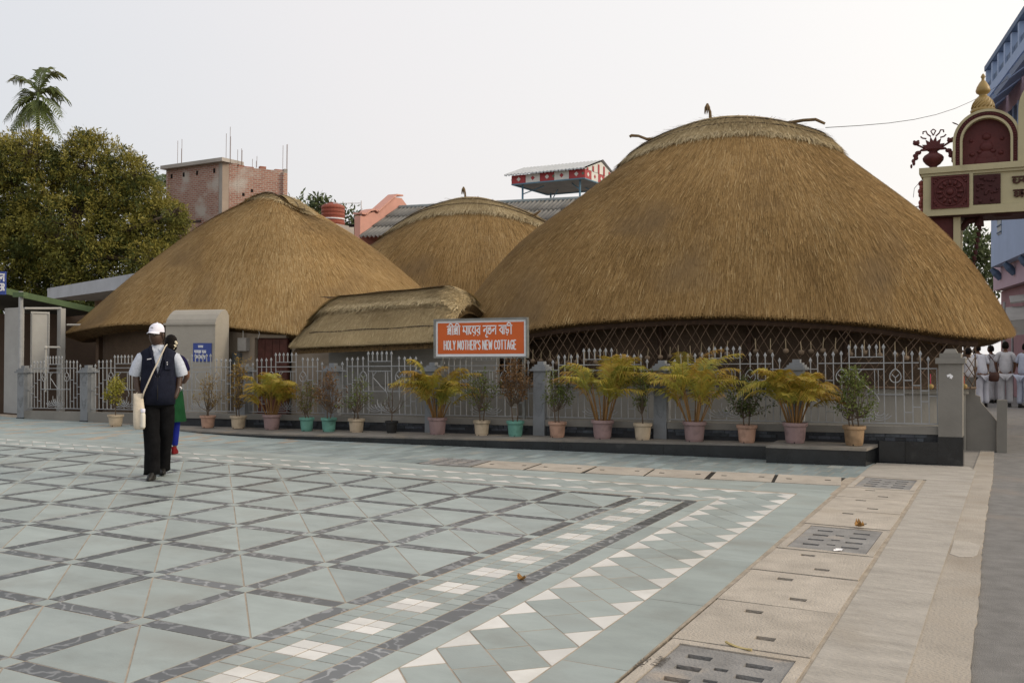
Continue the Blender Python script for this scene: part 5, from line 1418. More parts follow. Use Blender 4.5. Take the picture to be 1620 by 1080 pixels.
# red rooftop water tank on a stub of building
tk = Thing('water_tank','round brick red water tank between the small trees','water tank',(-24.4,31.45,5.5))
prof = [(0.05,0.0),(0.50,0.0),(0.52,0.05)]
for k in range(5): prof += [(0.52,0.08+0.17*k),(0.545,0.11+0.17*k),(0.545,0.17+0.17*k),(0.52,0.20+0.17*k)]
prof += [(0.50,0.93),(0.40,0.98),(0.22,1.02),(0.22,1.07),(0.02,1.08)]
M_TANK = mat('brick_red_plastic',(0.26,0.068,0.042),0.55,0.1,4)
tk.part('tank_body', MB().lathe((-24.4,31.45,7.05),prof,24), M_TANK, smooth=False)
tk.part('tank_stand', MB().box(-25.1,-23.7,30.8,32.1,5.0,7.05), M_CEM)
tk.part('paint_band', MB().lathe((-24.4,31.45,7.05),[(0.549,0.28),(0.551,0.281),(0.551,0.335),(0.549,0.336)],24), M_SIGNW)
pl = Thing('pipe_frame','thin white pipe frame standing on the roof right of the water tank','pipe',(-20.83,28.8,5.5))
pl.part('upright', MB().tube([(-20.83,28.8,5.3),(-20.83,28.8,7.6)],0.028,6), M_SIGNW); pl.part('crossbar', MB().tube([(-20.83,28.8,7.5),(-21.9,28.3,7.5)],0.018,6), M_SIGNW)
for k in range(3): pl.part('upright', MB().tube([(-20.45+0.12*k,28.9,5.3),(-20.45+0.12*k,28.9,6.5+0.1*(k%2))],0.016,5), M_REBAR)

# pink gabled house with corrugated sheets
M_CORR = mat('grey_corrugated_sheet',(0.20,0.195,0.185),0.85,0.15,2.0,0.2,30,rnd=0.12,dirt=((0.13,0.125,0.115),1.2,0.56))
M_PINK = mat('pink_plaster',(0.56,0.30,0.245),0.85,0.08,1.5,0.15,20,dirt=((0.40,0.24,0.20),1.3,0.6))
ph = Thing('pink_gabled_house','pink gabled house with grey corrugated roof behind the middle cottage','house',(-14.5,28.5,0))
rl0, rl1 = Vector((-19.43,29.55,7.26)), Vector((-8.6,30.2,7.12))
ev = Vector((0.0,-2.7,-1.40))
def sheet(p0, p1, ev, nw, amp, m, name, parent):
    b = MB(); n = nw*6; nn = (p1-p0).cross(ev).normalized(); nn = nn if nn.z > 0 else -nn
    for i in range(n+1):
        t = i/n; o = nn*(amp*math.cos(t*nw*TAU)); a = p0.lerp(p1,t)+o
        b.v += [tuple(a),tuple(a+ev),tuple(a-nn*0.02),tuple(a+ev-nn*0.02)]
    for i in range(n): o = i*4; b.f += [(o,o+4,o+5,o+1),(o+2,o+3,o+7,o+6),(o+1,o+5,o+7,o+3),(o,o+2,o+6,o+4)]
    b.f += [(0,1,3,2),(n*4,n*4+2,n*4+3,n*4+1)]
    return ph.part(name, b, m, parent, smooth=True)
nsh = 10
rows = 3
for k in range(nsh):
    for r_ in range(rows):
        a = rl0.lerp(rl1,k/nsh)+ev*(r_/rows)+Vector((0,0,0.035*(rows-1-r_)+0.01*(k%2))); b = rl0.lerp(rl1,(k+1)/nsh+0.004)+ev*(r_/rows)+Vector((0,0,0.035*(rows-1-r_)+0.01*(k%2)))
        sheet(a,b,ev*(1/rows*1.06),6,0.045,M_CORR,'roof_sheet',None)
ph.part('ridge_tile', MB().tube([tuple(rl0+Vector((0,0,0.06))),tuple(rl1+Vector((0,0,0.06)))],0.10,8), mat('blue_grey_ridge',(0.21,0.245,0.255),0.7,0.15,3))
ph.part('back_slope', MB().slab3([rl0,rl1,rl1+Vector((0,4.2,-2.15)),rl0+Vector((0,4.2,-2.15))],0.05), M_CORR)
gx = -19.6
prof = [(26.9,0),(33.8,0),(33.8,5.2),(29.75,7.75),(29.3,7.72),(28.0,6.86),(27.8,6.92),(27.5,6.84),(27.2,6.66),(26.9,6.66)]
n = len(prof); b = MB().add([(gx-0.14,p[0],p[1]) for p in prof]+[(gx+0.14,p[0],p[1]) for p in prof],[tuple(range(n)),tuple(range(2*n-1,n-1,-1))]+[(i,n+i,n+(i+1)%n,(i+1)%n) for i in range(n)])
ph.part('gable_parapet', b, M_PINK, fixn=True)
cap_ = MB()
for (y0,z0),(y1,z1) in zip(prof[3:-1],prof[4:]): cap_.slab3([(gx-0.22,y0,z0+0.07),(gx+0.22,y0,z0+0.07),(gx+0.22,y1,z1+0.07),(gx-0.22,y1,z1+0.07)],0.065)
ph.part('parapet_coping', cap_, M_PINK, fixn=True)
ph.part('wall', MB().box(-19.4,-8.6,26.0,33.5,0,5.2), M_PINK)
ph.part('drain_stub', MB().tube([(gx-0.15,27.0,6.3),(gx-0.4,26.9,6.3)],0.06,8), M_NEARBLACK)

# rooftop pavilion with red and white panels
M_TIN = mat('pale_tin_sheet',(0.44,0.46,0.48),0.5,0.08,2,rnd=0.05,metal=0.2); M_RED = mat('red_panel_paint',(0.36,0.055,0.06),0.6,0.1,3); M_WHP = mat('white_panel_paint',(0.62,0.62,0.59),0.6,0.07,3); M_BLUEP = mat('blue_steel_paint',(0.11,0.22,0.31),0.6,0.1,4); M_DKUN = mat('grey_soffit',(0.16,0.165,0.17),0.8,0.15,2); M_GRNP = mat('dull_green_paint',(0.13,0.19,0.14),0.6,0.1,4)
kp = [Vector((-12.635,33.11,8.62)),Vector((-16.08,33.22,8.62)),Vector((-15.89,36.37,8.62))]; kp.append(kp[0]+kp[2]-kp[1])
kc = (kp[0]+kp[2])/2
ks = Thing('rooftop_pavilion','open rooftop pavilion with red and white diamond panels and tin roof','pavilion',(kc.x,kc.y,7.3))
for k in range(4):
    a, b_ = kp[k], kp[(k+1)%4]; d = (b_-a); ln = d.length; e = d/ln; nn = Vector((e.y,-e.x,0)); 
    if nn.dot(a-kc) < 0: nn = -nn
    np_ = 5 if k in (0,2) else 5
    for q in range(np_):
        m = M_RED if q % 2 == 0 else M_WHP
        t0, t1 = ln*q/np_, ln*(q+1)/np_
        o = ks.part('fascia_panel', boxon(a,t0+0.004,t1-0.004,8.62,8.98,0.03,0.0,e,nn), m)
        c = a+e*((t0+t1)/2)+nn*0.036
        dm = [c+e*0.10,c+Vector((0,0,0.10)),c-e*0.10,c+Vector((0,0,-0.10))]
        dmb = MB().add([tuple(p+Vector((0,0,0.18))) for p in dm]+[tuple(p+Vector((0,0,0.18))-nn*0.02) for p in dm],[(0,1,2,3),(7,6,5,4)]+[(i,4+i,4+(i+1)%4,(i+1)%4) for i in range(4)])
        ks.part('diamond', dmb, M_WHP if q % 2 == 0 else (M_RED if q != 3 else M_RED), parent=o, fixn=True)
        if q in (0,2):
            c2 = c-e*(ln/np_/2-0.04); dm = [c2+e*0.06,c2+Vector((0,0,0.07)),c2-e*0.06,c2+Vector((0,0,-0.07))]
            ks.part('diamond', MB().add([tuple(p+Vector((0,0,0.18))) for p in dm]+[tuple(p+Vector((0,0,0.18))-nn*0.02) for p in dm],[(0,1,2,3),(7,6,5,4)]+[(i,4+i,4+(i+1)%4,(i+1)%4) for i in range(4)]), M_GRNP, parent=o, fixn=True)
    ks.part('edge_beam', boxon(a,0,ln,8.575,8.618,0.035,0.04,e,nn), M_BLUEP)
ks.part('soffit', MB().prism(ccw([(p.x,p.y) for p in kp]),8.62,8.66), M_DKUN)
for k in range(4):
    p = kc+(kp[k]-kc)*0.80; ks.part('post', MB().tube([(p.x,p.y,6.5),(p.x,p.y,8.6)],0.045,8), M_BLUEP)
    a = kc+(kp[k]-kc)*0.80; ks.part('knee_brace', MB().tube([(a.x,a.y,8.2),((a.x+kc.x)/2,(a.y+kc.y)/2,8.6)],0.025,6), M_BLUEP)
# tin roof with a scalloped skirt
e = (kp[0]-kp[1]).normalized(); nn = Vector((e.y,-e.x,0)); nn = nn if nn.y < 0 else -nn; dp = (kp[2]-kp[1]).length
a0 = kp[1]+nn*0.25-e*0.25; a1 = kp[0]+nn*0.25+e*0.15; rise_ = Vector((0,0,0.62))
b = MB(); ns = 66
for i in range(ns+1):
    p = a0.lerp(a1,i/ns); o = 0.022*math.cos(i*2.1)
    b.v += [(p.x,p.y,9.00+o),(p.x-nn.x*(dp/2+0.25),p.y-nn.y*(dp/2+0.25),9.00+0.62+o),(p.x-nn.x*(dp+0.5),p.y-nn.y*(dp+0.5),9.0+o),(p.x,p.y,8.93+o+0.03*abs(math.sin(i*1.57)))]
for i in range(ns): o = i*4; b.f += [(o,o+4,o+5,o+1),(o+1,o+5,o+6,o+2),(o+3,o+7,o+4,o)]
ks.part('tin_roof', b, M_TIN)
gb = [kp[0]+Vector((0,0,0.38)), kp[3]+Vector((0,0,0.38)), (kp[0]+kp[3])/2+Vector((0,0,0.92))]
ks.part('gable_infill', MB().add([tuple(p+e*0.02) for p in gb]+[tuple(p-e*0.03) for p in gb],[(0,1,2),(5,4,3),(0,3,4,1),(1,4,5,2),(2,5,3,0)]), M_WHP, fixn=True)
for k in range(6):
    f0 = (k+0.5)/6; p = kp[0].lerp(kp[3],f0); hh = 0.5*(1-abs(2*f0-1))
    ks.part('gable_stripe', boxon(kp[0],(kp[3]-kp[0]).length*f0-0.07,(kp[3]-kp[0]).length*f0+0.07,9.0,9.0+hh*0.9,0.04,0.0,(kp[3]-kp[0]).normalized(),e), M_RED)
ks.part('roof_deck', MB().box(kc.x-3.2,kc.x+3.4,kc.y-3,kc.y+3,5.0,6.6), M_CEM)

# flat concrete roof and canopy at far left
M_SLABW = mat('pale_concrete_fascia',(0.42,0.44,0.47),0.85,0.08,1.2,0.1,15,dirt=((0.31,0.31,0.32),1.5,0.62))
fr = Thing('flat_roofed_building','flat roofed building with pale concrete fascia behind the left cottage','building',(-23,17,0))
a, b_ = Vector((-18.2,15.08,3.13)), Vector((-27.03,18.80,3.13)); d = (b_-a).normalized(); bk_ = Vector((-d.y,d.x,0)); bk_ = bk_ if bk_.y > 0 else -bk_
q = [a,b_,b_+bk_*6,a+bk_*6]
fr.part('roof_slab', MB().prism(ccw([(p.x,p.y) for p in q]),3.13,3.52), M_SLABW)
q = [a+bk_*1.6,b_+bk_*1.6,b_+bk_*5.6,a+bk_*5.6]
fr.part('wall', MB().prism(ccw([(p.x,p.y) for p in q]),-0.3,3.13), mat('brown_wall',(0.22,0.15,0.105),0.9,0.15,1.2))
cn = Thing('green_edged_canopy','dark canopy with green roof edge on a steel post at the left edge','canopy',(-15.9,10.4,0))
ca, cb = Vector((-16.7,8.55,2.93)), Vector((-15.40,11.6,2.28)); bw_ = Vector((-5.2,2.4,0.0))
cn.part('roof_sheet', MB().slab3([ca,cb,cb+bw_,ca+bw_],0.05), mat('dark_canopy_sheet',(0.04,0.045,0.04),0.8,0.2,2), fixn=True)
cn.part('edge_fascia', MB().add([tuple(p) for p in (ca+Vector((0.03,0,-0.07)),cb+Vector((0.03,0,-0.07)),cb+Vector((0.03,0,0.06)),ca+Vector((0.03,0,0.06)),ca+Vector((-0.03,0,-0.07)),cb+Vector((-0.03,0,-0.07)),cb+Vector((-0.03,0,0.06)),ca+Vector((-0.03,0,0.06)))],[(0,1,2,3),(7,6,5,4),(0,4,5,1),(3,2,6,7),(0,3,7,4),(1,5,6,2)]), mat('dull_green_edge',(0.085,0.13,0.06),0.7,0.15,4), fixn=True)
cn.part('post', MB().tube([(-15.2,9.45,-0.1),(-15.2,9.45,2.62)],0.045,10), M_IRON)
cn.part('bracket', MB().box(-15.40,-15.05,9.40,9.50,2.50,2.60), MATS['dull_green_edge'])
# dim room under the canopy
rm = Thing('service_shed','dim brown service room under the green edged canopy','shed',(-18,12.5,0))
rm.part('back_wall', MB().prism([(-21,11.6),(-16.2,13.6),(-16.3,13.75),(-21.1,11.75)],-0.3,2.3), mat('shaded_brown_wall',(0.09,0.062,0.045),0.9,0.15,1.2))  # wall brown darkened: shade under the canopy is put into the colour
rm.part('partition', MB().prism([(-16.05,12.0),(-15.95,12.0),(-15.95,13.6),(-16.05,13.6)],-0.3,2.25), MATS['brown_wall'])
M_DOORG = mat('grey_sheet_door',(0.34,0.34,0.33),0.6,0.08,3,0.05,30,rnd=0.04)
gd = Thing('sheet_metal_gate','tall grey sheet metal gate standing open behind the left fence end','gate',(-15.6,10.0,0))
gd.part('gate_leaf', MB().prism(ccw([(-16.24,9.80),(-15.52,9.72),(-15.52,9.76),(-16.24,9.84)]),0.02,2.27), M_DOORG, label='plain grey leaf')
o = gd.part('gate_leaf', MB().prism(ccw([(-15.50,9.90),(-15.40,10.28),(-15.44,10.30),(-15.54,9.92)]),0.9,2.22), M_DOORG, label='leaf with a raised border')
gd.part('raised_border', MB().tube([(-15.49,9.93,0.95),(-15.49,9.93,2.18),(-15.40,10.26,2.18),(-15.40,10.26,0.95)],0.022,5), M_DOORG, parent=o)
gd.part('gate_post', MB().box(-15.47,-15.35,10.52,10.64,-0.1,2.31), M_DOORG)
gd.part('top_rail', MB().tube([(-16.24,9.82,2.27),(-15.52,9.78,2.28),(-15.42,10.58,2.31)],0.028,6), M_DOORG)
pp = Thing('white_water_pipe','white plastic water pipe with elbows beside the metal gate','pipe',(-15.1,10.3,0))
M_PVC = mat('white_pvc',(0.42,0.41,0.38),0.5,0.06,5)
pp.part('pipe_run', MB().tube([(-15.0,9.9,0.5),(-15.0,9.9,1.42),(-14.98,9.92,1.45),(-14.75,10.05,1.45)],0.022,8).tube([(-15.36,10.68,1.95),(-15.05,10.9,1.95)],0.022,8), M_PVC)
pp.part('elbow', MB().ball((-15.0,9.9,1.44),0.04), M_PVC)
ds = Thing('direction_board','blue direction board with white letters cut off by the left edge','sign',(0,0,0))
ds.part('plate', MB().box(-0.85,0.0,-0.015,0.015,0,0.335), M_BLUES)
q = MB(); bengali(q,[['ma','na','na']],-0.02-blen([['ma','na','na']],0.10)+0.006,0.195,0.10,0.018,-0.02,-0.015); english(q,'CENTER',-0.015-(sum(adv_en(c) for c in 'CENTER')-0.22)*0.095*0.8,0.06,0.095,0.018,-0.02,-0.015,0.8)
ds.part('lettering', q, M_SIGNW)
ds.part('post', MB().tube([(-0.16,0.045,-2.22),(-0.16,0.045,0.3)],0.028,8), mat('teal_post_paint',(0.05,0.24,0.27),0.6,0.1,4))
ds.o.location = (-9.68,5.32,2.215); ds.o.rotation_euler = (0,0,R(27))

# ---- gateway across the road
M_CREAM = mat('cream_gate_paint',(0.43,0.395,0.25),0.65,0.07,1.5,0.08,20,dirt=((0.30,0.265,0.17),1.6,0.58)); M_MAROON = mat('maroon_relief_paint',(0.085,0.019,0.019),0.6,0.15,4,0.1,20); M_MARD = mat('dark_maroon_relief',(0.05,0.014,0.015),0.7,0.15,4); M_GOLD = mat('gold_finial_paint',(0.30,0.20,0.06),0.45,0.15,6,spec=0.5); M_INK = mat('dark_brown_letter',(0.055,0.02,0.012),0.6,0.1)
gt = Thing('road_gateway','cream and maroon gateway beam over the road with arched niche and gold finial','gateway',(4.6,19.6,0))
GY = 19.3
gt.part('beam', MB().box(1.50,8.6,GY,GY+1.1,4.62,5.34), M_CREAM)
gt.part('cornice', MB().box(1.42,8.7,GY-0.09,GY+1.2,5.36,5.49).box(1.46,8.66,GY-0.05,GY+1.15,5.30,5.358), M_CREAM)
gt.part('bottom_moulding', MB().box(1.50,8.6,GY-0.06,GY+1.14,4.43,4.61), M_CREAM)
gt.part('soffit', MB().box(1.6,8.5,GY+0.02,GY+1.06,4.40,4.428), M_MARD)
for k in range(3): gt.part('soffit_boss', MB().lathe((3.05+k*0.85,GY+0.25,4.36),[(0.02,0),(0.14,0.005),(0.20,0.03),(0.21,0.038)],18), M_MARD)
gt.part('end_stile', MB().box(1.50,1.66,GY-0.03,GY-0.001,4.615,5.30), M_CREAM); gt.part('stile', MB().box(2.42,2.49,GY-0.05,GY-0.001,4.615,5.30), M_CREAM)
# rosette panel
rp_ = gt.part('relief_panel', MB().box(1.665,2.415,GY-0.06,GY-0.002,4.58,5.28), M_MAROON)
b = MB().box(1.665,2.415,GY-0.085,GY-0.06,4.575,4.61).box(1.665,2.415,GY-0.085,GY-0.06,5.25,5.28).box(1.665,1.70,GY-0.085,GY-0.06,4.612,5.248).box(2.38,2.415,GY-0.085,GY-0.06,4.612,5.248)
gt.part('panel_frame', b, M_MAROON, parent=rp_)
cxr, czr = 2.04, 4.93
b = MB()
for rad in (0.29,0.13): b.tube([(cxr+rad*math.cos(k/28*TAU),GY-0.065,czr+rad*math.sin(k/28*TAU)) for k in range(29)],0.016,6,False)
for k in range(12):
    a = k/12*TAU; b.tube([(cxr+0.14*math.cos(a),GY-0.06,czr+0.14*math.sin(a)),(cxr+0.21*math.cos(a),GY-0.085,czr+0.21*math.sin(a)),(cxr+0.275*math.cos(a),GY-0.06,czr+0.275*math.sin(a))],[0.012,0.04,0.008],6)
b.ball((cxr,GY-0.06,czr),0.075,0.05,0.075)
for sx_ in (-1,1):
    for sz in (-1,1):
        for k in range(4): b.ball((cxr+sx_*(0.24+0.035*k%3),GY-0.06,czr+sz*(0.30-0.045*k)+0.0),0.026,0.03,0.026,6,5)
gt.part('rosette', b, M_MAROON, parent=rp_, smooth=True)
p2 = gt.part('dark_relief_panel', MB().box(2.50,3.02,GY-0.03,GY-0.002,4.63,5.26), M_MARD)
b = MB()
for k in range(26):
    b.ball((2.54+random.random()*0.44,GY-0.03,4.67+random.random()*0.54),0.02+0.03*random.random(),0.03,0.02+0.04*random.random(),6,5)
tag(gt.part('figure_relief', b, M_MARD, parent=p2, smooth=True), kind='stuff')
q = MB(); bengali(q,[['bha','ba','na']],0,0,0.17,0.036,-0.03,0,0.4)
lt = MB().add([(3.25+p[0]*1.25,GY-0.002+p[1],5.02+p[2]*0.85) for p in q.v],q.f)
q = MB(); bengali(q,[['a','na','ta']],0,0,0.17,0.036,-0.03,0,0.4)
lt.add([(3.27+p[0]*1.25,GY-0.002+p[1],4.74+p[2]*0.85) for p in q.v],q.f)
gt.part('lettering', lt, M_INK)
# arched niche
def arch(cx, r, z0, spring, y0, y1, m, name, hole=None, parent=None, n=22):
    o = [(cx-r,z0)]+[(cx-r*math.cos(k/n*math.pi),spring+r*math.sin(k/n*math.pi)) for k in range(n+1)]+[(cx+r,z0)]
    if hole is None:
        k_ = len(o); b = MB().add([(p[0],y0,p[1]) for p in o]+[(p[0],y1,p[1]) for p in o],[tuple(range(k_)),tuple(range(2*k_-1,k_-1,-1))]+[(i,k_+i,k_+(i+1)%k_,(i+1)%k_) for i in range(k_)])
    else:
        rr = hole; i_ = [(cx-rr,z0)]+[(cx-rr*math.cos(k/n*math.pi),spring+rr*math.sin(k/n*math.pi)) for k in range(n+1)]+[(cx+rr,z0)]
        k_ = len(o); b = MB().add([(p[0],y0,p[1]) for p in o]+[(p[0],y0,p[1]) for p in i_]+[(p[0],y1,p[1]) for p in o]+[(p[0],y1,p[1]) for p in i_],[])
        for i in range(k_-1): b.f += [(i,i+1,k_+i+1,k_+i),(2*k_+i+1,2*k_+i,3*k_+i,3*k_+i+1),(i+1,i,2*k_+i,2*k_+i+1),(k_+i,k_+i+1,3*k_+i+1,3*k_+i)]
        b.f += [(0,k_,3*k_,2*k_),(k_-1,3*k_-1,4*k_-1,2*k_-1)]
    return gt.part(name, b, m, parent, fixn=True)
ncx, nsp = 2.74, 6.03
n0 = arch(ncx,0.655,5.49,nsp,GY+0.05,GY+0.60,M_CREAM,'niche_shell',0.60)
arch(ncx,0.598,5.49,nsp,GY+0.075,GY+0.55,M_MAROON,'beaded_band',0.515,n0)
arch(ncx,0.513,5.49,nsp,GY+0.055,GY+0.50,M_CREAM,'inner_band',0.465,n0)
arch(ncx,0.463,5.49,nsp,GY+0.22,GY+0.45,M_MAROON,'niche_back',None,n0)
b = MB()
for k in range(34):
    a = math.pi*k/33; b.ball((ncx-0.556*math.cos(a),GY+0.07,nsp+0.556*math.sin(a)),0.022,0.02,0.022,6,5)
for sx_ in (-1,1):
    for k in range(9): b.ball((ncx+sx_*0.556,GY+0.07,5.53+k*0.055),0.022,0.02,0.022,6,5)
gt.part('beading', b, M_MAROON, parent=n0)
b = MB()
for (sx_, sz, r_) in ((0,6.12,0.10),(0,5.9,0.15),(-0.13,5.8,0.06),(0.13,5.8,0.06),(0,5.68,0.20),(0,5.57,0.26),(-0.28,5.75,0.06),(0.28,5.75,0.06),(-0.3,6.05,0.05),(0.3,6.05,0.05)): b.ball((ncx+sx_,GY+0.24,sz),r_,0.06,r_*0.8,12,8)
gt.part('seated_relief', b, M_MAROON, parent=n0, smooth=True)
fn_ = gt.part('finial', MB().lathe((ncx-0.07,GY+0.32,6.66),[(0.02,0),(0.245,0.0),(0.255,0.06),(0.225,0.08),(0.22,0.14),(0.185,0.24),(0.13,0.33),(0.085,0.37),(0.08,0.40),(0.135,0.44),(0.15,0.49),(0.125,0.57),(0.075,0.66),(0.035,0.71),(0.03,0.75),(0.05,0.785),(0.03,0.83),(0.006,0.86)],24), M_GOLD, smooth=True)
b = MB()
for k in range(16):
    pts = []
    for i in range(7):
        t = i/6; a = k/16*TAU+t*1.2; r_ = 0.225-0.125*t*t-0.01*t; pts.append((ncx-0.07+r_*math.cos(a),GY+0.32+r_*math.sin(a),6.66+0.10+0.25*t))
    b.tube(pts,0.016,5)
gt.part('spiral_rib', b, M_GOLD, parent=fn_, smooth=True)
# second niche further right, only its rim in view
arch(4.15,0.80,5.49,6.6,GY+0.02,GY+0.62,M_CREAM,'niche_shell',0.66); arch(4.15,0.655,5.49,6.6,GY+0.2,GY+0.45,M_MAROON,'niche_back')
# vase with leaves
vs = Thing('maroon_vase','maroon flower vase ornament on the left end of the gateway beam','vase',(1.68,GY+0.3,5.49))
vx, vy = 1.68, GY+0.28
vs.part('vase_body', MB().lathe((vx,vy,5.49),[(0.02,0),(0.13,0.0),(0.135,0.03),(0.08,0.06),(0.08,0.08),(0.15,0.13),(0.21,0.21),(0.22,0.27),(0.19,0.32),(0.10,0.38),(0.085,0.41),(0.15,0.45),(0.155,0.465),(0.05,0.47)],20), M_MAROON, smooth=True)
b = MB(); 
pts = []
for k in range(15):
    a = math.pi*k/14; r_ = 0.30 if k % 2 == 0 else 0.20; pts.append((vx-r_*math.cos(a)*0.85,5.93+r_*math.sin(a)*1.05))
k_ = len(pts); b.add([(p[0],vy-0.03,p[1]) for p in pts]+[(p[0],vy+0.03,p[1]) for p in pts],[tuple(range(k_)),tuple(range(2*k_-1,k_-1,-1))]+[(i,k_+i,k_+(i+1)%k_,(i+1)%k_) for i in range(k_)])
vs.part('leaf_fan', b, M_MAROON, fixn=True)
for s_ in (-1,1):
    vs.part('flower_stem', MB().tube([(vx+s_*0.12,vy,5.95),(vx+s_*0.26,vy,6.04),(vx+s_*0.33,vy,6.08)],0.022,6).tube([(vx+s_*0.12,vy,5.97),(vx+s_*0.24,vy,5.96),(vx+s_*0.30,vy,5.90)],0.022,6), M_MAROON)
    vs.part('side_flower', MB().ball((vx+s_*0.35,vy,6.12),0.075,0.05,0.055,8,6).ball((vx+s_*0.39,vy,6.16),0.03,0.03,0.03,6,5).ball((vx+s_*0.31,vy,6.16),0.03,0.03,0.03,6,5), M_MAROON)
    lf = MB()
    for k in range(6): lf.ball((vx+s_*(0.32+0.022*k+(0.02 if k%2 else -0.01)),vy,5.90-0.058*k),0.07-0.009*k,0.03,0.05,8,5)
    vs.part('hanging_leaf', lf, M_MAROON)
    vs.part('top_curl', MB().tube([(vx+s_*0.05,vy,6.24),(vx+s_*0.12,vy,6.30),(vx+s_*0.15,vy,6.37),(vx+s_*0.21,vy,6.36),(vx+s_*0.21,vy,6.31)],0.017,6).tube([(vx+s_*0.14,vy,6.20),(vx+s_*0.22,vy,6.22),(vx+s_*0.26,vy,6.26)],0.017,6).tube([(vx,vy,6.26),(vx+s_*0.05,vy,6.36),(vx,vy,6.40)],0.015,6), M_MAROON)
# side ornament hanging on the beam's end, pillar, bracket
b = MB()
for k in range(10): b.ball((1.44+0.02*math.sin(k*2),GY+0.35,5.22-0.085*k),0.075-0.003*k,0.10,0.07,8,6)
gt.part('end_garland', b, mat('faded_red_relief',(0.28,0.085,0.075),0.7,0.2,6))
gt.part('pillar', MB().box(2.10,2.24,GY+0.1,GY+1.0,-0.3,4.40), M_CREAM); gt.part('pillar_panel', MB().box(1.62,2.095,GY+0.16,GY+0.95,-0.3,4.40), M_MAROON)
gt.part('bracket', MB().tube([(2.24,GY+0.4,4.15),(2.36,GY+0.4,4.33),(2.66,GY+0.4,4.40)],[0.06,0.08,0.09],8), M_MARD)
b = MB().tube([(2.62,GY+0.3,4.40),(2.60,GY+0.3,4.20)],[0.06,0.10],8)
for k in range(7): b.tube([(2.60-0.02*k,GY+0.3,4.2-0.13*k),(2.62-0.02*k,GY+0.3,4.1-0.13*k)],[0.05,0.035],6)
gt.part('hanging_relief', b, M_MARD)
gt.part('pillar', MB().box(7.9,8.5,GY+0.1,GY+1.0,-0.3,4.40), M_CREAM)
bd = Thing('perched_bird','small dark bird perched left of the arched niche','bird',(2.13,GY+0.2,6.43))
bd.part('body', MB().loft([(2.06,GY+0.2,6.50,0.004,0.004),(2.09,GY+0.2,6.485,0.02,0.02),(2.125,GY+0.2,6.46,0.03,0.026),(2.16,GY+0.2,6.44,0.022,0.02),(2.20,GY+0.2,6.41,0.006,0.006)],8), M_INK)

# ---- blue and pink building on the far side of the bend
M_BLU = mat('powder_blue_paint',(0.29,0.38,0.55),0.75,0.06,1.0); M_BLUT = mat('slate_blue_trim',(0.10,0.15,0.24),0.7,0.1,1.2); M_LILAC = mat('lilac_pink_paint',(0.40,0.30,0.36),0.8,0.06,1.0); M_ROSE = mat('rose_paint',(0.24,0.13,0.145),0.8,0.08,1.2); M_WINP = mat('dark_window_glass',(0.03,0.035,0.045),0.15,0.2,2,spec=0.6)
bb = Thing('blue_building','tall blue and lilac building with slanting parapets at the right edge','building',(4.5,33,0))
fa, fd = Vector((2.579,34.31,0)), Vector((0.192,-0.981,0)); fn2 = Vector((-0.981,-0.192,0))
def fbox(t0, t1, z0, z1, out, inn, m, name, parent=None): return bb.part(name, boxon(fa,t0,t1,z0,z1,out,inn,fd,fn2), m, parent)
fbox(0,9,0.0,3.60,-0.25,7,M_ROSE,'ground_storey'); fbox(0,9,3.62,10.2,0,7,M_LILAC,'upper_wall')
fbox(-0.02,9,10.21,10.55,0.35,7,M_BLU,'roof_edge')
fbox(-0.02,9,11.40,11.57,0.30,0.05,M_BLUT,'parapet_rail')
for k in range(8): fbox(k*1.05,k*1.05+0.22,10.56,11.39,0.26,0.1,M_BLU,'parapet_post')
for k in range(8): fbox(k*1.05+0.23,k*1.05+1.04,10.56,10.95,0.20,0.1,M_BLUT,'parapet_infill')
for k in range(4):
    p = [fa+fd*(0.2+k*2.3)+fn2*0.02, fa+fd*(2.2+k*2.3)+fn2*0.02]
    for i_, (zz, ht) in enumerate(((9.35,0.9),(6.9,0.9))):
        b = MB().slab3([p[0]+Vector((0,0,zz+0.55)),p[1]+Vector((0,0,zz+0.55)),p[1]+fn2*0.75+Vector((0,0,zz)),p[0]+fn2*0.75+Vector((0,0,zz))],0.12)
        bb.part('slanting_sunshade', b, M_BLU, fixn=True)
        fbox(0.45+k*2.3,1.95+k*2.3,zz-1.5,zz-0.05,0.02,0.1,M_WINP,'window')
        for q_ in range(3): fbox(0.45+k*2.3+q_*0.72,0.51+k*2.3+q_*0.72,zz-1.5,zz-0.05,0.06,0.0,M_BLU,'mullion')
fbox(1.3,9,4.35,6.3,0.30,0.0,M_BLU,'balcony_box')
w0 = fbox(2.5,3.1,5.3,6.25,0.32,0.0,mat('grey_slat_window',(0.24,0.28,0.30),0.5,0.1,4),'small_window')
for k in range(4): fbox(2.5,3.1,5.35+0.22*k,5.38+0.22*k,0.35,0.0,M_BLUT,'louvre',w0)
for k in range(3):
    c = fa+fd*(1.35+2.2*k)
    bb.part('bracket', MB().tube([tuple(c+Vector((0,0,3.95))),tuple(c+fn2*0.16+Vector((0,0,4.15))),tuple(c+fn2*0.30+Vector((0,0,4.30)))],[0.10,0.13,0.07],8), M_BLUT)
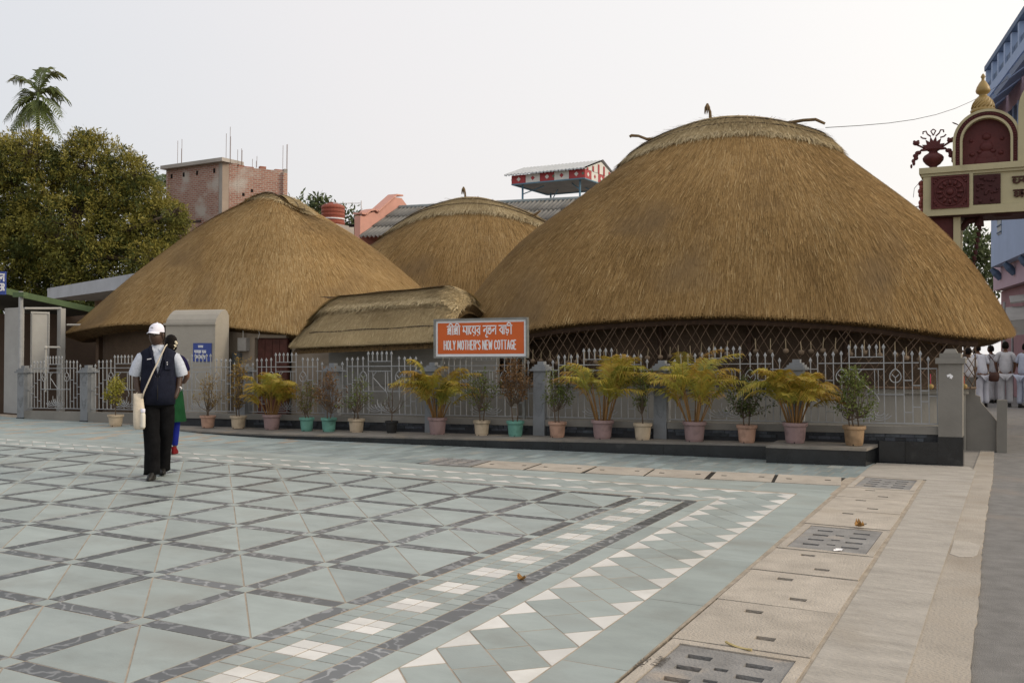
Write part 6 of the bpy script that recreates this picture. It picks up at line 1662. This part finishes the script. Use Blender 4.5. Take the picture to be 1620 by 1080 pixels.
# canvas stall roofs in front of it
M_CANV = mat('grey_canvas',(0.36,0.35,0.33),0.85,0.1,2,0.2,20)
st = Thing('stall_awning','grey corrugated stall awning below the blue building','awning',(4.3,29.5,0))
st.part('awning_sheet', MB().slab3([(3.15,28.6,2.95),(5.6,28.3,3.25),(5.8,30.4,3.55),(3.1,30.8,3.25)],0.05), M_CANV, fixn=True)
st.part('awning_sheet', MB().slab3([(2.9,27.2,2.35),(5.6,26.9,2.55),(5.7,28.5,3.0),(2.95,28.8,2.8)],0.05), M_CANV, fixn=True)
st.part('valance', MB().slab3([(2.9,27.2,2.32),(5.6,26.9,2.52),(5.6,26.9,2.10),(2.9,27.2,1.92)],0.03), M_CANV, fixn=True)
for x, y in ((3.0,27.3),(5.5,27.0),(3.2,30.5)): st.part('pole', MB().tube([(x,y,-0.02),(x,y,2.9)],0.035,8), M_IRON)
wr = obj('overhead_wire', MB().tube([(3.51+k*0,30.29,10.38) if k == 0 else (3.51-3.0*k/10,30.29-17.35*k/10,10.38-5.2*k/10-0.5*math.sin(math.pi*k/10)) for k in range(11)],0.006,4), mat('black_wire',(0.05,0.05,0.05),0.6,0.1))
tag(wr,'thin overhead wire slanting from the blue building to the cottage ridge','wire')
gw = obj('gateway_wire', MB().tube([(1.45,19.6,4.72),(0.2,19.0,4.42),(-3,18,4.1)],0.010,4).tube([(1.45,19.6,5.3),(1.3,19.5,5.1),(1.28,19.5,4.9)],0.006,4), MATS['black_wire'])
tag(gw,'dark cable running from the left end of the gateway beam','wire')
# ================================================================== PEOPLE
def skin_geo(nodes, edges, sub=2):
    """grow a continuous surface on a skeleton: nodes [(x,y,z,rx,ry)]"""
    me = bpy.data.meshes.new('skeleton'); me.from_pydata([n[:3] for n in nodes], edges, []); me.update()
    o = bpy.data.objects.new('skeleton', me); COL.objects.link(o)
    o.modifiers.new('s','SKIN'); md = o.modifiers.new('u','SUBSURF'); md.levels = sub; md.render_levels = sub
    if not me.skin_vertices:
        bpy.context.view_layer.update()
    sv = me.skin_vertices[0].data
    for i, n in enumerate(nodes):
        sv[i].radius = (n[3], n[4] if len(n) > 4 else n[3]); sv[i].use_root = (i == 0)
    bpy.context.view_layer.update()
    dg = bpy.context.evaluated_depsgraph_get(); ev_ = o.evaluated_get(dg); m2 = ev_.to_mesh()
    v = [tuple(x.co) for x in m2.vertices]; f = [tuple(p.vertices) for p in m2.polygons]
    ev_.to_mesh_clear(); bpy.data.objects.remove(o); bpy.data.meshes.remove(me)
    b = MB(); b.v = v; b.f = f
    return b

def head_geo(c, rz, s=1.0):
    """head facing -y turned by rz: skull, brow, eye hollows, nose, lips, chin, ears"""
    b = MB(); seg, rings = 28, 22
    for i in range(rings+1):
        ph = math.pi*(-0.5+i/rings); 
        for k in range(seg):
            a = TAU*k/seg; d = Vector((math.cos(ph)*math.cos(a), math.cos(ph)*math.sin(a), math.sin(ph)))
            x, y, z = d.x*0.076, d.y*0.098, d.z*0.120
            if z < -0.02: x *= 1.06-0.10*min(1,(-z-0.02)/0.10); y *= 1.0
            front = max(0,-d.y)
            def gs(cx, cz, sx, sz): return math.exp(-((x-cx)/sx)**2-((z-cz)/sz)**2)*(front > 0.2)
            y -= 0.024*gs(0,-0.022,0.011,0.020)+0.010*gs(0,0.005,0.009,0.022)      # nose
            y -= 0.007*gs(-0.028,0.028,0.022,0.010)+0.007*gs(0.028,0.028,0.022,0.010)  # brow
            y += 0.009*gs(-0.029,0.008,0.014,0.009)+0.009*gs(0.029,0.008,0.014,0.009)  # sockets
            y -= 0.008*gs(0,-0.060,0.022,0.007)+0.008*gs(0,-0.072,0.020,0.006)-0.004*gs(0,-0.066,0.022,0.003)  # lips
            y -= 0.008*gs(0,-0.098,0.020,0.014)
            y -= 0.004*gs(-0.045,-0.025,0.018,0.018)+0.004*gs(0.045,-0.025,0.018,0.018)
            b.v.append((x*s,y*s,z*s))
    for i in range(rings):
        for k in range(seg): b.f.append((i*seg+k,i*seg+(k+1)%seg,(i+1)*seg+(k+1)%seg,(i+1)*seg+k))
    for sd_ in (-1,1):
        b.loft([(sd_*0.077*s,0.012*s,-0.035*s,0.006*s,0.010*s),(sd_*0.082*s,0.014*s,-0.020*s,0.010*s,0.016*s),(sd_*0.085*s,0.016*s,0.004*s,0.010*s,0.021*s),(sd_*0.083*s,0.016*s,0.022*s,0.007*s,0.016*s),(sd_*0.078*s,0.014*s,0.030*s,0.003*s,0.006*s)],10)
    return b.xf(Matrix.Translation(Vector(c)) @ Matrix.Rotation(rz,4,'Z'))

class Person:
    def __init__(s, label, loc, rz, group=None):
        s.t = Thing('person', label, 'person', (0,0,0), group); s.t.o.location = loc; s.t.o.rotation_euler = (0,0,rz)
    def part(s, n, b, m, parent=None, smooth=True): return s.t.part(n, b, m, parent, smooth)

SKIN_D = mat('dark_brown_skin',(0.052,0.027,0.018),0.45,0.12,8,spec=0.45); SKIN_B = mat('brown_skin',(0.15,0.075,0.045),0.5,0.12,8,spec=0.35)
C_NAVY = mat('navy_vest_cloth',(0.014,0.016,0.028),0.85,0.2,12,0.25,60,spec=0.06); C_SHIRT = mat('pale_checked_shirt',(0.50,0.54,0.62),0.85,0.12,40,0.2,30,spec=0.06); C_BLK = mat('black_trouser_cloth',(0.008,0.008,0.009),0.9,0.3,10,0.25,30,spec=0.06); C_WHITE = mat('white_cotton',(0.66,0.66,0.70),0.85,0.08,9,0.25,18,spec=0.06)
C_CAP = mat('white_cap_cloth',(0.74,0.74,0.84),0.8,0.06,10,spec=0.06); C_SHOE = mat('black_shoe',(0.012,0.011,0.010),0.45,0.2,12); C_BAG = mat('ecru_bag_cloth',(0.60,0.53,0.43),0.9,0.10,10,0.3,50,spec=0.06)
C_HAIR = mat('black_hair',(0.010,0.008,0.007),0.6,0.3,30,0.3,80,spec=0.06); C_GREEN = mat('green_skirt_cloth',(0.010,0.052,0.020),0.85,0.2,8,0.2,20,spec=0.06); C_BLUEL = mat('blue_leggings',(0.012,0.020,0.19),0.8,0.15,10,spec=0.06); C_REDS = mat('red_shoe',(0.16,0.012,0.015),0.6,0.2,10,spec=0.06); C_NAVYT = mat('navy_top',(0.015,0.013,0.045),0.85,0.2,10,0.2,30,spec=0.06)

def shoe(b, x, y, rz, s=1.0, z=0.0, pitch=0.0):
    q = MB().loft([(0,0.0,0.0,0.040,0.125),(0,0.0,0.012,0.046,0.132),(0,0.004,0.03,0.045,0.128),(0,0.022,0.055,0.041,0.100),(0,0.055,0.082,0.038,0.062),(0,0.068,0.11,0.036,0.042)],16)
    q.xf(Matrix.Translation((x,y,z)) @ Matrix.Rotation(rz,4,'Z') @ Matrix.Rotation(pitch,4,'X') @ Matrix.Scale(s,4)); b.add(q.v,q.f); return b

# ---------- the man walking towards the camera
man = Person('man in white cap, navy vest and black trousers walking across the plaza',(-5.16,4.06,0.011),R(46))
nodes = [(0.0,0.0,0.95,0.11,0.09),(0.0,-0.01,1.10,0.11,0.09),(0.0,0.0,1.26,0.11,0.075),(-0.005,0.0,1.385,0.06,0.055),(-0.012,-0.008,1.475,0.058,0.058),(-0.02,-0.02,1.56,0.055,0.06),
 (-0.175,0.005,1.36,0.045,0.045),(-0.265,0.02,1.17,0.046,0.046),(-0.235,-0.05,0.99,0.037,0.037),(-0.185,-0.085,0.87,0.032,0.032),
 (0.165,0.005,1.36,0.045,0.045),(0.255,0.03,1.17,0.046,0.046),(0.235,-0.02,0.99,0.037,0.037),(0.19,-0.07,0.87,0.032,0.032),
 (-0.075,-0.01,0.86,0.085,0.085),(-0.062,-0.10,0.50,0.055,0.055),(-0.058,-0.12,0.10,0.035,0.035),
 (0.085,0.01,0.86,0.085,0.085),(0.085,0.04,0.50,0.055,0.055),(0.055,0.22,0.14,0.035,0.035)]
edges = [(0,1),(1,2),(2,3),(3,4),(4,5),(3,6),(6,7),(7,8),(8,9),(3,10),(10,11),(11,12),(12,13),(0,14),(14,15),(15,16),(0,17),(17,18),(18,19)]
b = skin_geo(nodes, edges, 2); hd = head_geo((-0.025,-0.035,1.585),R(-32),1.02); b.add(hd.v,hd.f)
body = man.part('body', b, SKIN_D)
tr_ = MB().loft([(0,-0.012,1.00,0.172,0.142),(0,-0.010,0.93,0.180,0.150),(0,-0.004,0.86,0.184,0.148),(0,0.0,0.80,0.172,0.132),(0.004,0.0,0.775,0.12,0.10)],28)
tr_.tube([(-0.078,-0.012,0.86),(-0.078,-0.03,0.74),(-0.074,-0.062,0.60),(-0.068,-0.092,0.50),(-0.064,-0.104,0.43),(-0.060,-0.115,0.30),(-0.057,-0.122,0.18),(-0.056,-0.128,0.10),(-0.055,-0.132,0.05)],[0.098,0.106,0.096,0.090,0.092,0.085,0.088,0.090,0.096],18,True,1.06)
tr_.tube([(0.086,0.01,0.86),(0.090,0.016,0.74),(0.093,0.032,0.60),(0.090,0.052,0.50),(0.086,0.075,0.43),(0.074,0.120,0.30),(0.062,0.172,0.18),(0.054,0.203,0.11),(0.050,0.218,0.075)],[0.095,0.103,0.094,0.087,0.089,0.080,0.083,0.086,0.090],18,True,1.06)
g_r = np.random.default_rng(4)
tr_.v = [(x+0.004*math.sin(z*46+x*30)*(z < 0.62), y+0.005*math.sin(z*58+y*25+1.0)*(z < 0.62)+0.004*math.sin(x*60+z*30)*(z > 0.70), z) for (x,y,z) in tr_.v]
man.part('trousers', tr_, C_BLK)
man.part('belt', MB().loft([(0,-0.011,0.955,0.181,0.151),(0,-0.011,0.99,0.178,0.148)],28,caps=False), C_SHOE)
sh = MB(); shoe(sh,-0.062,-0.215,R(-14),1.0,0.0); man.part('shoe', sh, C_SHOE)
sh = MB(); shoe(sh,0.052,0.155,R(6),1.0,0.012,R(-8)); man.part('shoe', sh, C_SHOE)
# shirt: torso and open sleeves
s1 = MB().loft([(0,-0.01,0.86,0.185,0.14),(0,-0.02,1.0,0.195,0.155),(0,-0.01,1.15,0.190,0.145),(0,-0.005,1.28,0.188,0.132),(0,0.0,1.37,0.178,0.108),(-0.004,0.0,1.425,0.115,0.082),(-0.008,-0.004,1.455,0.074,0.070),(-0.010,-0.006,1.478,0.070,0.068)],30,caps=False)
for sd_ in (-1,1):
    s1.tube([(sd_*0.15,0.003,1.36),(sd_*0.192,0.008,1.335),(sd_*0.236,0.015,1.255),(sd_*0.272,0.022,1.155),(sd_*0.277,0.024,1.135)],[0.050,0.070,0.073,0.076,0.070],16,caps=False)
man.part('shirt', s1, C_SHIRT)
cl = MB()
for sd_ in (-1,1): cl.slab3([(sd_*0.062-0.008,-0.040,1.478),(sd_*0.072-0.008,-0.06,1.452),(sd_*0.040-0.008,-0.105,1.395),(sd_*0.010-0.008,-0.078,1.432)],0.008)
man.part('collar', cl, C_SHIRT, smooth=False)
# vest with a V opening down the front
vr = [(0.0,-0.005,0.815,0.215,0.168),(0,-0.02,0.90,0.216,0.172),(0,-0.03,1.0,0.219,0.182),(0,-0.02,1.12,0.212,0.170),(0,-0.01,1.24,0.210,0.150),(0,-0.002,1.33,0.222,0.130),(0,0.0,1.385,0.225,0.112),(-0.001,0.0,1.415,0.195,0.100),(-0.003,0.0,1.44,0.140,0.088),(-0.006,-0.002,1.462,0.088,0.076)]
seg = 48
vr = [(a,b_,c_,rx_*0.95,ry_) for (a,b_,c_,rx_,ry_) in vr]
v = MB().loft(vr,seg,caps=False); keep = []
for i in range(len(vr)-1):
    for k in range(seg):
        f = v.f[i*seg+k]; zc = sum(v.v[q][2] for q in f)/4; xc = sum(v.v[q][0] for q in f)/4; yc = sum(v.v[q][1] for q in f)/4
        half = max(0.0,(zc-1.12)/0.33)*0.092
        if yc < 0 and abs(xc+0.004-0.004) < half: continue
        keep.append(f)
v.f = keep
vo = man.part('vest', v, C_NAVY); md = vo.modifiers.new('th','SOLIDIFY'); md.thickness = 0.008
# refine jagged edges of the opening with lapel strips, zip, pocket flaps
lp = MB()
for sd_ in (-1,1): lp.tube([(sd_*0.092,-0.066,1.462),(sd_*0.078,-0.110,1.385),(sd_*0.050,-0.147,1.28),(sd_*0.026,-0.168,1.20),(0.0,-0.185,1.11)],[0.018,0.022,0.020,0.016,0.010],8,True,0.6)
man.part('lapel', lp, C_NAVY, parent=vo)
man.part('zip', MB().tube([(0,-0.181,1.15),(0,-0.198,1.05),(0.0,-0.214,0.98),(0,-0.198,0.90),(0,-0.170,0.85)],0.005,6), C_SHOE, parent=vo)
man.part('pocket', MB().slab3([(0.075,-0.152,1.315),(0.155,-0.118,1.315),(0.160,-0.133,1.205),(0.078,-0.172,1.205)],0.012), C_NAVY, parent=vo, smooth=False)
man.part('pocket_stud', MB().ball((0.105,-0.158,1.285),0.007), C_WHITE, parent=vo); man.part('pocket_stud', MB().ball((0.108,-0.163,1.262),0.007), C_WHITE, parent=vo)
man.part('badge', MB().slab3([(-0.125,-0.134,1.322),(-0.075,-0.152,1.330),(-0.075,-0.154,1.320),(-0.125,-0.137,1.313)],0.003), C_WHITE, parent=vo, smooth=False)
man.part('shirt_button', MB().ball((0.0,-0.152,1.30),0.007), C_SHOE); man.part('shirt_button', MB().ball((0.0,-0.166,1.23),0.007), C_SHOE)
man.part('watch', MB().tube([(0.243,-0.005,1.00),(0.237,-0.018,0.985)],0.042,12).ball((0.268,-0.045,0.99),0.016,0.012,0.016), mat('steel_watch',(0.5,0.5,0.52),0.3,0.1,metal=0.8))
# cap, glasses, eyes, moustache follow the head
HM = Matrix.Translation((-0.025,-0.035,1.585)) @ Matrix.Rotation(R(-32),4,'Z')
cp_ = MB().loft([(0,0.006,0.036,0.084,0.108),(0,0.006,0.06,0.084,0.107),(0,0.008,0.09,0.078,0.098),(0,0.012,0.115,0.062,0.078),(0,0.015,0.132,0.036,0.046),(0,0.016,0.138,0.006,0.008)],24,caps=False).xf(HM)
cpo = man.part('cap', cp_, C_CAP)
bm_ = MB()
for i in range(9):
    a = math.pi*(0.14+0.72*i/8); r1 = 0.083
    x0, y0 = math.cos(a)*0.082, -math.sin(a)*0.104+0.006
    x1, y1 = math.cos(a)*0.088, -math.sin(a)*0.178+0.02
    bm_.v += [(x0,y0,0.044),(x1,y1,0.030-0.014*abs(math.cos(a))),(x0,y0,0.036),(x1,y1,0.024-0.014*abs(math.cos(a)))]
for i in range(8): o = i*4; bm_.f += [(o,o+4,o+5,o+1),(o+2,o+3,o+7,o+6),(o+1,o+5,o+7,o+3)]
man.part('cap_brim', bm_.xf(HM), C_CAP, parent=cpo)
man.part('cap_button', MB().ball((0,0.016,0.139),0.008).xf(HM), C_CAP, parent=cpo)
man.part('cap_emblem', MB().tube([(-0.018,-0.098,0.082),(0.0,-0.1015,0.086),(0.018,-0.098,0.082)],0.003,5).xf(HM), C_SHOE, parent=cpo)
gl = MB()
for sd_ in (-1,1):
    gl.tube([(sd_*0.030+0.022*math.cos(k/16*TAU),-0.104,0.004+0.017*math.sin(k/16*TAU)) for k in range(17)],0.0022,5,False); gl.tube([(sd_*0.052,-0.102,0.008),(sd_*0.078,-0.05,0.008),(sd_*0.082,0.012,0.006)],0.0022,5)
gl.tube([(-0.009,-0.106,0.008),(0.009,-0.106,0.008)],0.0022,5)
man.part('glasses', gl.xf(HM), C_SHOE)
for sd_ in (-1,1):
    e_ = man.part('eye', MB().ball((sd_*0.029,-0.0875,0.007),0.0075).xf(HM), mat('eye_white',(0.25,0.23,0.21),0.3,0.05)); man.part('iris', MB().ball((sd_*0.029,-0.0925,0.007),0.0042).xf(HM), C_HAIR, parent=e_)
man.part('sideburn_hair', MB().loft([(0,0.03,-0.03,0.071,0.074),(0,0.024,0.0,0.0785,0.082),(0,0.020,0.04,0.0805,0.086)],24,caps=False).xf(HM), C_HAIR)
# the shoulder bag he carries, and a bottle in it
bgT = Thing('shoulder_bag','ecru cotton shoulder bag with long strap slung across the man','bag',(0,0,0)); bgT.o.location = (-5.16,4.06,0.011); bgT.o.rotation_euler = (0,0,R(46))
q = MB().loft([(-0.205,-0.185,0.555,0.045,0.035),(-0.205,-0.185,0.565,0.062,0.050),(-0.206,-0.185,0.64,0.070,0.056),(-0.210,-0.182,0.76,0.066,0.050),(-0.218,-0.178,0.87,0.058,0.036),(-0.224,-0.174,0.945,0.052,0.022)],20,power=0.8)
bgT.part('bag_body', q, C_BAG, smooth=True)
st_ = MB()
pts = [(-0.172,-0.190,0.90),(-0.155,-0.208,0.96),(-0.11,-0.228,1.06),(-0.06,-0.218,1.17),(0.0,-0.192,1.29),(0.045,-0.150,1.385),(0.075,-0.085,1.452),(0.088,-0.01,1.468),(0.07,0.085,1.43),(0.02,0.150,1.30),(-0.08,0.175,1.12),(-0.18,0.10,0.98),(-0.245,-0.10,0.93),(-0.255,-0.15,0.90)]
st_.tube(pts,0.027,8,True,0.32)
bgT.part('strap', st_, C_BAG, smooth=True)
bt = Thing('water_bottle','white capped bottle standing in the front of the shoulder bag','bottle',(0,0,0)); bt.o.location = (-5.16,4.06,0.011); bt.o.rotation_euler = (0,0,R(46))
bt.part('bottle_body', MB().lathe((-0.163,-0.232,0.575),[(0.004,0),(0.027,0.0),(0.030,0.01),(0.030,0.13),(0.026,0.155),(0.018,0.165)],16), mat('milky_bottle',(0.66,0.63,0.56),0.4,0.05,5), smooth=True)
bt.part('bottle_cap', MB().lathe((-0.163,-0.232,0.741),[(0.004,0),(0.024,0.0),(0.026,0.006),(0.026,0.034),(0.022,0.04),(0.004,0.042)],16), C_CAP, smooth=True)

for o_ in (man.t.o, bgT.o, bt.o): o_.scale = (0.90,0.97,1.0)
# ---------- the woman walking away behind him
wo = Person('woman in navy top, green skirt and blue leggings walking behind the man',(-6.83,5.78,0.011),R(46))
nodes = [(0.0,0.0,0.88,0.10,0.085),(0.0,0.0,1.03,0.095,0.08),(0.0,0.0,1.20,0.10,0.075),(0.0,0.0,1.315,0.075,0.065),(0.0,-0.005,1.385,0.045,0.048),(0.0,-0.01,1.44,0.046,0.05),
 (-0.145,0.0,1.295,0.05,0.05),(-0.20,0.0,1.08,0.038,0.038),(-0.16,0.13,0.97,0.030,0.030),(-0.06,0.20,0.98,0.026,0.020),
 (0.145,0.0,1.295,0.05,0.05),(0.215,0.01,1.07,0.040,0.040),(0.17,0.14,0.97,0.030,0.030),(0.06,0.20,0.99,0.026,0.020),
 (-0.075,0.0,0.82,0.08,0.08),(-0.07,-0.02,0.47,0.052,0.052),(-0.06,-0.12,0.09,0.030,0.032),
 (0.075,0.0,0.82,0.08,0.08),(0.075,0.05,0.47,0.052,0.052),(0.06,0.03,0.09,0.030,0.032)]
b = skin_geo(nodes, edges, 2); hd = head_geo((0.0,-0.015,1.50),R(180),0.90); b.add(hd.v,hd.f)
for (sx_) in (-1,1):        # fingers clasping in front
    for k in range(4): b.tube([(sx_*0.05,0.215,0.965+0.014*k),(sx_*0.02,0.232,0.965+0.014*k),(-sx_*0.012,0.228,0.962+0.014*k)],[0.0085,0.0080,0.0065],7)
    b.tube([(sx_*0.06,0.20,1.0),(sx_*0.035,0.225,1.03),(sx_*0.02,0.235,1.035)],[0.010,0.009,0.007],7)
wo.part('body', b, SKIN_B)
wo.part('top', skin_geo([(0,0,0.78,0.17,0.14),(0,0,1.03,0.145,0.12),(0,0,1.20,0.150,0.115),(0,0,1.31,0.09,0.08),(-0.150,0.0,1.285,0.068,0.066),(-0.205,0.0,1.11,0.058,0.056),(0.150,0.0,1.285,0.068,0.066),(0.213,0.005,1.11,0.058,0.056)],[(0,1),(1,2),(2,3),(3,4),(4,5),(3,6),(6,7)],2), C_NAVYT)
sk = MB(); seg = 36; rings = [(0.90,0.150,0.125),(0.80,0.165,0.14),(0.65,0.18,0.16),(0.50,0.198,0.18),(0.45,0.205,0.185)]
for (z, rx, ry) in rings:
    for k in range(seg):
        a = TAU*k/seg; fl = 1+0.035*math.sin(a*9)*(0.9-z)/0.4; sk.v.append((math.cos(a)*rx*fl,math.sin(a)*ry*fl,z))
for i in range(len(rings)-1):
    for k in range(seg): sk.f.append((i*seg+k,i*seg+(k+1)%seg,(i+1)*seg+(k+1)%seg,(i+1)*seg+k))
wo.part('skirt', sk, C_GREEN)
wo.part('leggings', skin_geo([(0,0,0.80,0.09,0.08),(-0.075,0,0.72,0.07,0.07),(-0.07,-0.02,0.47,0.062,0.062),(-0.062,-0.10,0.16,0.045,0.047),(-0.060,-0.118,0.10,0.041,0.043),(0.075,0,0.72,0.07,0.07),(0.075,0.05,0.47,0.062,0.062),(0.062,0.04,0.16,0.045,0.047),(0.060,0.032,0.10,0.041,0.043)],[(0,1),(1,2),(2,3),(3,4),(0,5),(5,6),(6,7),(7,8)],2), C_BLUEL)
sh = MB(); shoe(sh,-0.06,-0.04,R(180),0.92,0.012,R(-6)); wo.part('shoe', sh, C_REDS)
sh = MB(); shoe(sh,0.06,0.10,R(170),0.92,0.0); wo.part('shoe', sh, C_REDS)
hr = MB().loft([(0,-0.035,1.40,0.052,0.045),(0,-0.032,1.43,0.074,0.072),(0,-0.026,1.48,0.083,0.088),(0,-0.022,1.53,0.083,0.094),(0,-0.018,1.58,0.072,0.084),(0,-0.015,1.615,0.045,0.055),(0,-0.014,1.63,0.006,0.006)],22)
hr.ball((0.0,-0.095,1.46),0.052,0.045,0.05,14,10)
ho = wo.part('hair', hr, C_HAIR)
fl = MB()
for k in range(6): fl.ball((0.052+0.020*math.cos(k),-0.105,1.475+0.030*math.sin(k*1.7)-0.012*k+0.03),0.017,0.012,0.017,8,6)
wo.part('hair_flower', fl, mat('cream_flower',(0.70,0.62,0.45),0.7,0.1), parent=ho)

# ---------- onlookers in white on the road
C_WHITES = [mat('shaded_white_cotton',(0.56,0.57,0.64),0.85,0.08,9,0.25,18,spec=0.06), mat('bluish_white_cotton',(0.48,0.52,0.63),0.85,0.1,9,0.25,18,spec=0.06), mat('soft_white_cotton',(0.55,0.55,0.58),0.85,0.1,9,0.25,18,spec=0.06)]
def onlooker(label, loc, rz, h, lean, bag=False, dark=False):
    p = Person(label, loc, rz, 'onlookers in white on the road'); k = h/1.66
    def S_(n): return [(a[0]*k,a[1]*k,a[2]*k,a[3]*k,(a[4] if len(a) > 4 else a[3])*k) for a in n]
    ln = lambda z: lean*max(0,z-0.9)
    nodes = [(0,0,0.90,0.135,0.11),(0,ln(1.1),1.05,0.125,0.10),(0,ln(1.24),1.24,0.14,0.10),(0,ln(1.36),1.36,0.085,0.07),(0,ln(1.43),1.42,0.05,0.05),(0,ln(1.48),1.48,0.05,0.052),
     (-0.165,ln(1.34),1.335,0.055,0.055),(-0.225,ln(1.1)+0.03,1.10,0.04,0.04),(-0.19,0.14,0.93,0.03,0.03),(-0.17,0.19,0.86,0.026,0.018),
     (0.165,ln(1.34),1.335,0.055,0.055),(0.225,ln(1.1)+0.03,1.10,0.04,0.04),(0.20,0.10,0.91,0.03,0.03),(0.18,0.15,0.84,0.026,0.018),
     (-0.08,0,0.84,0.085,0.085),(-0.09,0.02,0.48,0.055,0.055),(-0.09,-0.02,0.08,0.034,0.034),(0.08,0,0.84,0.085,0.085),(0.09,0.02,0.48,0.055,0.055),(0.10,0.0,0.08,0.034,0.034)]
    b = skin_geo(S_(nodes), edges, 1); hd = head_geo((0,ln(1.55)*k,1.55*k),R(180),0.92*k); b.add(hd.v,hd.f)
    for sx_ in (-1,1):
        for f_ in range(4): b.tube([(sx_*0.175*k,0.19*k,(0.85-0.012*f_)*k),(sx_*0.165*k,0.215*k,(0.81-0.010*f_)*k),(sx_*0.158*k,0.215*k,(0.785-0.006*f_)*k)],[0.009*k,0.008*k,0.006*k],6)
        b.tube([(sx_*0.17*k,0.19*k,0.87*k),(sx_*0.145*k,0.215*k,0.85*k),(sx_*0.14*k,0.22*k,0.83*k)],[0.010*k,0.009*k,0.006*k],6)
    p.part('body', b, SKIN_B)
    c = C_WHITES[int(h*100)%3]
    p.part('shirt', skin_geo(S_([(0,0,0.80,0.175,0.15),(0,ln(1.1),1.05,0.155,0.13),(0,ln(1.24),1.24,0.165,0.12),(0,ln(1.36),1.365,0.09,0.075),(-0.17,ln(1.34),1.33,0.075,0.072),(-0.232,ln(1.1)+0.02,1.13,0.064,0.062),(0.17,ln(1.34),1.33,0.075,0.072),(0.232,ln(1.1)+0.02,1.13,0.064,0.062)]),[(0,1),(1,2),(2,3),(3,4),(4,5),(3,6),(6,7)],2), c)
    p.part('trousers', skin_geo(S_([(0,0,0.86,0.155,0.13),(-0.085,0,0.78,0.10,0.10),(-0.095,0.02,0.45,0.086,0.086),(-0.09,-0.01,0.08,0.085,0.085),(0.085,0,0.78,0.10,0.10),(0.095,0.02,0.45,0.086,0.086),(0.10,0.0,0.08,0.085,0.085)]),[(0,1),(1,2),(2,3),(0,4),(4,5),(5,6)],2), c if not dark else C_BLK)
    sh = MB(); shoe(sh,-0.09*k,0.05*k,R(180),0.95*k); p.part('shoe', sh, C_SHOE)
    sh = MB(); shoe(sh,0.10*k,0.07*k,R(176),0.95*k); p.part('shoe', sh, C_SHOE)
    hy = ln(1.55)
    p.part('hair', MB().loft([(0,(hy-0.03)*k,1.49*k,0.07*k,0.07*k),(0,(hy-0.022)*k,1.54*k,0.082*k,0.09*k),(0,(hy-0.015)*k,1.60*k,0.078*k,0.092*k),(0,(hy-0.01)*k,1.65*k,0.055*k,0.068*k),(0,(hy-0.008)*k,1.672*k,0.008*k,0.008*k)],20), C_HAIR)
    return p
onlooker('man in white seen from behind bending beside the cottage corner',(2.52,25.2,-0.012),R(38),1.68,0.38)
onlooker('person in white standing just left of the bending man',(2.27,26.9,-0.012),R(-35),1.60,0.10)
onlooker('man in white from behind with straight back at the right edge',(3.05,25.6,-0.012),R(2),1.76,0.08)
onlooker('person in white half hidden between the two nearest onlookers',(2.74,27.6,-0.012),R(50),1.67,0.2)
onlooker('rightmost onlooker in white cut by the picture edge',(3.48,25.3,-0.012),R(-40),1.72,0.15)
onlooker('onlooker in white shirt and black trousers behind the low wall',(2.22,24.2,-0.012),R(30),1.58,0.10,dark=True)
sb = Thing('sling_bag','brown sling bag hanging at the bending onlooker\'s side','bag',(2.78,25.05,0.75))
sb.part('bag_body', MB().loft([(2.78,25.05,0.68,0.06,0.04),(2.78,25.05,0.70,0.12,0.06),(2.79,25.05,0.82,0.13,0.06),(2.80,25.05,0.93,0.10,0.04)],14), mat('brown_leather',(0.07,0.03,0.022),0.6,0.2,8), smooth=True)
sb.part('strap', MB().tube([(2.86,25.05,0.9),(2.80,25.08,1.2),(2.66,25.15,1.4)],0.014,6), MATS['brown_leather'])
